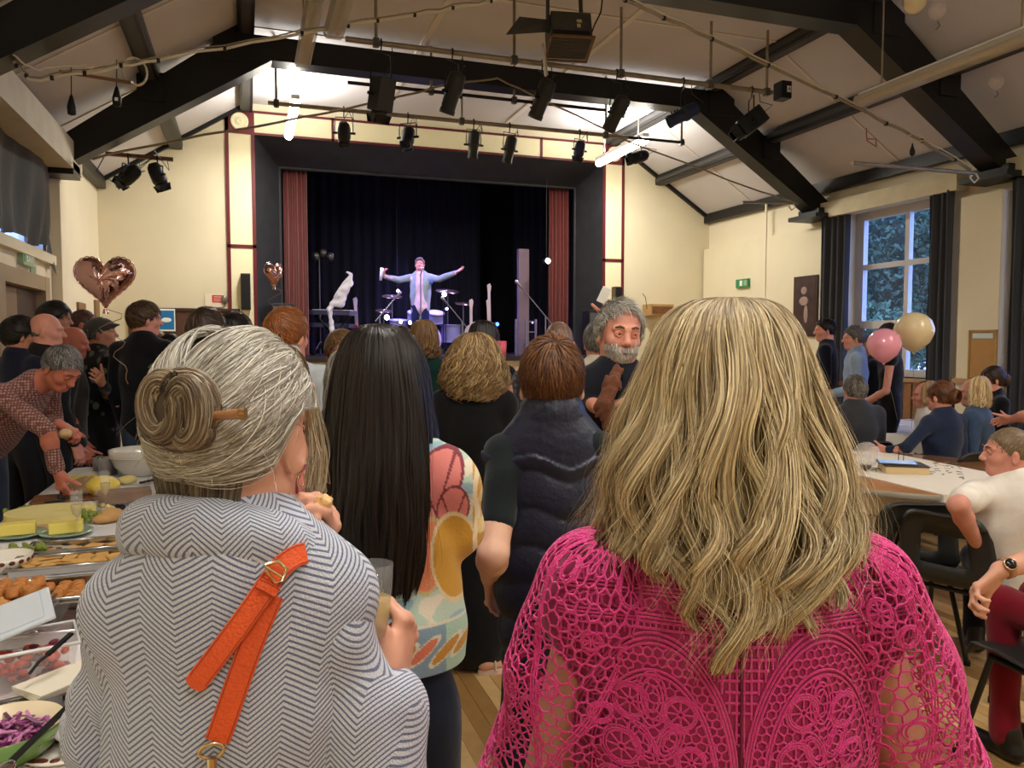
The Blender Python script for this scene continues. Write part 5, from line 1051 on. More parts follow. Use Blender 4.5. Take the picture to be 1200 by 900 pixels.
fdir = nrm(np.array((-.15, -.75, .65))); fdir = nrm(fdir-dd*np.dot(fdir, dd)); q2 = Vector(fdir).to_track_quat('Z', 'Y').to_matrix().to_4x4(); M2 = Matrix.Translation(Vector(cw+fdir*.029)) @ q2
MB().lathe([(0, .008), (.016, .008), (.019, .007), (.0205, .003), (.0195, -.002), (0, -.002)], 24, M2).build('watch_case', mat('rose_gold', (206, 168, 140), .25, metal=.9), t); MB().lathe([(0, .0095), (.0158, .0088), (.016, .008)], 24, M2).build('watch_face', mat('watch_face', (12, 12, 14), .1), t)
# ================================================================ performer and stage kit
def blazer_cut(D, X, Y, Z, o):
    r, f = o.FB[:, 0], o.FB[:, 1]; x = (X-o.N[0])*r[0]+(Y-o.N[1])*r[1]; y = (X-o.N[0])*f[0]+(Y-o.N[1])*f[1]; z = Z-o.N[2]
    wdt = .070+.16*np.clip(-z-.34, 0, 1); g = np.minimum(wdt-np.abs(x), y-.02); return np.maximum(D, g)
pp = person('singer in a pale grey-blue blazer and pink shirt with arms spread on the stage', 492, 302, 14.3, 178, turn=0, pitch=6, skin='pink', top='shirt', topc=(226, 196, 214), botc=(26, 34, 78), bottom='jeans', floor=1.35, vox=.009, hem=.05, hair=('short', [(120, 104, 86), (90, 76, 62)], dict(L=.04, th=.012)), bw=1.05,
    arms=(dict(el=A(515, 327, 14.2), wr=A(535, 319, 14.0), hd=A(547, 311, 13.9)-A(535, 319, 14.0), curl=(5, 5, 8, 10), spread=9), dict(el=A(468, 328, 14.2), wr=A(450, 324, 14.0), hd=(0, 0, 1), curl=(45, 45, 45, 45))),
    over=dict(name='blazer', col=(150, 166, 176), high=False, sleeve=True, hem=.13, th=.02, post=blazer_cut))
o = MB().lathe([(.0, -.12), (.022, -.12), (.034, .11), (.03, .11), (.02, -.11), (0, -.11)], 12, Matrix.Translation(at(447, 321, 13.95)) @ Matrix.Rotation(R(8), 4, 'Y')).build('paper_roll', mat('paper_white', (236, 232, 240), .6)); tag(o, 'white rolled paper held up in the singer\'s raised hand', 'paper')
MB().ball(at(505, 331, 14.05), (.035, .02, .035), 10).build('buttonhole_flower', mat('blue_flower', (40, 90, 190), .6), pp.root)
VK = mat('stage_steel', (150, 146, 160), .3, metal=.7)
def mic_stand(px, py, d, tilt, label, hgt=None):
    tip = at(px, py, d); base = Vector((tip.x-tilt*.9, tip.y, 1.35)); t = empty('microphone_stand', base, label, 'microphone stand'); el = Vector((base.x, base.y, tip.z-abs(tilt)*.9-.05))
    MB().tube([base+Vector((0, 0, .02)), el], .012, 8).build('stand_pole', VK, t); MB().tube([el-(tip-el)*.25, tip], .010, 8).build('boom_arm', VK, t)
    for k in range(3): a = k*2.1; MB().tube([base+Vector((0, 0, .14)), base+Vector((.28*math.cos(a), .28*math.sin(a), .01))], .009, 6).build('leg', MBLACK, t)
    m = Matrix.Translation(tip) @ (tip-el).to_track_quat('Z', 'Y').to_matrix().to_4x4(); MB().lathe([(0, -.1), (.012, -.1), (.018, .02), (.03, .04), (.032, .06), (.02, .085), (0, .09)], 12, m).build('microphone', mat('mic_head', (190, 186, 200), .4, metal=.6), t)
mic_stand(494, 318, 13.7, .02, 'straight microphone stand in front of the singer, mic at his mouth')
mic_stand(466, 346, 13.4, .35, 'boom microphone stand at the singer\'s right hand side, tilted up to the right')
mic_stand(521, 352, 13.4, -.35, 'boom microphone stand right of the singer, tilted down to the right')
mic_stand(608, 333, 13.2, -.55, 'tall boom microphone stand near the pale post at stage right')
def guitar(px, py, d, col, label, tilt=0, scale=1.0):
    hp = at(px, py, d); base = Vector((hp.x+tilt, hp.y, 1.37)); ax = (hp-base).normalized(); sd = Vector((math.cos(YAW), -math.sin(YAW), 0)); n = sd.cross(ax); L = (hp-base).length; t = empty('electric_guitar', base, label, 'guitar', 'guitars on stands')
    B = lambda x, z, y=0: base+sd*x+ax*z+n*y; pr = []
    for a in np.linspace(0, 2*math.pi, 28, endpoint=False): r = .16*(1+.16*math.cos(2*a)+.07*math.cos(3*a+1)); pr.append((r*math.sin(a)*.95, .30+r*math.cos(a)*1.15))
    MB().prism([B(x, z) for x, z in pr], n*-.02, n*.022).build('guitar_body', mat('guitar_%d_%d_%d' % col, col, .2, coat=.6), t)
    MB().bar(B(0, .42), B(0, L-.12), .05, .022, n).build('neck', mat('guitar_neck', (206, 186, 196), .4), t)
    MB().prism([B(-.028, L-.12), B(.028, L-.12), B(.042, L-.02), B(.02, L+.03), B(-.035, L)], n*-.01, n*.01).build('headstock', mat('guitar_neck', (206, 186, 196), .4), t)
    MB().prism([B(-.07, .2), B(.07, .2), B(.08, .4), B(-.02, .42)], n*-.025, n*-.021).build('pickguard', WHITE, t)
    for x in (-.14, .14): MB().tube([B(x*.4, .3, .05), base+sd*x+Vector((0, .1, -.01))], .01, 6).build('stand_leg', MBLACK, t)
guitar(416, 350, 13.6, (190, 40, 70), 'red electric guitar leaning on a stand left of the singer', .05)
guitar(552, 352, 13.6, (210, 190, 200), 'pale guitar upright on its stand, first to the right of the drums', 0)
guitar(572, 352, 13.5, (200, 180, 190), 'pale guitar upright on its stand, second to the right of the drums', .03)
guitar(573, 334, 14.1, (120, 40, 40), 'guitar with a red-brown neck standing behind the pale guitars', .02)
def drum_kit():
    c = at(498, 400, 15.0); t = empty('drum_kit', (c.x, c.y, 1.35), 'small drum kit with cymbals behind and right of the singer', 'drum kit'); sh = mat('drum_shell', (150, 150, 190), .25, coat=.5); hd = mat('drum_head', (225, 222, 235), .5)
    def drum(x, y, z, r, h, ax, nm):
        M = Matrix.Translation((c.x+x, c.y+y, 1.35+z)) @ Matrix.Rotation(R(ax), 4, 'X'); o = MB().lathe([(r, -h/2), (r, h/2)], 24, M).lathe([(r, -h/2), (r+.012, -h/2), (r+.012, -h/2+.03), (r, -h/2+.03)], 24, M).lathe([(r, h/2-.03), (r+.012, h/2-.03), (r+.012, h/2), (r, h/2)], 24, M).build(nm, sh, t); [MB().lathe([(0, z_), (r, z_), (r, z_-.004)], 24, M).build('drum_head', hd, o) for z_ in (-h/2+.005, h/2-.001)]
    drum(0, 0, .28, .28, .4, 90, 'bass_drum'); drum(-.2, -.05, .72, .15, .2, 20, 'tom_drum'); drum(.2, -.05, .72, .16, .2, 20, 'tom_drum'); drum(.55, .1, .4, .2, .36, 0, 'floor_tom'); drum(-.5, .1, .6, .17, .14, 8, 'snare_drum')
    for x, y, z, r in ((-.62, .1, 1.12, .2), (.5, .15, 1.25, .24), (.75, -.1, 1.0, .18), (-.75, .3, .85, .17)):
        MB().tube([(c.x+x, c.y+y, 1.36), (c.x+x, c.y+y, 1.35+z)], .01, 6).build('cymbal_stand', VK, t); M = Matrix.Translation((c.x+x, c.y+y, 1.35+z)) @ Matrix.Rotation(R(14), 4, 'X'); MB().lathe([(0, .02), (.03, .018), (.04, .005), (r, -.006), (r, -.009), (0, 0)], 24, M).build('cymbal', mat('cymbal_brass', (200, 180, 150), .25, metal=.9), t)
        for k in range(3): a = k*2.1; MB().tube([(c.x+x, c.y+y, 1.55), (c.x+x+.22*math.cos(a), c.y+y+.22*math.sin(a), 1.36)], .008, 6).build('leg', VK, t)
drum_kit()
def keyboard():
    a, b = at(366, 366, 13.6), at(414, 367, 13.4); t = empty('stage_keyboard', (a.x, a.y, 1.35), 'long dark keyboard on a folding stand at the left of the stage', 'keyboard')
    MB().bar(a, b, .30, .08).build('keyboard_body', mat('keyboard_purple_grey', (70, 66, 90), .4), t); MB().bar(a+Vector((.03, -.04, .045)), b+Vector((-.03, -.04, .045)), .13, .012).build('keys', WHITE, t)
    k2 = Vector((0, .1, -.22)); MB().bar(a+k2, b+k2, .28, .07).build('keyboard_body', mat('keyboard_purple_grey', (70, 66, 90), .4), t)
    f = Vector((0, 0, -(a.z-1.36)))
    for dy in (-.12, .16): d = Vector((0, dy, 0)); MB().tube([a+d+Vector((.05, 0, -.05)), b+f+d], .016, 8).build('stand_leg', MBLACK, t); MB().tube([b+d-Vector((.05, 0, .05)), a+f+d], .016, 8).build('stand_leg', MBLACK, t)
keyboard()
sw = SDF(.03); sw.chain([A(391, 398, 13.3), A(386, 362, 13.3), A(397, 345, 13.3), A(404, 333, 13.3), A(410, 324, 13.3)], [.045, .04, .05, .045, .03]); sw.chain([A(388, 356, 13.3), A(399, 357, 13.3), A(405, 340, 13.3), A(411, 332, 13.3)], [.03, .05, .06, .04]); sw.chain([A(411, 334, 13.3), A(412, 322, 13.3), A(407, 319, 13.3)], [.035, .025, .018])
sw.cone(A(391, 398, 13.3), np.array((at(391, 398, 13.3).x, at(391, 398, 13.3).y, 1.36)), .045, .07); o = link('draped_stand', sw.mesh(.014, wave_noise(6, .02, 22)), None, mat('white_drape', (226, 220, 228), .7)); tag(o, 'bent white cloth-draped stand rising beside the keyboard', 'stand')
a, b = at(374, 300, 13.9), at(374, 400, 13.9); t = empty('light_stand', (a.x, a.y, 1.35), 'thin stand with a cluster of small lamps at the left of the stage', 'light stand')
MB().tube([(a.x, a.y, 1.36), (a.x, a.y, a.z)], .014, 6).build('stand_pole', MGREY, t); MB().tube([a-Vector((.12, 0, .0)), a+Vector((.25, 0, 0))], .014, 6).build('cross_bar', MGREY, t)
for k in range(3): MB().lathe([(0, .07), (.05, .07), (.06, -.06), (.05, -.06), (0, -.03)], 12, Matrix.Translation(a+Vector((-.06+k*.13, -.05, -.02+.06*(k % 2)))) @ Matrix.Rotation(R(50), 4, 'X')).build('lamp_head', mat('lamp_head', (110, 108, 96), .35, metal=.6), t)
for k in range(3): an_ = k*2.1; MB().tube([(a.x, a.y, 1.6), (a.x+.3*math.cos(an_), a.y+.3*math.sin(an_), 1.36)], .01, 6).build('leg', MGREY, t)
# pale post, white lattice frame and small lamps in the right wing
a = at(613, 292, 14.2); b = at(613, 385, 14.2); MBp = MB().box((a.x-.1, a.y-.05, 1.35), (a.x+.1, a.y+.05, a.z)).build('pale_post', mat('post_mauve', (120, 100, 110), .7)); tag(MBp, 'pale mauve upright board at the right of the backdrop', 'post')
c = at(616, 405, 13.9); t = empty('lattice_frame', (c.x, c.y, 1.35), 'small white lattice frame standing beneath the pale post', 'frame')
for k in range(3): MB().box((c.x-.2+k*.19, c.y-.02, 1.35), (c.x-.17+k*.19, c.y+.02, 2.0)).build('upright', mat('frame_mauve', (110, 100, 116), .6), t)
for k in range(4): MB().box((c.x-.2, c.y-.015, 1.38+k*.19), (c.x+.21, c.y+.015, 1.40+k*.19)).build('rail', mat('frame_mauve', (110, 100, 116), .6), t)
LEDW = mat('led_white', (240, 240, 255), .3, emis=14)
def stage_lamp(px, py, d, r, label, m, hang=True):
    c = at(px, py, d); t = empty('stage_lamp', c, label, 'stage lamp', 'small stage lamps'); M = Matrix.Translation(c) @ Matrix.Rotation(R(90), 4, 'X')
    MB().lathe([(0, -.08), (r*1.1, -.08), (r*1.25, .05), (r, .05)], 12, M).build('lamp_body', MBLACK, t); MB().ball(c+Vector((0, -.04, 0)), (r, .012, r), 10).build('lamp_lens', m, t)
    top = 5.3 if hang else 1.36; MB().tube([c+Vector((0, .03, 0)), (c.x, c.y+.03, top)], .008, 5).build('support_pole', MBLACK, t)
LEDB = mat('led_blue', (60, 110, 255), .3, emis=6); LEDP = mat('led_purple', (150, 110, 255), .3, emis=5)
for (px, py, d, r, lb, m, hg) in ((466, 341, 14.8, .028, 'small white lamp above the left boom mic', LEDW, True), (520, 345, 14.6, .045, 'bright white lamp right of the singer at elbow height', LEDW, False), (453, 372, 14.2, .05, 'bright white lamp low at the left of the drums', LEDW, False), (469, 377, 14.2, .035, 'small white lamp low beside the singer\'s leg', LEDW, False), (480, 378, 14.4, .035, 'white lamp lowest, right at the singer\'s knee', LEDW, False), (523, 362, 14.5, .025, 'small lamp beneath the right boom microphone', LEDW, False), (582, 380, 14.0, .035, 'small blue lamp on the stage floor right of the guitars', LEDB, False), (641, 306, 13.7, .05, 'white lamp high against the right stage curtain', LEDW, True), (623, 378, 14.3, .02, 'tiny purple lamp in the right wing', LEDP, False), (514, 414, 13.2, .03, 'small blue lamp at the stage edge below the drums', LEDB, False)):
    stage_lamp(px, py, d, r, lb, m, hg)
# purple-blue wash of the band's own lamps
pc_ = at(492, 340, 14.3)
spot('stage_wash', (1.3, 13.7, 4.2), (pc_.x, pc_.y, 2.2), 380, (.40, .34, 1.0), 60)
spot('stage_wash', (4.8, 13.7, 4.2), (pc_.x-.2, pc_.y, 2.2), 380, (.5, .30, 1.0), 60)
spot('stage_wash', (3.0, 15.9, 4.6), (3.2, 14.2, 1.6), 620, (.30, .25, 1.0), 95)
spot('stage_wash', (pc_.x, 9.8, 4.35), (pc_.x, pc_.y, 2.6), 170, (1.0, .84, .86), 16)
# ================================================================ chairs, tables, balloons, buffet
SHELL = mat('charcoal_plastic', (44, 44, 42), .45, bump=.12, bscale=180); TUBEB = mat('black_tube', (16, 16, 17), .35)
def chair(px, py, d, yaw, label, pos=None):
    p = at_z(px, py, 0) if pos is None else Vector(pos); M = Matrix.Translation((p.x, p.y, 0)) @ Matrix.Rotation(-YAW-R(yaw), 4, 'Z'); t = empty('stacking_chair', (p.x, p.y, 0), label, 'chair', 'charcoal plastic chairs at the tables')
    prof = [(.23, .415), (.21, .445), (.1, .45), (0, .44), (-.10, .435), (-.165, .45), (-.20, .49), (-.215, .55), (-.23, .62), (-.245, .70), (-.262, .78), (-.27, .80), (-.285, .795)]; nu = 16; P = []
    for j, (y, z) in enumerate(prof):
        back = j > 6
        for i in range(nu+1):
            u = i/nu*2-1; w = .225 if not back else .225-.012*(j-7); e = abs(u)**6
            if back: P.append(Vector((u*w, y+.035*u*u, z-(.05*e if j >= 10 else 0))))
            else: P.append(Vector((u*w, y, z+.012*u*u-(.02*e if j == 0 else 0))))
    F = []
    for j in range(len(prof)-1):
        for i in range(nu):
            if 8 <= j+1 <= 9 and 4 <= i <= 11: continue
            F.append((j*(nu+1)+i, j*(nu+1)+i+1, (j+1)*(nu+1)+i+1, (j+1)*(nu+1)+i))
    bm = bmesh.new(); vs = [bm.verts.new(M @ v) for v in P]; [bm.faces.new([vs[k] for k in f]) for f in F]; bm.normal_update(); bmesh.ops.solidify(bm, geom=bm.faces[:], thickness=.007)
    me = bpy.data.meshes.new('shell'); bm.to_mesh(me); bm.free(); me.polygons.foreach_set('use_smooth', [True]*len(me.polygons)); link('shell', me, t, SHELL)
    T = lambda *q: M @ Vector(q)
    for x in (-1, 1):
        MB().tube([T(x*.19, .15, .43), T(x*.235, .25, .012)], .0125, 10).build('leg', TUBEB, t); MB().tube([T(x*.19, -.14, .43), T(x*.235, -.27, .012)], .0125, 10).build('leg', TUBEB, t)
        MB().tube([T(x*.19, .16, .425), T(x*.19, -.15, .425)], .0125, 8).build('side_rail', TUBEB, t)
        for y in (.25, -.27): MB().tube([T(x*.235, y, .0), T(x*.235, y, .025)], .016, 10).build('foot_cap', MBLACK, t)
    MB().tube([T(-.19, .12, .42), T(.19, .12, .42)], .011, 8).tube([T(-.19, -.12, .42), T(.19, -.12, .42)], .011, 8).build('cross_rail', TUBEB, t); return t
pA = at(1052, 620, 4.05); chair(0, 0, 0, 4, 'empty charcoal plastic chair seen from behind at the near round table', (pA.x, pA.y, 0))
pB = at(1128, 620, 3.72); chair(0, 0, 0, 50, 'charcoal plastic chair side-on, under the man in the white T-shirt', (pB.x, pB.y, 0))
pC = at(1258, 700, 2.75); chair(0, 0, 0, -14, 'charcoal plastic chair cut by the right edge, under the wrist with the watch', (pC.x, pC.y, 0))
pD = at(1112, 520, 5.75); chair(0, 0, 0, -20, 'charcoal plastic chair under the woman in the dark denim jacket', (pD.x, pD.y, 0))
pE = at(1003, 520, 6.35); chair(0, 0, 0, -8, 'plastic chair under the grey-haired person in the charcoal jacket', (pE.x, pE.y, 0))
pF = at(1150, 520, 6.3); chair(0, 0, 0, -45, 'plastic chair under the woman in the faded denim jacket', (pF.x, pF.y, 0))
# ---- near round table
def clip_poly(poly, a, b, keep):
    """clip 2D polygon by line a-b"""
    out = []; nx, ny = b[1]-a[1], a[0]-b[0]; s = lambda p: ((p[0]-a[0])*nx+(p[1]-a[1])*ny)*keep
    for i in range(len(poly)):
        p, q = poly[i-1], poly[i]; sp, sq = s(p), s(q)
        if sp*sq < 0: k = sp/(sp-sq); out.append((p[0]+(q[0]-p[0])*k, p[1]+(q[1]-p[1])*k))
        if sq >= 0: out.append(q)
    return out
tc_ = at(1068, 552, 5.12); TC = (tc_.x, tc_.y); TR = .86
t = empty('round_table', (TC[0], TC[1], 0), 'near round folding table with varnished top partly under a cream cloth', 'table', 'round tables')
MB().lathe([(0, .70), (TR-.02, .70), (TR, .71), (TR, .735), (TR-.01, .74), (0, .74)], 64, Matrix.Translation((*TC, 0))).build('tabletop', mat('varnished_top', (176, 124, 80), .18, var=.2, vscale=5, coat=.4), t)
MB().lathe([(TR+.001, .705), (TR+.004, .71), (TR+.004, .735), (TR+.001, .738)], 64, Matrix.Translation((*TC, 0))).build('edge_band', mat('edge_band_grey', (170, 164, 150), .4), t)
for k in range(4): a = k*math.pi/2+.4; MB().tube([(TC[0]+.45*math.cos(a), TC[1]+.45*math.sin(a), .70), (TC[0]+.6*math.cos(a), TC[1]+.6*math.sin(a), 0)], .016, 8).build('leg', TUBEB, t)
circ = [(TC[0]+(TR+.012)*math.cos(a), TC[1]+(TR+.012)*math.sin(a)) for a in np.linspace(0, 2*math.pi, 72, endpoint=False)]
na, nb = at_z(985, 552, .74), at_z(1094, 578, .74); fa, fb = at_z(1040, 530.5, .74), at_z(1142, 551, .74)
cpoly = clip_poly(circ, (na.x, na.y), (nb.x, nb.y), -1); 
if len(cpoly) < 5 or sum(p[1] for p in cpoly)/len(cpoly) < TC[1]-.2: cpoly = clip_poly(circ, (na.x, na.y), (nb.x, nb.y), 1)
c2 = clip_poly(cpoly, (fa.x, fa.y), (fb.x, fb.y), 1); cen = lambda P: (sum(p[0] for p in P)/len(P)*f0[0]+sum(p[1] for p in P)/len(P)*f0[1]) if len(P) > 3 else 99
c3 = clip_poly(cpoly, (fa.x, fa.y), (fb.x, fb.y), -1); cpoly = c2 if cen(c2) < cen(c3) else c3
CLOTHC = mat('cream_tablecloth', (236, 226, 204), .85, bump=.25, bscale=18, sheen=.2); m = MB().prism([(x, y, .741) for x, y in cpoly], (0, 0, 0), (0, 0, .004))
sk = []
for i in range(len(cpoly)):
    p, q = cpoly[i-1], cpoly[i]
    if all(abs(math.hypot(v[0]-TC[0], v[1]-TC[1])-TR-.012) < .004 for v in (p, q)): m.add([(p[0], p[1], .744), (q[0], q[1], .744), (TC[0]+(q[0]-TC[0])*1.03, TC[1]+(q[1]-TC[1])*1.03, .52), (TC[0]+(p[0]-TC[0])*1.03, TC[1]+(p[1]-TC[1])*1.03, .52)], [(0, 1, 2, 3)])
tag(m.build('tablecloth', CLOTHC), 'cream cloth laid in a band over the near round table', 'tablecloth')
def wine_glass(p, h, r, wine, label, m_w=None, grp=None):
    t = empty('wine_glass', p, label, 'glass', grp); M = Matrix.Translation(p)
    MB().lathe([(0, .004), (r*.9, .004), (r*.9, .001), (0, 0)], 24, M).lathe([(.004, .004), (.0035, h*.45), (.006, h*.5), (r*.75, h*.62), (r, h*.78), (r*.82, h), (r*.79, h), (r*.96, h*.78), (r*.71, h*.63), (0, h*.53)], 24, M).build('glass_body', GLASS, t)
    if wine: MB().lathe([(0, h*.535), (r*.69, h*.635), (r*.88, h*.72), (0, h*.72)], 24, M).build('wine', mat('red_wine', (50, 6, 14), .05, alpha=.95) if not m_w else m_w, t)
    return t
wine_glass(at_z(1014, 574, .742), .2, .036, True, 'stemmed glass with dark red wine on the bare edge of the near table')
def latex(px, py, d, r, m, label, name='balloon', tie=None, z=None):
    c = at(px, py, d); t = empty('party_balloon', c, label, 'balloon', None)
    MB().lathe([(0, -r*1.14), (r*.10, -r*1.12), (r*.35, -r*.98), (r*.78, -r*.60), (r*.98, -r*.12), (r, .12*r), (r*.86, r*.55), (r*.55, r*.86), (r*.2, r*.985), (0, r)], 32, Matrix.Translation(c)).build('balloon_skin', m, t)
    MB().lathe([(0, -r*1.13), (r*.05, -r*1.14), (r*.09, -r*1.2), (r*.03, -r*1.19), (0, -r*1.18)], 10, Matrix.Translation(c)).build('knot', m, t)
    if tie is not None: MB().tube([c-Vector((0, 0, r*1.18)), (c+Vector(tie))/2+Vector((.02, 0, -.1)), tie], .0022, 5).build('ribbon', mat('ribbon_silver', (150, 140, 130), .3, metal=.4), t)
    return t
# ---- far round table
ft = at(1058, 500, 7.7); FT = (ft.x, ft.y)
t = empty('round_table', (FT[0], FT[1], 0), 'far round table fully covered by a white cloth beyond the denim jackets', 'table', 'round tables'); MB().lathe([(0, .7), (.8, .7), (.8, .735), (0, .735)], 48, Matrix.Translation((*FT, 0))).build('tabletop', WOODL, t)
for k in range(4): a = k*math.pi/2+.4; MB().tube([(FT[0]+.5*math.cos(a), FT[1]+.5*math.sin(a), .70), (FT[0]+.5*math.cos(a), FT[1]+.5*math.sin(a), 0)], .016, 8).build('leg', TUBEB, t)
v = []; n = 96
for j, (rr, z) in enumerate(((0, .742), (.8, .742), (.815, .73), (.83, .5), (.85, .22))):
    for k in range(n): a = 2*math.pi*k/n; w = 1+(.05*math.sin(a*14)+.02*math.sin(a*23))*max(0, j-2)*.5; v.append((FT[0]+rr*w*math.cos(a), FT[1]+rr*w*math.sin(a), z))
o = MB().add(v, [(j*n+k, j*n+(k+1) % n, (j+1)*n+(k+1) % n, (j+1)*n+k) for j in range(4) for k in range(n)], True).build('tablecloth', mat('white_tablecloth', (228, 222, 206), .85)); tag(o, 'white cloth draped to near the floor over the far round table', 'tablecloth')
latex(1036, 404, 6.1, .130, mat('pink_latex', (240, 158, 178), .22, coat=.5), 'pink round balloon floating in front of the far window', tie=Vector((FT[0]-.25, FT[1]-.2, .75)))
latex(1071, 388, 6.2, .152, mat('cream_latex', (240, 214, 160), .22, coat=.5), 'larger cream balloon floating just right of the pink one', tie=Vector((FT[0]-.1, FT[1]-.2, .75)))
cb = at_z(1022, 549, .745); cbt = empty('party_balloon', cb, 'small clear balloon resting on the near round table', 'balloon'); MB().ball(cb+Vector((0, .05, .088)), .086, 28).build('balloon_skin', mat('clear_latex', (240, 232, 224), .06, alpha=.32, spec=.9), cbt)
MB().lathe([(0, 0), (.012, .0), (.005, .015), (0, .018)], 10, Matrix.Translation(cb+Vector((.03, .05, .0)))).build('knot', mat('clear_latex', (240, 232, 224), .06, alpha=.32, spec=.9), cbt)
# table things, near table
p = at_z(1058, 553, .745); M = xf(p, -YAW-R(12)); t = empty('gift_box', p, 'cream shallow box on the near table with a tablet lying on it', 'box'); MB().box((-.13, -.10, 0), (.13, .10, .045), M, .004).build('box_body', mat('box_cream', (214, 188, 142), .6), t); MB().box((-.132, -.102, .045), (.132, .102, .055), M, .002).build('lid', mat('box_dark', (70, 58, 50), .5), t)
t2 = empty('tablet', p+Vector((0, 0, .056)), 'tablet with bright blue and white screen lying on the cream box', 'tablet'); M = xf(p+Vector((-.03, .02, .057)), -YAW-R(20)); MB().box((-.12, -.085, 0), (.12, .085, .008), M, .003).build('tablet_body', MGREY, t2); MB().box((-.108, -.075, .008), (.108, .075, .009), M).build('screen', mat('screen_blue', (140, 176, 226), .2, emis=.5), t2)
for k in range(3): MB().box((-.07, -.05+k*.04, .009), (.05+.02*k, -.035+k*.04, .0095), M).build('screen_text_band', WHT, t2)
t = empty('spectacles', at_z(1035, 552, .745), 'pair of spectacles lying left of the cream box', 'glasses'); p = at_z(1035, 552, .745)
for dx in (-.035, .035): MB().tube([(p.x+dx+.024*math.cos(a), p.y+.016*math.sin(a), .75+.012*math.sin(a)) for a in np.linspace(0, 2*math.pi, 14, endpoint=False)], .0022, 5, closed=True).build('rim', MBLACK, t); MB().tube([(p.x+dx*1.7, p.y, .755), (p.x+dx*1.5-.04, p.y+.12, .748)], .002, 5).build('temple_arm', MBLACK, t)
cm = [mat('confetti_gold', (170, 140, 90), .3, metal=.5), mat('confetti_grey', (110, 100, 92), .4), mat('confetti_tan', (200, 170, 120), .5)]
for k in range(26):
    px, py = 1088+random.random()*46, 541+random.random()*20+(0); p = at_z(px, py, .7455); a = random.random()*3
    o = MB().box((-.018, -.006, 0), (.018, .006, .002), xf(p, a)).build('confetti_piece', random.choice(cm)); tag(o, 'small metallic confetti strip scattered on the cream cloth right of the box', 'confetti', 'confetti strips on the near table')
# black thin sticks (sparkler holders) behind the box
for k, (px, py) in enumerate(((1052, 548), (1058, 546))): p = at_z(px, py, .745); tag(MB().tube([p, p+Vector((.01, 0, .16))], .0025, 5).build('table_stick', MBLACK), ['thin dark upright stick on the near table, left of a pair', 'thin dark upright stick on the near table, right of a pair'][k], 'stick')
p = at_z(1036, 496, .745); t = empty('glass_jar', p, 'clear square glass jar on the far white table', 'jar'); MB().box((-.05, -.05, 0), (.05, .05, .14), xf(p, .3), .01).build('jar_body', GLASS, t)
for k, (px, py) in enumerate(((1065, 492), (1078, 495), (1055, 498))): p = at_z(px, py, .745); tag(MB().box((-.07, -.05, 0), (.07, .05, .003), xf(p, k*.7)).build('paper_sheet', WHT if k else mat('paper_blue', (190, 200, 210), .5)), ['pale blue paper sheet on the far table, at the back', 'white paper sheet on the far table, at the right', 'white paper sheet on the far table, at the front'][k], 'paper')
# wooden chairs by the far window (slatted backs)
for k, (px, d) in enumerate(((1063, 8.2), (1076, 8.35))):
    p = at(px, 440, d); t = empty('wooden_chair', (p.x, p.y, 0), ['brown wooden slat-back chair under the window, left of two', 'brown wooden slat-back chair under the window, right of two'][k], 'chair')
    M = Matrix.Translation((p.x, p.y, 0)) @ Matrix.Rotation(-YAW-R(-70), 4, 'Z'); MB().box((-.2, -.2, .42), (.2, .2, .46), M, .01).build('seat', WOOD, t)
    for x in (-.18, .18):
        MB().bar(M @ Vector((x, .18, 0)), M @ Vector((x, .18, .42)), .035, .035).build('leg', WOOD, t); MB().bar(M @ Vector((x, -.18, 0)), M @ Vector((x, -.2, .9)), .035, .035).build('leg', WOOD, t)
    for x in (-.1, 0, .1): MB().bar(M @ Vector((x, -.19, .46)), M @ Vector((x, -.2, .86)), .03, .015).build('slat', WOOD, t)
    MB().box((-.19, -.22, .84), (.19, -.18, .92), M).build('top_rail', WOOD, t)
# ---- heart balloon
FOIL = mat('rose_gold_foil', (206, 164, 160), .10, metal=1.0, bump=.35, bscale=14)
def foil_heart(c, w, yaw, label, tieto=None, sx=1.0):
    t = empty('heart_balloon', c, label, 'balloon', 'rose gold foil heart balloons'); Fm = frame(yaw); n = 60; V, F = [], []; rng = np.random.default_rng(5)
    rings = 12
    def hp(a): x = 16*math.sin(a)**3; y = 13*math.cos(a)-5*math.cos(2*a)-2*math.cos(3*a)-math.cos(4*a); return x/34*w*sx, (y+2)/34*w
    for side in (1, -1):
        o = len(V)
        for j in range(rings+1):
            q = j/rings
            for k in range(n):
                a = 2*math.pi*k/n; x, z = hp(a); rr = 1-q; th = w*.20*math.sqrt(max(0, 1-(rr)**2.2))
                th += w*.010*math.sin(k*math.pi*.9+j)*math.exp(-q*5)*(q > 0)*3+.004*math.sin(k*1.3+j*.8)
                P = c+Vector(Fm @ np.array((x*rr, -side*th*(1 if q > 0 else 0), z*rr+.01*w*q))); V.append(P)
        F += [((o+j*n+k), (o+j*n+(k+1) % n), (o+(j+1)*n+(k+1) % n), (o+(j+1)*n+k))[::side] for j in range(rings) for k in range(n)]
    MB().add(V, F, True).build('foil_skin', FOIL, t)
    rim = [c+Vector(Fm @ np.array((hp(2*math.pi*k/120)[0]*1.03, 0, hp(2*math.pi*k/120)[1]*1.03+.004*math.sin(k*2)))) for k in range(120)]; MB().tube(rim, w*.012, 5, closed=True).build('crimped_rim', FOIL, t)
    b = c-Vector((0, 0, .44*w)); MB().tube([b, b+Vector((0, 0, -.03))], [.012, .02], 8).build('tail', FOIL, t)
    e = Vector(tieto) if tieto is not None else b+Vector((.1, 0, -.6)); pts = [b.lerp(e, k/16)+Vector((.05*math.sin(k*1.1)*(1-k/16)*2, 0, 0)) for k in range(17)]; MB().tube(pts, .003, 5).build('ribbon', mat('ribbon_tan', (150, 120, 90), .4), t)
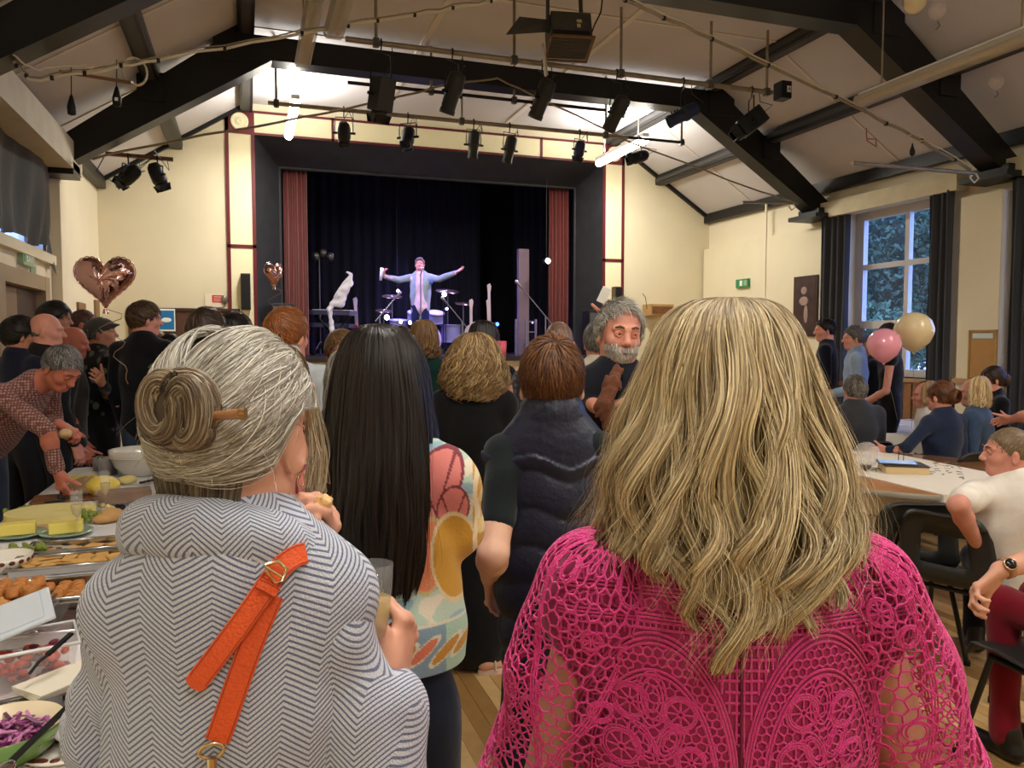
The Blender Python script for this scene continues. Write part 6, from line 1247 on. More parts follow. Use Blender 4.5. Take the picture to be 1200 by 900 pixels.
foil_heart(at(123, 331, 4.8), .375, -8, 'large rose gold foil heart balloon at the left, above the heads', tieto=at(150, 450, 5.0))
foil_heart(at(321, 322, 9.5), .34, -58, 'small rose gold foil heart balloon seen nearly edge-on before the stage column', tieto=at(322, 400, 9.5), sx=.9)
# ================================================================ the buffet
BX0, BX1, BY0, BY1, BZ = -1.10, -.24, .55, 5.80, .75
t = empty('buffet_table', (-.67, 3.2, 0), 'long buffet table along the left, laid with food', 'table')
for k in range(3): y0 = BY0+k*(BY1-BY0)/3; MB().box((BX0, y0+.005, BZ-.03), (BX1, y0+(BY1-BY0)/3-.005, BZ-.004)).build('tabletop', WOODL, t)
for y in (BY0+.1, 2.3, 4.0, BY1-.1):
    for x in (BX0+.08, BX1-.08): MB().tube([(x, y, 0), (x, y, BZ-.03)], .016, 8).build('leg', TUBEB, t)
WCL = mat('white_buffet_cloth', (222, 220, 220), .8, bump=.35, bscale=9)
m = MB(); nx, ny = 24, 120; v = [(BX0-.01+(BX1-BX0+.02)*i/nx, BY0+(BY1-BY0)*j/ny, BZ+.0012*math.sin(i*1.7+j*.35)+.0012*math.sin(j*.9)) for j in range(ny+1) for i in range(nx+1)]
m.add(v, [(j*(nx+1)+i, j*(nx+1)+i+1, (j+1)*(nx+1)+i+1, (j+1)*(nx+1)+i) for j in range(ny) for i in range(nx)], True)
for x, sg in ((BX0-.012, -1), (BX1+.012, 1)):
    v = [(x+sg*(.02+.018*math.sin(j*.9))*(r_/4), BY0+(BY1-BY0)*j/ny, BZ-.28*r_/4+.01*math.sin(j*.21)*(r_/4)) for r_ in range(5) for j in range(ny+1)]; m.add(v, [(r_*(ny+1)+j, r_*(ny+1)+j+1, (r_+1)*(ny+1)+j+1, (r_+1)*(ny+1)+j) for r_ in range(4) for j in range(ny)], True)
v = [(BX0+(BX1-BX0)*i/nx, BY1+.01+.01*math.sin(i)*(r_/4), BZ-.28*r_/4) for r_ in range(5) for i in range(nx+1)]; m.add(v, [(r_*(nx+1)+i, r_*(nx+1)+i+1, (r_+1)*(nx+1)+i+1, (r_+1)*(nx+1)+i) for r_ in range(4) for i in range(nx)], True)
tag(m.build('tablecloth', WCL), 'white cloth over the long buffet table at the left', 'tablecloth')
T0 = BZ+.004
def B(px, py): return at_z(px, py, T0)
CERA = mat('cream_ceramic', (226, 222, 210), .25, coat=.5); STEELB = mat('buffet_steel', (190, 188, 186), .22, metal=1); YEL = mat('yellow_cheese', (232, 206, 92), .55, bump=.2, bscale=40); PYEL = mat('pale_cheese', (226, 212, 140), .55, bump=.25, bscale=35, var=.08)
RIND = mat('cheese_rind', (150, 124, 92), .8, bump=.6, bscale=30, var=.25); BRD = mat('brown_pastry', (190, 124, 62), .5, bump=.35, bscale=50, var=.3, vscale=25); CRK = mat('cracker', (214, 166, 92), .7, bump=.3, bscale=60, var=.2); GRP = mat('green_grape', (124, 146, 58), .25, coat=.3); OLV = mat('black_olive', (20, 16, 20), .25)
PAT = mat('plate_white', (232, 226, 214), .25, coat=.5); PATB = mat('plate_pattern_brown', (92, 40, 28), .35); SAGE = mat('plate_sage', (142, 168, 152), .3, coat=.4)
def lathe_thing(name, prof, p, m, label, cat, n=36, grp=None, sx=1, sy=1, parent=None):
    o = MB().lathe(prof, n, Matrix.Translation(p), sx=sx, sy=sy).build(name, m, parent)
    if parent is None: tag(o, label, cat, grp)
    return o
def blob(name, prims, m, label, cat, vox=.004, nz=None, grp=None, parent=None):
    s = SDF(.012); [s.ell(np.array(c), r) for c, r in prims]; o = link(name, s.mesh(vox, nz), parent, m)
    if parent is None: tag(o, label, cat, grp)
    return o
# white ribbed serving bowl
p = B(166, 556); t = empty('serving_bowl', p, 'large cream ribbed serving bowl at the far end of the buffet', 'bowl'); MB().lathe([(0, 0), (.09, 0), (.10, .006), (.155, .06), (.178, .115), (.183, .125), (.188, .165), (.180, .165), (.172, .12), (.14, .05), (.08, .012), (0, .012)], 48, Matrix.Translation(p)).build('bowl_body', CERA, t); MB().tube([p+Vector((.183*math.cos(a), .183*math.sin(a), .122)) for a in np.linspace(0, 2*math.pi, 40, endpoint=False)], .004, 6, closed=True).build('raised_band', CERA, t)
for k, (px, py, r, h, lb) in enumerate(((127, 556, .055, .11, 'small steel pot behind the cheeses, right of two'), (117, 551, .04, .09, 'small steel pot behind the cheeses, left of two'))): p = B(px, py); lathe_thing('steel_pot', [(0, 0), (r, 0), (r, h), (r+.006, h+.003), (r-.004, h), (r-.004, .006), (0, .006)], p, STEELB, lb, 'pot')
p = B(110, 562); tag(MB().box((-.02, -.1, 0), (.02, .1, .008), xf(p, 1.2)).build('black_tongs', MBLACK), 'black tongs by the steel pots', 'tongs')
# cheeses
p = B(98, 570); o = MB().box((-.07, -.05, 0), (.07, .05, .06), xf(p, .3), .008).build('cheese_block', YEL); tag(o, 'yellow cheese block furthest back, by the man\'s hand', 'cheese')
p = B(98, 583); tag(MB().box((-.24, -.11, 0), (.2, .11, .012), xf(p, .1), .004).build('cheese_board', WOOD), 'dark wooden cheese board in front of the steel pots', 'board')
blob('rind_cheese', [(B(103, 580)+Vector((0, 0, .05)), (.10, .07, .05)), (B(96, 582)+Vector((0, 0, .035)), (.07, .06, .035))], RIND, 'grey-brown rinded cheese wedge on the dark board', 'cheese', nz=wave_noise(3, .004, 60))
blob('cut_cheese', [(B(121, 581)+Vector((0, 0, .055)), (.085, .07, .055))], YEL, 'rounded yellow cheese half at the right of the dark board', 'cheese', nz=wave_noise(4, .003, 60))
t = empty('pate_dish', B(147, 589), 'glass dish of coarse brown pate near the striped coat', 'dish'); p = B(147, 589); MB().box((-.14, -.075, 0), (.14, .075, .085), xf(p, .15), .012).build('glass_dish', GLASS, t); MB().box((-.125, -.062, .008), (.125, .062, .07), xf(p, .15), .01).build('pate', mat('pate_brown', (150, 112, 84), .7, bump=.6, bscale=40, var=.3), t)
p = B(150, 567); blob('cheese_piece', [(p+Vector((0, 0, .025)), (.05, .035, .028))], PYEL, 'small pale cheese wedge beside the pate dish', 'cheese')
for k, (px, py, a, lb) in enumerate(((172, 566, .9, 'black-handled knife at the right of the pate dish'), (65, 590, .4, 'small black-handled knife before the big cheese'))): p = B(px, py); t = empty('cheese_knife', p, lb, 'knife'); MB().box((-.05, -.009, .004), (.05, .009, .016), xf(p, a), .003).build('handle', MBLACK, t); MB().box((.05, -.008, .006), (.14, .008, .009), xf(p, a)).build('blade', CHROME, t)
p = B(60, 612); t = empty('round_cheese', p, 'big pale yellow round cheese with a cut section, in front of the man', 'cheese'); n = 40; prf = [(x*.17, y*.17) for x, y in [(math.cos(a), math.sin(a)) for a in np.linspace(.25, 5.6, n)]]+[(0, 0)]
MB().prism([(p.x+x*1.1, p.y+y, p.z) for x, y in prf], (0, 0, .004), (0, 0, .058)).build('cheese_paste', PYEL, t); MB().prism([(p.x+x*1.125, p.y+y*1.02, p.z) for x, y in prf], (0, 0, 0), (0, 0, .030)).build('rind', mat('pale_rind', (206, 176, 128), .8, bump=.4, bscale=40), t)
def cluster(name, centre, n, r, spread, m, label, cat, group, h=.02, seed=0, squash=1):
    rng = random.Random(seed); me = MB().ball((0, 0, 0), (r, r, r*squash), 10).mesh(name); me.materials.append(m)
    for k in range(n):
        o = link(name, me); a = rng.random()*6.28; q = rng.random()**.5*spread; o.location = centre+Vector((q*math.cos(a), q*math.sin(a)*.8, r*squash+rng.random()*h)); o.rotation_euler = (rng.random(), rng.random(), rng.random()*3); tag(o, label, cat, group)
cluster('grape', B(22, 607), 26, .011, .055, GRP, 'green grape in the bunch at the far left of the big cheese', 'grape', 'green grapes left of the big cheese', .04, 1)
cluster('grape', B(108, 612), 30, .011, .07, GRP, 'green grape in the bunch between the flute and the bread roll', 'grape', 'green grapes by the champagne flute', .04, 2)
cluster('black_olive', B(70, 601)+Vector((0, 0, .06)), 2, .014, .014, OLV, 'black olive on top of the big cheese wheel', 'olive', 'black olives on the cheese wheel', .005, 3)
cluster('black_olive', B(142, 598), 6, .012, .05, OLV, 'black olive in front of the pate dish', 'olive', 'black olives by the pate dish', .01, 4)
cluster('cheese_cube', B(112, 600), 9, .012, .08, PYEL, 'small pale cheese crumb behind the grapes', 'cheese', 'cheese crumbs behind the grapes', .012, 5)
blob('bread_roll', [(B(131, 611)+Vector((0, 0, .032)), (.055, .045, .032)), (B(122, 613)+Vector((0, 0, .02)), (.05, .03, .02))], mat('roll_tan', (206, 160, 104), .75, bump=.3, bscale=40, var=.15), 'tan bread roll right of the grapes', 'bread')
def plate(px, py, r, m, label, rim=None, name='dinner_plate', sx=1):
    p = B(px, py); t = empty(name, p, label, 'plate'); MB().lathe([(0, 0), (r*.6, 0), (r*.68, .006), (r, .016), (r, .02), (r*.66, .010), (0, .007)], 40, Matrix.Translation(p), sx=sx).build('plate_body', m, t)
    if rim:
        for k in range(rim): a = 2*math.pi*k/rim; q = p+Vector((r*.84*math.cos(a)*sx, r*.84*math.sin(a), .0175)); MB().ball(q, (.016 if k % 2 else .010, .010, .0012), 8, Matrix.Rotation(a+math.pi/2, 3, 'Z')).build('rim_motif', PATB, t)
    return t
for px, py, lb in ((22, 628, 'left'), (78, 626, 'right')):
    plate(px, py+1, .105, SAGE, 'sage green plate holding a butter block, %s of two' % lb); p = B(px, py)+Vector((0, 0, .01)); o = MB().box((-.065, -.035, 0), (.065, .035, .048), xf(p, .12), .005).build('butter_block', mat('butter', (238, 218, 112), .4)); tag(o, 'yellow butter block on the %s sage plate' % lb, 'butter')
def flute(p, label):
    t = empty('champagne_flute', p, label, 'glass'); M = Matrix.Translation(p); MB().lathe([(0, .004), (.03, .003), (.03, 0), (0, 0)], 20, M).lathe([(.0035, .003), (.003, .075), (.018, .10), (.026, .15), (.024, .205), (.0225, .205), (.0245, .15), (.016, .103), (0, .082)], 20, M).build('glass_body', GLASS, t); MB().lathe([(0, .084), (.0155, .104), (.0238, .145), (0, .145)], 20, M).build('sparkling_wine', mat('white_wine', (214, 190, 120), .05, alpha=.6), t)
flute(B(91, 630), 'half-full champagne flute standing before the right butter plate')
flute(B(124, 600), 'clear flute standing at the front of the pate dish')
# foil trays with crackers, salad plates
def tray(px, py, sx, sy, label, h=.03, m=None, a=0.02, grp=None):
    p = B(px, py); M = xf(p, a); t = empty('serving_tray', p, label, 'tray', grp); m = m or STEELB; b = MB(); b.box((-sx, -sy, 0), (sx, sy, .003), M)
    for (x0, y0, x1, y1) in ((-sx, -sy, -sx+.004, sy), (sx-.004, -sy, sx, sy), (-sx, -sy, sx, -sy+.004), (-sx, sy-.004, sx, sy)): b.box((x0, y0, .003), (x1, y1, h), M)
    b.build('tray_body', m, t); r = MB(); pts = [M @ Vector(q) for q in ((-sx-.008, -sy-.008, h), (sx+.008, -sy-.008, h), (sx+.008, sy+.008, h), (-sx-.008, sy+.008, h))]; r.tube(pts, .006, 6, closed=True).build('rolled_rim', m, t); return p, M
def pieces(name, M, n, nx_, sx, sy, mk, m, label, cat, grp, z=.006, layers=1, jit=.006, seed=1):
    rng = random.Random(seed); me = mk.mesh(name); me.materials.append(m); k = 0
    for l in range(layers):
        ny_ = max(1, n//nx_//layers)
        for j in range(ny_):
            for i in range(nx_):
                o = link(name, me); o.matrix_world = M @ Matrix.Translation((-sx+(i+.5)*2*sx/nx_+rng.uniform(-jit, jit), -sy+(j+.5+(.3 if l else 0))*2*sy/ny_+rng.uniform(-jit, jit), z[0]+z[1]*l if isinstance(z, tuple) else z)) @ Matrix.Rotation(rng.random()*6, 4, 'Z') @ Matrix.Rotation(rng.uniform(-.25, .25), 4, 'X'); tag(o, label, cat, grp)
ck = MB().box((-.032, -.022, 0), (.032, .022, .006), None, .004)
p, M = tray(108, 645, .22, .08, 'steel tray of pale crackers, the further cracker tray'); pieces('cracker', M, 20, 5, .19, .06, ck, CRK, 'oblong golden cracker in the further steel tray', 'cracker', 'crackers in the further tray', .008, seed=2)
p, M = tray(88, 664, .20, .085, 'steel tray of golden crackers, the nearer cracker tray'); pieces('cracker', M, 36, 6, .17, .07, ck, CRK, 'oblong golden cracker heaped in the nearer steel tray', 'cracker', 'crackers in the nearer tray', (.008, .012), 2, seed=3)
plate(30, 657, .15, PAT, 'oval white dish with dark brown rim motifs holding green salad', 22, 'salad_dish', 1.15)
cluster('salad_leaf', B(28, 655)+Vector((0, 0, .01)), 34, .016, .075, mat('salad_green', (126, 140, 58), .4, var=.3, vscale=40), 'green salad piece on the oval dish', 'salad', 'salad pieces on the oval dish', .03, 6, .55)
p = B(5, 669); t = empty('pattern_bowl', p, 'small white bowl with a brown pattern band at the left edge', 'bowl'); MB().lathe([(0, 0), (.05, 0), (.085, .03), (.095, .06), (.09, .06), (.08, .032), (0, .008)], 32, Matrix.Translation(p)).build('bowl_body', PAT, t)
for k in range(18): a = 2*math.pi*k/18; MB().ball(p+Vector((.0925*math.cos(a), .0925*math.sin(a), .045)), (.011, .003, .008), 8, Matrix.Rotation(a+math.pi/2, 3, 'Z')).build('rim_motif', PATB, t)
p, M = tray(62, 702, .33, .115, 'long steel tray of small sausage rolls', .035)
sr = MB().lathe([(0, 0), (.019, 0), (.0205, .008), (.0205, .026), (.017, .032), (.012, .034), (.010, .028), (0, .028)], 14)
rng = random.Random(4); me = sr.mesh('sausage_roll'); me.materials.append(BRD)
for l in range(2):
    for j in range(4 if l == 0 else 3):
        for i in range(9 if l == 0 else 6):
            o = link('sausage_roll', me); o.matrix_world = M @ Matrix.Translation((-.30+i*.046+rng.uniform(-.004, .004)+l*.02, -.085+j*.05+rng.uniform(-.004, .004)+l*.02, .004+l*.033)) @ Matrix.Rotation(rng.uniform(-.15, .15), 4, 'X'); tag(o, 'bite-sized golden sausage roll heaped in the long steel tray', 'sausage roll', 'sausage rolls in the steel tray')
p, M = tray(60, 738, .34, .125, 'second steel tray with pasties and serving spoons', .035)
MB().box((.02, -.11, .004), (.32, .11, .02), M, .006).build('brown_filling', mat('brownie', (66, 44, 38), .6, bump=.5, bscale=40, var=.2)); tag(bpy.data.objects['brown_filling'], 'flat dark brown slab in the right half of the second tray', 'cake')
pst = MB().ball((0, 0, .014), (.030, .022, .016), 12).box((-.028, -.004, .022), (.028, .004, .03), None, .003)
rng = random.Random(9); me = pst.mesh('pasty'); me.materials.append(mat('pasty_gold', (206, 148, 80), .5, bump=.3, bscale=50, var=.25, vscale=20))
for k in range(26): o = link('pasty', me); o.matrix_world = M @ Matrix.Translation((-.29+rng.random()*.2, -.09+rng.random()*.18, .004+(k//12)*.024)) @ Matrix.Rotation(rng.random()*6, 4, 'Z'); tag(o, 'golden mini pasty heaped in the left half of the second tray', 'pasty', 'mini pasties in the second tray')
def spoon(pa, pb, za, zb, w, label, handle=None, name='serving_spoon', m=None):
    a, b = at_z(*pa, za), at_z(*pb, zb); t = empty(name, b, label, 'spoon'); MB().bar(a, b, w, .004).build('handle', handle or CHROME, t); d = (b-a).normalized(); q = d.to_track_quat('Y', 'Z').to_matrix(); MB().ball(b+d*.02, (.022, .032, .006), 12, q).build('bowl', m or CHROME, t)
for k, (a, b, lb) in enumerate((((62, 692), (24, 738), 'first'), ((66, 696), (32, 738), 'second'), ((70, 702), (38, 740), 'third'))): spoon(a, b, .80, .775, .010, 'steel serving fork handle laid over the second tray, %s from the left' % lb, name='serving_fork')
spoon((46, 702), (0, 728), .83, .80, .016, 'black-handled serving spoon across the pasties', MBLACK)
# tub with lid
p = B(28, 800); M = xf(p, .25); t = empty('plastic_tub', p, 'clear plastic tub of red and purple salad with its frosted lid tipped on top', 'tub')
CLR = mat('clear_plastic', (236, 224, 226), .12, alpha=.30, spec=.7)
bm = MB(); sx, sy, h = .115, .085, .105
for (a, b) in (((-1, -1), (1, -1)), ((1, -1), (1, 1)), ((1, 1), (-1, 1)), ((-1, 1), (-1, -1))): bm.add([M @ Vector((a[0]*sx*.86, a[1]*sy*.86, 0)), M @ Vector((b[0]*sx*.86, b[1]*sy*.86, 0)), M @ Vector((b[0]*sx, b[1]*sy, h)), M @ Vector((a[0]*sx, a[1]*sy, h))], [(0, 1, 2, 3)])
bm.add([M @ Vector((x*sx*.86, y*sy*.86, .001)) for x, y in ((-1, -1), (1, -1), (1, 1), (-1, 1))], [(0, 1, 2, 3)]); bm.build('tub_body', CLR, t)
MB().tube([M @ Vector((x*sx*1.02, y*sy*1.02, h)) for x, y in ((-1, -1), (1, -1), (1, 1), (-1, 1))], .005, 6, closed=True).build('tub_rim', mat('tub_rim', (222, 222, 224), .3), t)
LM = M @ Matrix.Translation((-.045, .02, h+.045)) @ Matrix.Rotation(R(-16), 4, 'Y') @ Matrix.Rotation(R(8), 4, 'X'); MB().box((-sx*1.08, -sy*1.1, 0), (sx*1.02, sy*1.1, .008), LM, .004).box((-sx*.9, -sy*.9, .008), (sx*.84, sy*.9, .012), LM, .004).build('frosted_lid', mat('frosted_lid', (206, 216, 226), .35, alpha=.93), t)
rng = random.Random(3); cols = [mat('beetroot', (110, 34, 62), .4), mat('tomato', (200, 62, 44), .35), mat('onion_purple', (92, 50, 96), .45), mat('pepper_orange', (216, 106, 60), .4)]
mes = []
for c in cols: e = MB().ball((0, 0, 0), (.016, .011, .008), 8).mesh('salad_piece'); e.materials.append(c); mes.append(e)
for k in range(90): z = rng.random()*.062+.010; f = .78+.1*z/.07; o = link('salad_piece', mes[(0 if z < .035 else 1) if rng.random() < .6 else rng.randrange(4)]); o.matrix_world = M @ Matrix.Translation((rng.uniform(-1, 1)*sx*f*.95, rng.uniform(-1, 1)*sy*f*.9, z)) @ Matrix.Rotation(rng.random()*6, 4, 'Z') @ Matrix.Rotation(rng.random()*3, 4, 'X'); tag(o, 'chopped red and purple salad piece inside the clear tub', 'salad', 'salad pieces in the clear tub')
t = empty('salad_tongs', B(60, 780), 'black serving spoon leaning out of the clear tub', 'spoon'); MB().bar(at_z(84, 742, .90), at_z(55, 768, .87), .014, .005).build('handle', MBLACK, t); MB().tube([at_z(57, 767, .87), at_z(46, 775, .86), at_z(34, 790, .84)], .004, 6).build('shaft', MBLACK, t)
# napkins, tray of tomatoes, plates, bowl of red cabbage
p, M = tray(68, 846, .16, .10, 'dark-based steel tray under the paper napkins', .03, None, .3)
MB().box((.02, -.08, .004), (.15, .08, .012), M).build('tray_filling', mat('beetroot2', (70, 28, 40), .4, bump=.4)); tag(bpy.data.objects['tray_filling'], 'thin dark red slices left in the tray under the napkins', 'food')
for k in range(4):
    o = MB().box((-.085, -.055, 0), (.085, .055, .0035), xf(B(74, 818)+Vector((0, 0, .036+k*.004)), .62+k*.05)).build('paper_napkin', mat('napkin_cream', (232, 226, 208), .85)); tag(o, 'folded cream paper napkin in the stack beside the clear tub, %s' % ('bottom', 'second from bottom', 'third from bottom', 'topmost')[k], 'napkin', 'stack of paper napkins')
spoon((90, 818), (10, 895), .86, .82, .014, 'long black-handled spoon resting in the green bowl', MBLACK)
p = B(8, 893); t = empty('green_bowl', p, 'green-outside cream-inside bowl of shredded red cabbage at the lower left corner', 'bowl'); M = Matrix.Translation(p); MB().lathe([(0, 0), (.05, 0), (.085, .03), (.105, .075), (.103, .078)], 40, M).build('bowl_outside', mat('bowl_green', (110, 150, 74), .3, coat=.4), t); MB().lathe([(.103, .078), (.098, .076), (.08, .034), (0, .012)], 40, M).build('bowl_inside', mat('bowl_cream', (226, 212, 180), .3, coat=.4), t)
cab = [mat('red_cabbage', (150, 70, 130), .4), mat('red_cabbage_pale', (196, 130, 176), .4), mat('red_cabbage_dark', (96, 40, 84), .4)]; mes = []
for c in cab: e = MB().bar((-.022, 0, 0), (.022, 0, .004), .006, .003).mesh('cabbage_shred'); e.materials.append(c); mes.append(e)
for k in range(130): a = rng.random()*6.28; q = rng.random()**.5*.08; o = link('cabbage_shred', mes[rng.randrange(3)]); o.location = p+Vector((q*math.cos(a), q*math.sin(a), .040+rng.random()*.022)); o.rotation_euler = (rng.uniform(-.5, .5), rng.uniform(-.5, .5), rng.random()*6); tag(o, 'shred of red cabbage in the green bowl', 'cabbage', 'red cabbage shreds in the green bowl')
plate(86, 872, .115, PAT, 'white plate with dark brown rim motifs and crumbs, the upper of two', 22); plate(104, 893, .12, PAT, 'white plate with dark brown rim motifs, the lower of two under a napkin', 22)
cluster('crumb', B(80, 874)+Vector((0, 0, .008)), 16, .003, .06, BRD, 'brown crumb on the upper patterned plate', 'crumb', 'crumbs on the patterned plate', .0, 8)
s = SDF(.01); q = B(108, 884)+Vector((0, 0, .03)); s.ell(np.array(q), (.06, .035, .012)); s.ell(np.array(q+Vector((-.03, .02, .012))), (.04, .03, .01)); s.ell(np.array(q+Vector((.03, .01, .015))), (.03, .04, .01)); o = link('crumpled_napkin', s.mesh(.004, wave_noise(11, .012, 90)), None, mat('napkin_white', (232, 232, 232), .85)); tag(o, 'crumpled white napkin lying on the lower patterned plate', 'napkin')
p = B(98, 858); o = MB().ball(p+Vector((0, 0, .02)), (.05, .03, .006), 14).build('steel_spoon_bowl', CHROME); tag(o, 'steel spoon bowl lying between the two patterned plates', 'spoon')
# ================================================================ the three nearest women
from mathutils.bvhtree import BVHTree
def bvh_of(*objs):
    V, F = [], []
    for o in objs:
        me = o.data if hasattr(o, 'data') else o; n = len(V); v = verts(me); V += [Vector(x) for x in v.tolist()]; f = np.empty(len(me.loops), np.int32); me.loops.foreach_get('vertex_index', f); F += [[a+n for a in q] for q in f.reshape(-1, 4).tolist()]
    return BVHTree.FromPolygons(V, F)
# ---- P3: long black hair, patchwork blouse
bl_m = attr_mat('patchwork_print', .8, .3, sheen=.15, bump=.15, bscale=160)
p3 = person('woman with very long straight black hair and a patchwork print blouse and jeans', 446, 387, 1.6, -4, turn=4, skin='tan', topc=(120, 120, 120), female=True, bottom='jeans', botc=(22, 30, 48), group=G1, notop=True, vox=.0035, fine=True, bw=.98,
    arms=(None, dict(el=A(536, 620, 1.64), wr=A(518, 612, 1.88))), nohand=(False, True))
s = SDF(.03); p3.torso(s, .014)
s.cone(p3.pelvis+p3.up*.10, p3.pelvis-p3.up*.0, .165, .172, .04, (p3.fw, .7))
for (sh, el, wr) in p3.arm: s.cone(sh, el, .060, .056, .025); s.cone(el, el+(wr-el)*.8, .056, .045, .015)
cut = p3.pelvis[2]+.055
me = s.mesh(.003, wave_noise(31, .010, 26), lambda D, X, Y, Z: np.maximum(D, (cut-Z)*.9+0*X), name='blouse')
v = verts(me); u = (v-p3.N) @ p3.FB[:, 0]; w = p3.N[2]-v[:, 2]
def blob_d(cx, cy, rx, ry, a=0): ca, sa = math.cos(a), math.sin(a); dx, dy = u-cx, w-cy; x, y = dx*ca+dy*sa, -dx*sa+dy*ca; return np.sqrt((x/rx)**2+(y/ry)**2)
col = np.tile(np.array(lin((176, 196, 180))), (len(v), 1)); swirl = np.sin(u*60+3*np.sin(w*45))+np.sin(w*52+2*np.sin(u*38))
col[swirl > .7] = lin((214, 206, 186)); col[swirl < -.9] = lin((140, 170, 184))
def paint(mask, c): col[mask] = lin(c)
for (cx, cy, rx, ry, a, c, oc) in ((.115, .055, .045, .070, .5, (206, 122, 116), (120, 50, 62)), (.150, .110, .030, .045, .1, (206, 122, 116), (120, 50, 62)), (.085, .120, .028, .050, -.4, (214, 140, 120), (120, 50, 62)), (-.10, .08, .05, .07, -.5, (206, 122, 116), (120, 50, 62)), (.10, .20, .035, .07, .1, (214, 128, 92), (190, 170, 120)), (.155, .21, .045, .085, -.1, (190, 142, 52), (210, 190, 150)), (-.13, .2, .05, .08, 0, (190, 142, 52), (210, 190, 150)), (.03, .05, .03, .04, 0, (206, 122, 116), (120, 50, 62)), (0, .19, .05, .06, .3, (150, 180, 180), (220, 210, 190))):
    d = blob_d(cx, cy, rx, ry, a); paint(d < 1.12, oc); paint(d < 1, c); q = np.abs(np.sin(np.arctan2(w-cy-ry*.9, u-cx)*5)) < .16; paint((d < 1) & q & (c[0] > 200), oc)
sl = u > .19; paint(sl, (196, 148, 56)); paint(sl & (np.abs(u-.197-.004*np.sin(w*60)) < .006), (222, 206, 172)); d = blob_d(.215, .13, .014, .05, 0); paint(sl & (d < 1.2) & (np.sin(w*90) > 0), (214, 190, 130))
band = w > (p3.N[2]-cut-.105); paint(band, (122, 146, 164)); paint(band & (u > .135), (158, 188, 170)); paint(np.abs(w-(p3.N[2]-cut-.105)) < .003, (206, 200, 180))
for k in range(9): d = blob_d(-.16+k*.042, p3.N[2]-cut-.055+.008*(k % 2), .034, .010, -.7); paint(band & (d < 1.25), (206, 200, 180)); paint(band & (d < 1), (184, 132, 48) if k % 3 else (206, 116, 88))
set_col(me, col); link('blouse', me, p3.root, bl_m)
lv3 = [(.142, .004, .004, -.045), (.138, .035, .045, -.035), (.118, .066, .082, -.02), (.082, .086, .102, -.014), (.03, .098, .116, -.012), (-.03, .106, .122, -.014), (-.09, .112, .125, -.02), (-.15, .116, .128, -.03), (-.21, .118, .125, -.04), (-.27, .120, .122, -.045), (-.33, .118, .115, -.05), (-.39, .108, .105, -.055), (-.455, .085, .09, -.06)]
lv3 = [(z_, a_*1.06, b_, c_) for z_, a_, b_, c_ in lv3]
me = env_hair(p3.hc, p3.FH, p3.hs, lv3, [(z_, a_, b_, c_) for z_, a_, b_, c_ in ()] or [(16, 12, 12), (26, 20, 18), (38, 28, 24), (12, 10, 10)], n=5200, m=22, width=.0014, az_max=118, wave=(.004, 3), layer=.12, seed=12, clumps=46, clump_pull=.35, s_end=(.80, 1), fly=.03, frizz=.0012, bulge=.004, tilt=.5, edge=lambda az: 1-.05*np.abs(np.sin(az*9))-.03*np.abs(np.sin(az*23)))
link('hair', me, p3.root, HAIRD)
# jeans details: belt loops, back pocket stitching
bj = bvh_of(p3.bot); stitch = mat('stitch_tan', (96, 92, 100), .6)
def onto(bv, origin, direction, off):
    h = bv.ray_cast(Vector(origin), Vector(direction)); return None if h[0] is None else h[0]+h[1]*off
def cam_pts(bv, pix, off):
    out = []
    for px, py in pix:
        q = onto(bv, CAM, nrm(ray(px, py)), off)
        if q is not None: out.append(q)
    return out
pocket = cam_pts(bj, [(487, 732), (500, 729), (521, 724), (519, 740), (516, 762), (506, 770), (490, 774), (487, 750), (487, 732)], .0012)
if len(pocket) > 6: MB().tube(pocket, .0011, 4, caps=False).build('pocket_stitching', stitch, p3.root)
# ---- herringbone wool
def herringbone():
    m = mat('herringbone_wool', (200, 200, 205), .9, sheen=.3, spec=.15, bump=.5, bscale=420); nt = m.node_tree; N = nt.nodes; Lk = nt.links
    a = N.new('ShaderNodeAttribute'); a.attribute_name = 'huv'; sp = N.new('ShaderNodeSeparateXYZ'); Lk.new(a.outputs['Vector'], sp.inputs[0])
    tcn = N.new('ShaderNodeTexCoord'); nz = N.new('ShaderNodeTexNoise'); nz.inputs['Scale'].default_value = 30; nz.inputs['Detail'].default_value = 2; Lk.new(tcn.outputs['Object'], nz.inputs['Vector'])
    def M(op, x, y=None, z=None):
        n = N.new('ShaderNodeMath'); n.operation = op
        for i, v_ in enumerate((x, y, z)):
            if v_ is None: continue
            if isinstance(v_, (int, float)): n.inputs[i].default_value = v_
            else: Lk.new(v_, n.inputs[i])
        return n.outputs[0]
    cw = .031; u = M('DIVIDE', sp.outputs[0], cw); tri = M('PINGPONG', u, 1.0)
    vv = M('ADD', sp.outputs[1], M('MULTIPLY', tri, cw*.85)); vv = M('ADD', vv, M('MULTIPLY', M('SUBTRACT', nz.outputs['Fac'], .5), .0022))
    st = M('SINE', M('MULTIPLY', vv, 2*math.pi/.0066)); mr = N.new('ShaderNodeMapRange'); mr.inputs['From Min'].default_value = -.62; mr.inputs['From Max'].default_value = .0; Lk.new(st, mr.inputs['Value'])
    mx = N.new('ShaderNodeMix'); mx.data_type = 'RGBA'; mx.inputs[6].default_value = (*lin((104, 114, 144)), 1); mx.inputs[7].default_value = (*lin((206, 212, 224)), 1); Lk.new(mr.outputs[0], mx.inputs[0]); Lk.new(mx.outputs[2], N['Principled BSDF'].inputs['Base Color'])
    return m
HERR = herringbone()
def set_vec(me, c): a = me.attributes.new('huv', 'FLOAT_VECTOR', 'POINT'); a.data.foreach_set('vector', np.asarray(c, np.float32).ravel())
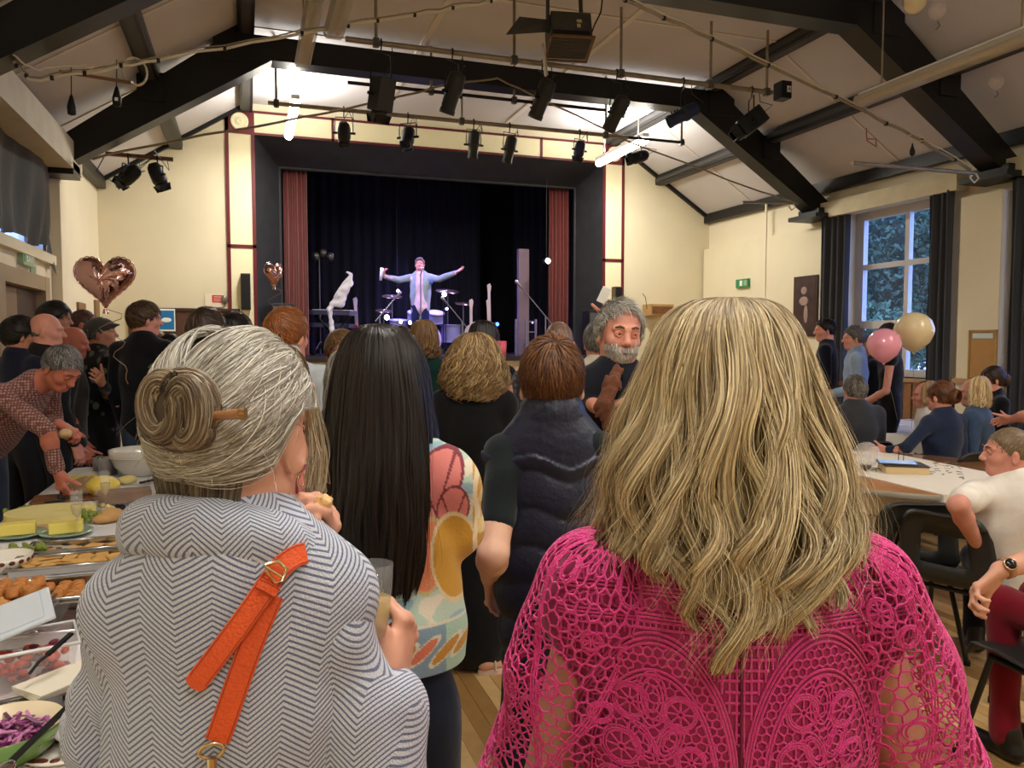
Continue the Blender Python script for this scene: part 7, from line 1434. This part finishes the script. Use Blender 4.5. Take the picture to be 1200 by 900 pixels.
# ---- P1: striped coat
aL = dict(el=A(132, 872, .97), wr=A(372, 660, .98), hd=A(384, 606, .95)-A(372, 660, .98), pn=-rv*.9-fv*.5, th=-rv*.2+fv*-.8, curl=((30, 40, 20), (35, 45, 25), (40, 50, 30), (45, 55, 35)), tdir=A(356, 594, .94)-A(366, 626, .96), hsc=.86)
gl = at(436, 697, .93)
aR = dict(el=A(458, 990, .91), wr=A(459, 812, .935), hd=nrm(uv_*.80+fv*.52+rv*.12), pn=nrm(-rv*.95+fv*.15-uv_*.1), th=nrm(uv_*.5-fv*.85-rv*.1), curl=((48, 62, 45), (55, 62, 45), (60, 62, 45), (62, 62, 50)), tdir=nrm(-rv*.62+uv_*.75+fv*.10), hsc=.95, spread=2)
p1 = person('woman in a grey-blue herringbone coat, grey hair in a bun, holding a glass', 273, 390, .90, -8, turn=20, pitch=-1, skin='fair', topc=(200, 200, 205), female=True, botc=(34, 36, 44), group=G1, notop=True, vox=.0027, fine=True, eyes=True, bw=.86, swk=.108, arms=(aL, aR), H_=1.62)
s = SDF(.035); p1.torso(s, .016)
s.cone(p1.waist, p1.pelvis-p1.up*.12, .145, .19, .05, (p1.fw, .72))
me = s.mesh(.006, wave_noise(41, .008, 18), name='coat'); v = verts(me)
ang = np.arctan2((v-p1.N) @ p1.FB[:, 0], -((v-p1.N) @ p1.FB[:, 1])+.05); fan = np.clip((v[:, 2]-p1.N[2]+.20)/.2, 0, 1); set_vec(me, np.c_[ang*(.150-.045*fan), v[:, 2]+.02*np.cos(ang*2)*fan, 0*ang]); coat = link('coat', me, p1.root, HERR)
sleeves = []
for i, (sh, el, wr) in enumerate(p1.arm):
    s = SDF(.03); s.cone(sh+np.array((0, 0, -.01))-p1.FB[:, 0]*(.0 if i else -.0), el, .053, .055, .03); s.cone(el, el+(wr-el)*.90, .056, .042, .02); s.cone(wr+(el-wr)*.16, wr+(el-wr)*.10, .046, .047, .008)
    nzf = wave_noise(50+i, .017, 30); me = s.mesh(.005, nzf, name='sleeve'); v = verts(me); d1 = nrm(el-sh); t1 = np.clip((v-sh) @ d1, -1, np.linalg.norm(el-sh)); d2 = nrm(wr-el); on2 = ((v-el) @ d2 > 0) & ((v-el) @ d1 > -.03)
    e1 = nrm(p1.FB[:, 0]-d1*np.dot(p1.FB[:, 0], d1)); e2 = np.cross(d1, e1); g1 = nrm(p1.FB[:, 0]-d2*np.dot(p1.FB[:, 0], d2)); g2 = np.cross(d2, g1)
    a1 = np.arctan2((v-sh) @ e2, (v-sh) @ e1); a2 = np.arctan2((v-el) @ g2, (v-el) @ g1); uu = np.where(on2, a2*.055, a1*.062); vv = np.where(on2, np.linalg.norm(el-sh)+(v-el) @ d2, (v-sh) @ d1)
    uu = ((v-sh) @ p1.FB[:, 0])-((v-sh) @ p1.FB[:, 1])*.8; vv = v[:, 2]; set_vec(me, np.c_[uu, vv, 0*uu]); sleeves.append(link('sleeve', me, p1.root, HERR))
# big soft collar
cc = p1.N+p1.up*.044+p1.fw*.006; ring = []; s = SDF(.02); nC = 40
for k in range(nC+1):
    a = 2*math.pi*k/nC; c_, s_ = math.cos(a), math.sin(a); low = .5-.5*s_     # s_=-1 at the back
    rr = np.array((.104, .082)); P_ = cc+p1.FB[:, 0]*(rr[0]*c_)+p1.FB[:, 1]*(rr[1]*s_)+p1.up*(.004-.030*(1-low)*1.4-.034*c_*(c_ > 0)-.006*c_); ring.append(P_)
inner = [cc+(q-cc)*.76+p1.up*.006 for q in ring]
for k in range(nC): s.cone(ring[k]-p1.up*.022, ring[k+1]-p1.up*.004, .013); s.cone(ring[k]*.5+inner[k]*.5, ring[k+1]*.5+inner[k+1]*.5, .013); s.cone(inner[k], inner[k+1], .008)
me = s.mesh(.0045, wave_noise(44, .005, 40), name='coat_collar'); v = verts(me); a = np.arctan2((v-cc) @ p1.FB[:, 1], (v-cc) @ p1.FB[:, 0]); rad = np.linalg.norm((v-cc)-np.outer((v-cc) @ p1.up, p1.up), axis=1); set_vec(me, np.c_[a*.105, (v-cc) @ p1.up-rad*.9, 0*a]); col_ = link('coat_collar', me, p1.root, HERR)
s = SDF(.01); [s.cone(cc+(ring[k]-cc)*.70+p1.up*.022, cc+(ring[k+1]-cc)*.70+p1.up*.022, .004) for k in range(nC)]; link('collar_lining', s.mesh(.004), p1.root, mat('lining_black', (16, 16, 18), .8))
# orange strap
bc = bvh_of(coat, *sleeves, col_); ORG = mat('orange_leather', (226, 92, 44), .45, bump=.35, bscale=300, spec=.4); EDGE = mat('leather_edge', (40, 22, 18), .7); GOLD = mat('pale_gold', (220, 196, 150), .2, metal=1)
strap = empty('bag_strap', Vector(p1.shR)+Vector((0, 0, .05)), 'bright orange leather bag strap with buckle on the herringbone coat', 'strap')
def strap_piece(pix, w, off, name, m=ORG, round_end=False, th=.0028):
    ctr = []
    for i in range(len(pix)-1):
        for k in range(8): q = k/8; ctr.append((pix[i][0]*(1-q)+pix[i+1][0]*q, pix[i][1]*(1-q)+pix[i+1][1]*q))
    ctr.append(pix[-1]); pts = []
    for (x, y) in ctr:
        h = bc.ray_cast(Vector(CAM), Vector(nrm(ray(x, y))))
        if h[0] is not None: pts.append(h[0])
    nn = len(pts); V = []; F = []
    vd = [Vector(nrm(np.array(p)-CAM)) for p in pts]
    sm_ = [sum((pts[min(max(i+j, 0), nn-1)] for j in range(-4, 5)), Vector())/9-vd[i]*off for i in range(nn)]
    for i, p in enumerate(sm_):
        t = (sm_[min(i+1, nn-1)]-sm_[max(i-1, 0)]).normalized(); s_ = t.cross(vd[i]).normalized(); n_ = -vd[i]; ww = w/2
        if round_end and i > nn-6: ww *= math.sqrt(max(.02, 1-((i-(nn-6))/5)**2))
        for (a_, b_) in ((-1, 0), (-.93, 1), (.93, 1), (1, 0)): V.append(p+s_*ww*a_+n_*th*b_)
    for i in range(nn-1):
        for k in range(4): F.append((i*4+k, (i+1)*4+k, (i+1)*4+(k+1) % 4, i*4+(k+1) % 4))
    F += [(0, 1, 2, 3), ((nn-1)*4+3, (nn-1)*4+2, (nn-1)*4+1, (nn-1)*4)]
    o = MB().add(V, F).build(name, m, strap)
    if m is ORG:
        for sd in (-1, 1):
            q = [p+((sm_[min(i+1, nn-1)]-sm_[max(i-1, 0)]).normalized().cross(vd[i]).normalized())*w/2*.8*sd-vd[i]*(th+.0002) for i, p in enumerate(sm_)]
            for j in range(0, len(q)-1, 2): pass
            MB().tube(q[:-5] if round_end else q, .0005, 4).build('stitch_line', mat('dark_stitch', (150, 56, 30), .7), o)
    return sm_, o
strap_piece([(362, 647), (343, 652), (325, 668), (310, 692)], .024, .006, 'strap_top')
strap_piece([(322, 690), (300, 740), (280, 795), (262, 848), (253, 872)], .026, .004, 'lower_strap')
strap_piece([(318, 678), (296, 712), (262, 758), (236, 792), (223, 809)], .0235, .014, 'loose_end', round_end=True)
strap_piece([(300, 683), (313, 688), (327, 697)], .011, .021, 'keeper_loop')
def on_coat(x, y, off): h = bc.ray_cast(Vector(CAM), Vector(nrm(ray(x, y)))); return h[0]-Vector(nrm(ray(x, y)))*off
bp = [on_coat(x, y, .020) for x, y in ((310, 662), (326, 658), (336, 667), (330, 681), (322, 684))]; MB().tube(bp+[on_coat(312, 668, .02)], .0022, 8).build('buckle_frame', GOLD, strap); MB().tube([on_coat(311, 664, .022), on_coat(330, 676, .024)], .0016, 6).build('buckle_pin', GOLD, strap)
q = on_coat(248, 880, .010); MB().tube([q+Vector((.012*math.cos(a), 0, .008*math.sin(a))) for a in np.linspace(0, 6.28, 14, endpoint=False)], .0022, 6, closed=True).build('clasp_ring', GOLD, strap); MB().tube([q+Vector((0, -.002, -.006)), q+Vector((0, -.003, -.03))], .005, 10).build('clasp_body', GOLD, strap); MB().bar(q+Vector((0, -.002, -.028)), q+Vector((-.002, -.002, -.06)), .024, .004).build('bag_tab', mat('bag_black', (20, 18, 18), .5), strap)
# drinking glass in her right hand
t = empty('drinking_glass', gl, 'clear glass half full of pale drink held by the woman in the herringbone coat', 'glass'); M = Matrix.Translation(gl+Vector((0, 0, -.055))) @ Matrix.Rotation(R(3), 4, 'Y')
MB().lathe([(0, 0), (.0175, 0), (.0185, .004), (.0215, .06), (.0212, .094), (.0200, .094), (.0203, .06), (.0172, .006), (0, .006)], 40, M).build('glass_body', GLASS, t); MB().lathe([(0, .0065), (.0170, .0065), (.0198, .052), (0, .052)], 40, M).build('drink', mat('pale_drink', (216, 186, 110), .05, alpha=.55), t)
# pastry in the other hand
s = SDF(.008); s.cone(A(349, 603, .92), A(380, 588, .92), .0115, .0095); o = link('pastry', s.mesh(.0022, wave_noise(61, .004, 260)), None, mat('flaky_pastry', (222, 184, 128), .7, bump=.6, bscale=90, var=.25, vscale=60)); tag(o, 'small crumbly pastry held to the mouth of the woman in the herringbone coat', 'pastry')
# her hair: skull sweep to a bun at the back
def updo_hair(o):
    c, Fm, hs = o.hc, o.FH, o.hs; rng = np.random.default_rng(77); rad = np.array((SK['a']+.010, SK['b']+.010, SK['c']+.010)); off = np.array((0, -.012, .024)); hl = lambda y: np.minimum(-.074+2.0*np.maximum(0, y+.05), .045+.3*y)
    cols = [(200, 196, 184), (166, 160, 148), (116, 108, 98), (224, 222, 212), (142, 132, 118)]; parts = [hair_shell(c, Fm, hs, .006, .004, (120, 108, 92), hl, rough_=.0015)]
    n = 9500; d = rng.normal(size=(n*3, 3)); d /= np.linalg.norm(d, axis=1)[:, None]; p = d*rad+off; d = d[(p[:, 2] > hl(p[:, 1]))][:n]; n = len(d); m = 18; u = np.linspace(0, 1, m)[None, :, None]
    bun = np.array((-.006, -.104, .040)); bd = (bun-off)/rad; bd /= np.linalg.norm(bd)
    side = np.where(rng.random(n) < .5, 1., -1.); q1 = rng.random(n); d0 = np.stack([.10*side*rng.random(n)+.06, .85-1.15*q1, .75+.0*q1], 1); d0 /= np.linalg.norm(d0, axis=1)[:, None]
    el_ = rng.random(n); d1 = np.stack([side*(.30+.75*el_**.7), .50-.75*q1+.06*rng.normal(size=n), .95-1.1*el_], 1); d1 /= np.linalg.norm(d1, axis=1)[:, None]
    tg = bd+np.stack([side*.10+rng.normal(size=n)*.10, 0*q1, .12-.85*el_**1.1+rng.normal(size=n)*.05], 1); tg /= np.linalg.norm(tg, axis=1)[:, None]
    st_ = rng.random(n)*.45; tt = st_[:, None, None]+(1-st_)[:, None, None]*u
    dv = (1-tt)**2*d0[:, None]+2*tt*(1-tt)*d1[:, None]*1.5+tt*tt*tg[:, None]; dv /= np.linalg.norm(dv, axis=2, keepdims=True); d = dv[:, m//2]
    lk = rng.integers(0, 90, n); lift = (rng.random(90)*.007)[lk][:, None, None]*np.sin(np.pi*u)+.004*rng.random((n, 1, 1)); P = dv*(rad+lift)+off+np.cumsum(rng.normal(size=(n, m, 3))*.0002, 1)
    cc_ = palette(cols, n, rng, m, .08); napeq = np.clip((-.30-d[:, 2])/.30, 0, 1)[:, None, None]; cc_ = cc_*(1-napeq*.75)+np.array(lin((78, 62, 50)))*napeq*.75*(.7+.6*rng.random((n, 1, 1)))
    w_ = np.clip((P[..., 1]+.055)/.04, 0, 1)*np.clip((.035-P[..., 2])/.05, 0, 1)*np.clip((np.abs(P[..., 0])-.03)/.03, 0, 1); P[..., 2] += .055*w_
    parts.append(ribbons(c+(P*hs) @ Fm.T, np.full((n, m), .00052), cc_, dv @ Fm.T, rng, .7))
    # front curtain at her right temple, hanging past the cheek
    n = 190; m = 18; u = np.linspace(0, 1, m)[None, :, None]; r0 = np.stack([.022+.03*rng.random(n), .030+.022*rng.random(n), .106-.01*rng.random(n)], 1); k_ = rng.random((n, 1))
    path = np.stack([r0, r0*0+np.array((.066, .060, .055)), np.c_[.062+.014*k_, .066+.014*k_, .0*k_-.03], np.c_[.060+.014*k_, .066+.016*k_, -.075+.0*k_], np.c_[.048+.016*k_+.005*rng.normal(size=(n, 1)), .066+.016*k_, -.100+.020*rng.normal(size=(n, 1))]], 1)
    x = np.linspace(0, 4, m); i0 = np.minimum(x.astype(int), 3); f = (x-i0)[None, :, None]; f = f*f*(3-2*f)*.4+f*.6; P = path[:, i0]*(1-f)+path[:, i0+1]*f+np.cumsum(rng.normal(size=(n, m, 3))*.0007, 1)+.003*np.sin(u*9+rng.random((n, 1, 1))*6)
    out = P/np.linalg.norm(P, axis=2, keepdims=True); parts.append(ribbons(c+(P*hs) @ Fm.T, np.full((n, m), .0006), palette([(206, 196, 168), (172, 156, 126), (222, 214, 190)], n, rng, m, .1), out @ Fm.T, rng, 1.2))
    n = 1500; m = 8; u = np.linspace(0, 1, m)[None, :, None]; x0 = rng.uniform(-.066, .050, n); a0 = np.stack([x0, -.088+.5*np.abs(x0)**1.2, -.040+.0*x0+.02*rng.random(n)], 1); a1 = np.stack([x0*.62, -.060+.25*np.abs(x0), -.118-.015*rng.random(n)], 1)
    P = a0[:, None]*(1-u)+a1[:, None]*u+np.array((0, -.010, 0))*np.sin(np.pi*u)+rng.normal(size=(n, 1, 3))*.0015; out = np.broadcast_to(np.array((0, -1., 0)), P.shape)
    parts.append(ribbons(c+(P*hs) @ Fm.T, np.full((n, m), .0011), palette([(74, 62, 52), (104, 92, 78), (140, 130, 112)], n, rng, m, .15), out @ Fm.T, rng, .5))
    # flyaways
    n = 120; d = rng.normal(size=(n*3, 3)); d /= np.linalg.norm(d, axis=1)[:, None]; d = d[(d*rad+off)[:, 2] > hl((d*rad+off)[:, 1])][:n]; n = len(d); m = 10; u = np.linspace(0, 1, m)[None, :, None]; tv = rng.normal(size=(n, 1, 3))*.012; P = d[:, None]*(rad+u*.016*rng.random((n, 1, 1)))+off+tv*u+np.array((0, 0, -.02))*u*u
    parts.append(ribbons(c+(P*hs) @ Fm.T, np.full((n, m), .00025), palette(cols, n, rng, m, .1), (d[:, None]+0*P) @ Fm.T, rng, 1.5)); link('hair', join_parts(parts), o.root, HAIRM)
    # bun: overlapping coils
    B0 = bun*1.0+np.array((.012, -.016, .002)); parts = []
    ccols = [(140, 124, 102), (104, 88, 70), (176, 162, 138), (84, 68, 54)]
    core = SDF(.01); core.ell(c+Fm @ (B0*hs), np.array((.030, .026, .033))*hs, Fm); me = core.mesh(.004); v = verts(me); f = np.empty(len(me.loops), np.int32); me.loops.foreach_get('vertex_index', f); parts.append((v, f.reshape(-1, 4), np.tile(np.array(lin((70, 58, 46))), (len(v), 1))))
    for (cx, cz, rx, rz, a0, a1, tw, rr, nn, yb) in ((-.012, .004, .017, .027, 1.2, 6.6, .3, .014, 1100, -.012), (.016, -.002, .014, .028, -2.1, 2.8, -.2, .013, 1000, -.012), (.002, -.024, .030, .011, 3.1, 6.5, .1, .010, 600, -.004), (0, .004, .033, .032, 0, 6.28, .5, .010, 700, .008)):
        m = 22; th = np.linspace(a0, a1, m)[None]+0*rng.random((nn, 1)); ph = rng.random((nn, 1))*6.28+np.linspace(0, tw*4, m)[None]; q = np.sqrt(rng.random((nn, 1)))*rr
        Pc = np.stack([cx+rx*np.cos(th)+0*ph, yb+.0*th+0*ph, cz+rz*np.sin(th)+0*ph], -1); rd = np.stack([np.cos(th)*np.cos(ph), -np.sin(ph), np.sin(th)*np.cos(ph)], -1); P = Pc+rd*q[..., None]+np.cumsum(rng.normal(size=(nn, m, 3))*.0003, 1)
        parts.append(ribbons(c+((P+B0)*hs) @ Fm.T, np.full((nn, m), .0008), palette(ccols, nn, rng, m, .15), rd @ Fm.T, rng, .6))
    link('bun', join_parts(parts), o.root, HAIRM)
updo_hair(p1)
st = empty('hair_stick', at(172, 497, .79), 'polished wooden hair stick pushed through the grey bun', 'hair stick')
MB().tube([at(172, 498, .785), at(205, 493, .79), at(256, 487, .785), at(282, 485, .778)], [.0022, .0034, .0048, .0058], 12).build('stick_shaft', mat('polished_stick', (150, 104, 64), .3, coat=.4), st); MB().tube([at(281, 485, .778), at(288, 485, .778)], [.0062, .0062], 12).build('bronze_cap', mat('bronze_cap', (170, 130, 80), .3, metal=.8), st)
ea = p1.hc+p1.FH @ (np.array((.084, -.002, -.046))*p1.hs); MB().tube([Vector(ea)+Vector(p1.FH @ np.array((0, .008*math.cos(a), .008*math.sin(a)-.004))) for a in np.linspace(0, 6.28, 16, endpoint=False)], .0009, 6, closed=True).build('hoop_earring', GOLD, p1.root)
# ---- P2: blonde waves and the pink lace dress
PINK = mat('pink_lining', (156, 18, 84), .6, sheen=.3, bump=.1, bscale=100); LACE = mat('pink_lace', (226, 48, 140), .62, sheen=.25, bump=.5, bscale=500)  # lining darker than the lace: shade in its holes put into the colour
aL2 = dict(el=A(640, 930, .93), wr=A(640, 1160, .86)); aR2 = dict(el=A(1068, 930, .90), wr=A(1085, 1150, .80))
p2 = person('woman with long wavy blond hair in a hot pink lace dress, back turned', 848, 372, .85, 0, turn=0, skin='fair', topc=(196, 34, 100), female=True, bottom='skirt', botc=(196, 34, 100), botmat=PINK, group=G1, notop=True, vox=.0045, bw=1.0, arms=(aL2, aR2), H_=1.63)
s = SDF(.035); p2.torso(s, .012); me = s.mesh(.006, name='dress_lining')
v = verts(me); lining = link('dress_lining', me, p2.root, PINK); r2, f2, u2 = p2.FB[:, 0], p2.FB[:, 1], np.array((0, 0, 1.))
# sleeve envelopes (not rendered objects, only used to lay the cords)
def sleeve_env(sh, el, sg):
    s = SDF(.03); s.cone(sh-r2*sg*.004+u2*.008, sh+(el-sh)*.35, .074, .078, .03); s.cone(sh+(el-sh)*.35, el, .074, .084, .03); s.cone(el, el+(el-sh)*.4, .084, .088, .03); return s.mesh(.006, wave_noise(70+sg, .006, 30))
bl = bvh_of(lining); O2 = p2.N+u2*.03
class Lace:
    def __init__(s): s.L = []
    def line(s, pts, r=.00115): s.L.append((pts, r))
    def circ(s, cx, cy, rx, ry=None, n=None, r=.00115, a0=0, a1=2*math.pi, rot=0):
        ry = ry or rx; n = n or max(10, int((rx+ry)*3.2*abs(a1-a0)/6.28/.0045)); P = []
        for k in range(n+1): a = a0+(a1-a0)*k/n; x, y = rx*math.cos(a), ry*math.sin(a); P.append((cx+x*math.cos(rot)-y*math.sin(rot), cy+x*math.sin(rot)+y*math.cos(rot)))
        s.line(P, r)
    def flower(s, cx, cy, R_, k=8):
        s.circ(cx, cy, R_, r=.0013); s.circ(cx, cy, R_*.86, r=.0011); s.circ(cx, cy, R_*.20, n=8, r=.0012)
        for i in range(k): a = 2*math.pi*i/k; s.line([(cx+R_*.2*math.cos(a), cy+R_*.2*math.sin(a)), (cx+R_*.86*math.cos(a), cy+R_*.86*math.sin(a))], .0011)
    def hexnet(s, inside, u0, u1, v0, v1, a=.0052, r=.0009, jit=.0006, seed=1):
        rng = random.Random(seed); W = math.sqrt(3)*a; H3 = 1.5*a; J = {}
        def jp(x, y):
            k = (round(x/a*4), round(y/a*4))
            if k not in J: J[k] = (x+rng.uniform(-jit, jit), y+rng.uniform(-jit, jit))
            return J[k]
        for j in range(int((v1-v0)/H3)+2):
            for i in range(int((u1-u0)/W)+2):
                cx = u0+i*W+(j % 2)*W/2; cy = v0+j*H3
                c = [(cx+a*math.sin(q*math.pi/3), cy+a*math.cos(q*math.pi/3)) for q in (0, 1, 2, 3)]
                for q in range(3):
                    p_, q_ = c[q], c[q+1]; mx_, my_ = (p_[0]+q_[0])/2, (p_[1]+q_[1])/2
                    if inside(mx_, my_): s.line([jp(*p_), jp(*q_)], r)
    def build(s, fn, name, parent, bulge=.0016):
        V = []; F = []; cache = {}
        def g(p):
            k = (round(p[0], 5), round(p[1], 5))
            if k not in cache: cache[k] = fn(*p)
            return cache[k]
        for pts, r in s.L:
            P = [g(p) for p in pts]; run = []
            for q in P+[None]:
                if q is None:
                    if len(run) > 1:
                        n0 = len(V); m = len(run)
                        for i, (c, nn) in enumerate(run):
                            t = (run[min(i+1, m-1)][0]-run[max(i-1, 0)][0]); 
                            if t.length < 1e-7: t = Vector((1, 0, 0))
                            t.normalize(); sd = t.cross(nn).normalized(); c = c+nn*bulge
                            V += [c-sd*r, c+nn*r, c+sd*r, c-nn*r]
                        for i in range(m-1):
                            for k in range(4): F.append((n0+i*4+k, n0+i*4+(k+1) % 4, n0+(i+1)*4+(k+1) % 4, n0+(i+1)*4+k))
                    run = []
                else: run.append(q)
        me = np_mesh(np.array([tuple(x) for x in V]), np.array(F), name); me.polygons.foreach_set('use_smooth', [False]*0 or [True]*len(me.polygons)); o = link(name, me, parent, LACE); o['kind'] = 'stuff'; return o
def seg(a, b, st=.005): n = max(1, int(math.hypot(b[0]-a[0], b[1]-a[1])/st)); return [(a[0]+(b[0]-a[0])*k/n, a[1]+(b[1]-a[1])*k/n) for k in range(n+1)]
def back_fn(u, v):
    o = Vector(O2+r2*u+u2*v-f2*.6); h = bl.ray_cast(o, Vector(f2))
    if h[0] is None: return None
    return (h[0], h[1].normalized())
L = Lace(); UW = .185
arches = [(-.092, -.245, .078, .150), (.072, -.245, .082, .155)]
def in_arch(u, v, k=1.0): return any(((u-a)/(rx*k))**2+((v-b)/(ry*k))**2 < 1 for a, b, rx, ry in arches)
# top yoke ladder
for k in range(60):
    u = -.165+k*.0056; L.line(seg((u, -.012), (u+.0006*math.sin(k), -.052)), .0011)
    if k % 2 == 0: [L.line([(u, -.018-.009*j), (u+.0056, -.020-.009*j)], .001) for j in range(4)]
for v_ in (-.052, -.0555, -.059): L.line(seg((-UW, v_), (UW, v_)), .0014)
L.hexnet(lambda a, b: -.076 < b < -.060, -UW, UW, -.078, -.058, .0062, .0013, .0002, 1)
for v_ in (-.078, -.0815, -.085): L.line(seg((-UW, v_), (UW, v_)), .0014)
for k in range(66): u = -UW+k*.0056; L.line([(u, -.085), (u, -.0915)], .001)
L.line(seg((-UW, -.0915), (UW, -.0915)), .0014)
# square net around the arches
for k in range(54):
    u = -UW+.003+k*.0069; P = seg((u, -.0915), (u, -.36), .006); run = []
    for q in P:
        if not in_arch(q[0], q[1], 1.02): run.append(q)
        else:
            if len(run) > 1: L.line(run, .0012)
            run = []
    if len(run) > 1: L.line(run, .0012)
for j in range(26):
    v_ = -.0915-j*.0105; run = []
    for q in seg((-UW, v_), (UW, v_+.001*math.sin(j*2)), .006):
        if not in_arch(q[0], q[1], 1.02): run.append(q)
        else:
            if len(run) > 1: L.line(run, .0015)
            run = []
    if len(run) > 1: L.line(run, .0015)
# the arches
for (a, b, rx, ry) in arches:
    for q in (1.0, .965, .93, .76, .725): L.circ(a, b, rx*q, ry*q, r=.0014)
    L.hexnet(lambda x, y: .60 < ((x-a)/rx)**2+((y-b)/ry)**2 < .84, a-rx, a+rx, b-ry, b+ry, .0052, .0011, .0004, 3)
    fl = [(a-.022, b+.078, .016), (a+.024, b+.074, .015), (a-.030, b+.030, .017), (a+.034, b+.028, .013), (a-.036, b-.008, .013), (a+.004, b-.012, .013), (a+.030, b-.020, .014), (a-.020, b-.048, .017), (a+.020, b-.056, .013)]
    for x, y, R_ in fl: L.flower(x, y, R_); L.circ(x, y, R_*1.16, r=.0012, a0=.4, a1=5.2)
    for x, y, R_, rot in ((a-.002, b+.085, .013, 0), (a-.010, b+.040, .010, .5), (a+.014, b+.045, .010, -.5)): [L.circ(x, y, R_*q, R_*q*2.1, r=.0012, rot=rot) for q in (1, .75, .5)]
    L.hexnet(lambda x, y: ((x-a)/rx)**2+((y-b)/ry)**2 < .52 and all(math.hypot(x-p, y-q) > R_*1.1 for p, q, R_ in fl), a-rx, a+rx, b-ry, b+ry, .0056, .001, .001, 4)
L.build(back_fn, 'lace_back', p2.root)
MB().tube([back_fn(-.012, v_)[0]+Vector(-f2)*.003 for v_ in np.linspace(-.09, -.34, 26)], .0016, 5).build('back_zip', mat('zip_dark_pink', (110, 14, 54), .5), p2.root)
for i, (sh, el, wr) in enumerate(p2.arm):
    sg = (-1, 1)[i]; me = sleeve_env(sh, el, sg); bs = bvh_of(me); d1 = nrm(el-sh); e1 = nrm(r2*sg-d1*np.dot(r2*sg, d1)); e2 = nrm(np.cross(d1, e1)); e2 = e2 if np.dot(e2, -f2) > 0 else -e2; Rr = .078
    def sfn(u, v):
        a = u/Rr; dr = e1*math.cos(a)+e2*math.sin(a); o = sh+d1*v+dr*.4; h = bs.ray_cast(Vector(o), Vector(-dr)); 
        return None if h[0] is None else (h[0], h[1].normalized())
    L = Lace(); rng = random.Random(20+i); U0, U1, V0, V1 = -.20, .245, -.095, .30
    for k in range(26): u = U0+k*(U1-U0)/25; L.line([(u+.006*math.sin(k+j), V0+.004*j) for j in range(9)], .0012)
    fl = []
    for tries in range(900):
        x, y, R_ = rng.uniform(U0, U1), rng.uniform(-.06, V1), rng.choice((.011, .014, .018, .021))
        if all(math.hypot(x-p, y-q) > R_+Q+.007 for p, q, Q in fl): fl.append((x, y, R_))
        if len(fl) > 44: break
    for k, (x, y, R_) in enumerate(fl):
        if k % 3 == 0: L.flower(x, y, R_, 8)
        elif k % 3 == 1: [L.circ(x, y, R_*q, R_*q*1.25, r=.0014, rot=rng.random()*3, a0=.3*j) for j, q in enumerate((1.05, .86, .66))]
        else: [L.circ(x, y, R_*q, R_*q*.8, r=.0014, a0=a0, a1=a0+4.4, rot=k) for q, a0 in ((1.1, 0), (.9, .3))]
    for k in range(7):     # curving tapes
        x0, ph = rng.uniform(U0, U1), rng.random()*6
        for q in (-.0035, 0, .0035): L.line([(x0+.05*math.sin(ph+t*2.6)+q, V0+.01+t*.35) for t in np.linspace(0, 1, 60)], .0013)
    L.hexnet(lambda x, y: all(math.hypot(x-p, y-q) > Q*1.0 for p, q, Q in fl), U0, U1, V0, V1, .0085, .0013, .002, 5+i)
    L.build(sfn, 'lace_sleeve', p2.root, 0); bpy.data.meshes.remove(me)
lv2 = [(.150, .004, .006, -.040), (.146, .042, .044, -.034), (.132, .066, .074, -.024), (.108, .080, .098, -.018), (.062, .094, .116, -.016), (.012, .110, .126, -.016), (-.036, .124, .132, -.018), (-.084, .131, .136, -.022), (-.124, .130, .134, -.028), (-.160, .114, .126, -.034), (-.195, .094, .116, -.04), (-.232, .068, .105, -.045)]
def edge2(az):
    x = np.sin(az); e = .74+.26*np.exp(-((x+.28)/.26)**2)+.17*np.exp(-((x-.42)/.2)**2)-.03*np.abs(np.sin(az*14)); return np.clip(e, .5, 1)
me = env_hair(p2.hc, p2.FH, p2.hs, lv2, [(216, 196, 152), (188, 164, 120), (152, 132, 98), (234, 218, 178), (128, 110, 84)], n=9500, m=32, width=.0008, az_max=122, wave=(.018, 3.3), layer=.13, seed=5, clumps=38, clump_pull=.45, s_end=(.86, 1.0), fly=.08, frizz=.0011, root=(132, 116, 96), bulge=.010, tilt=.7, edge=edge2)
link('hair', me, p2.root, HAIRM)
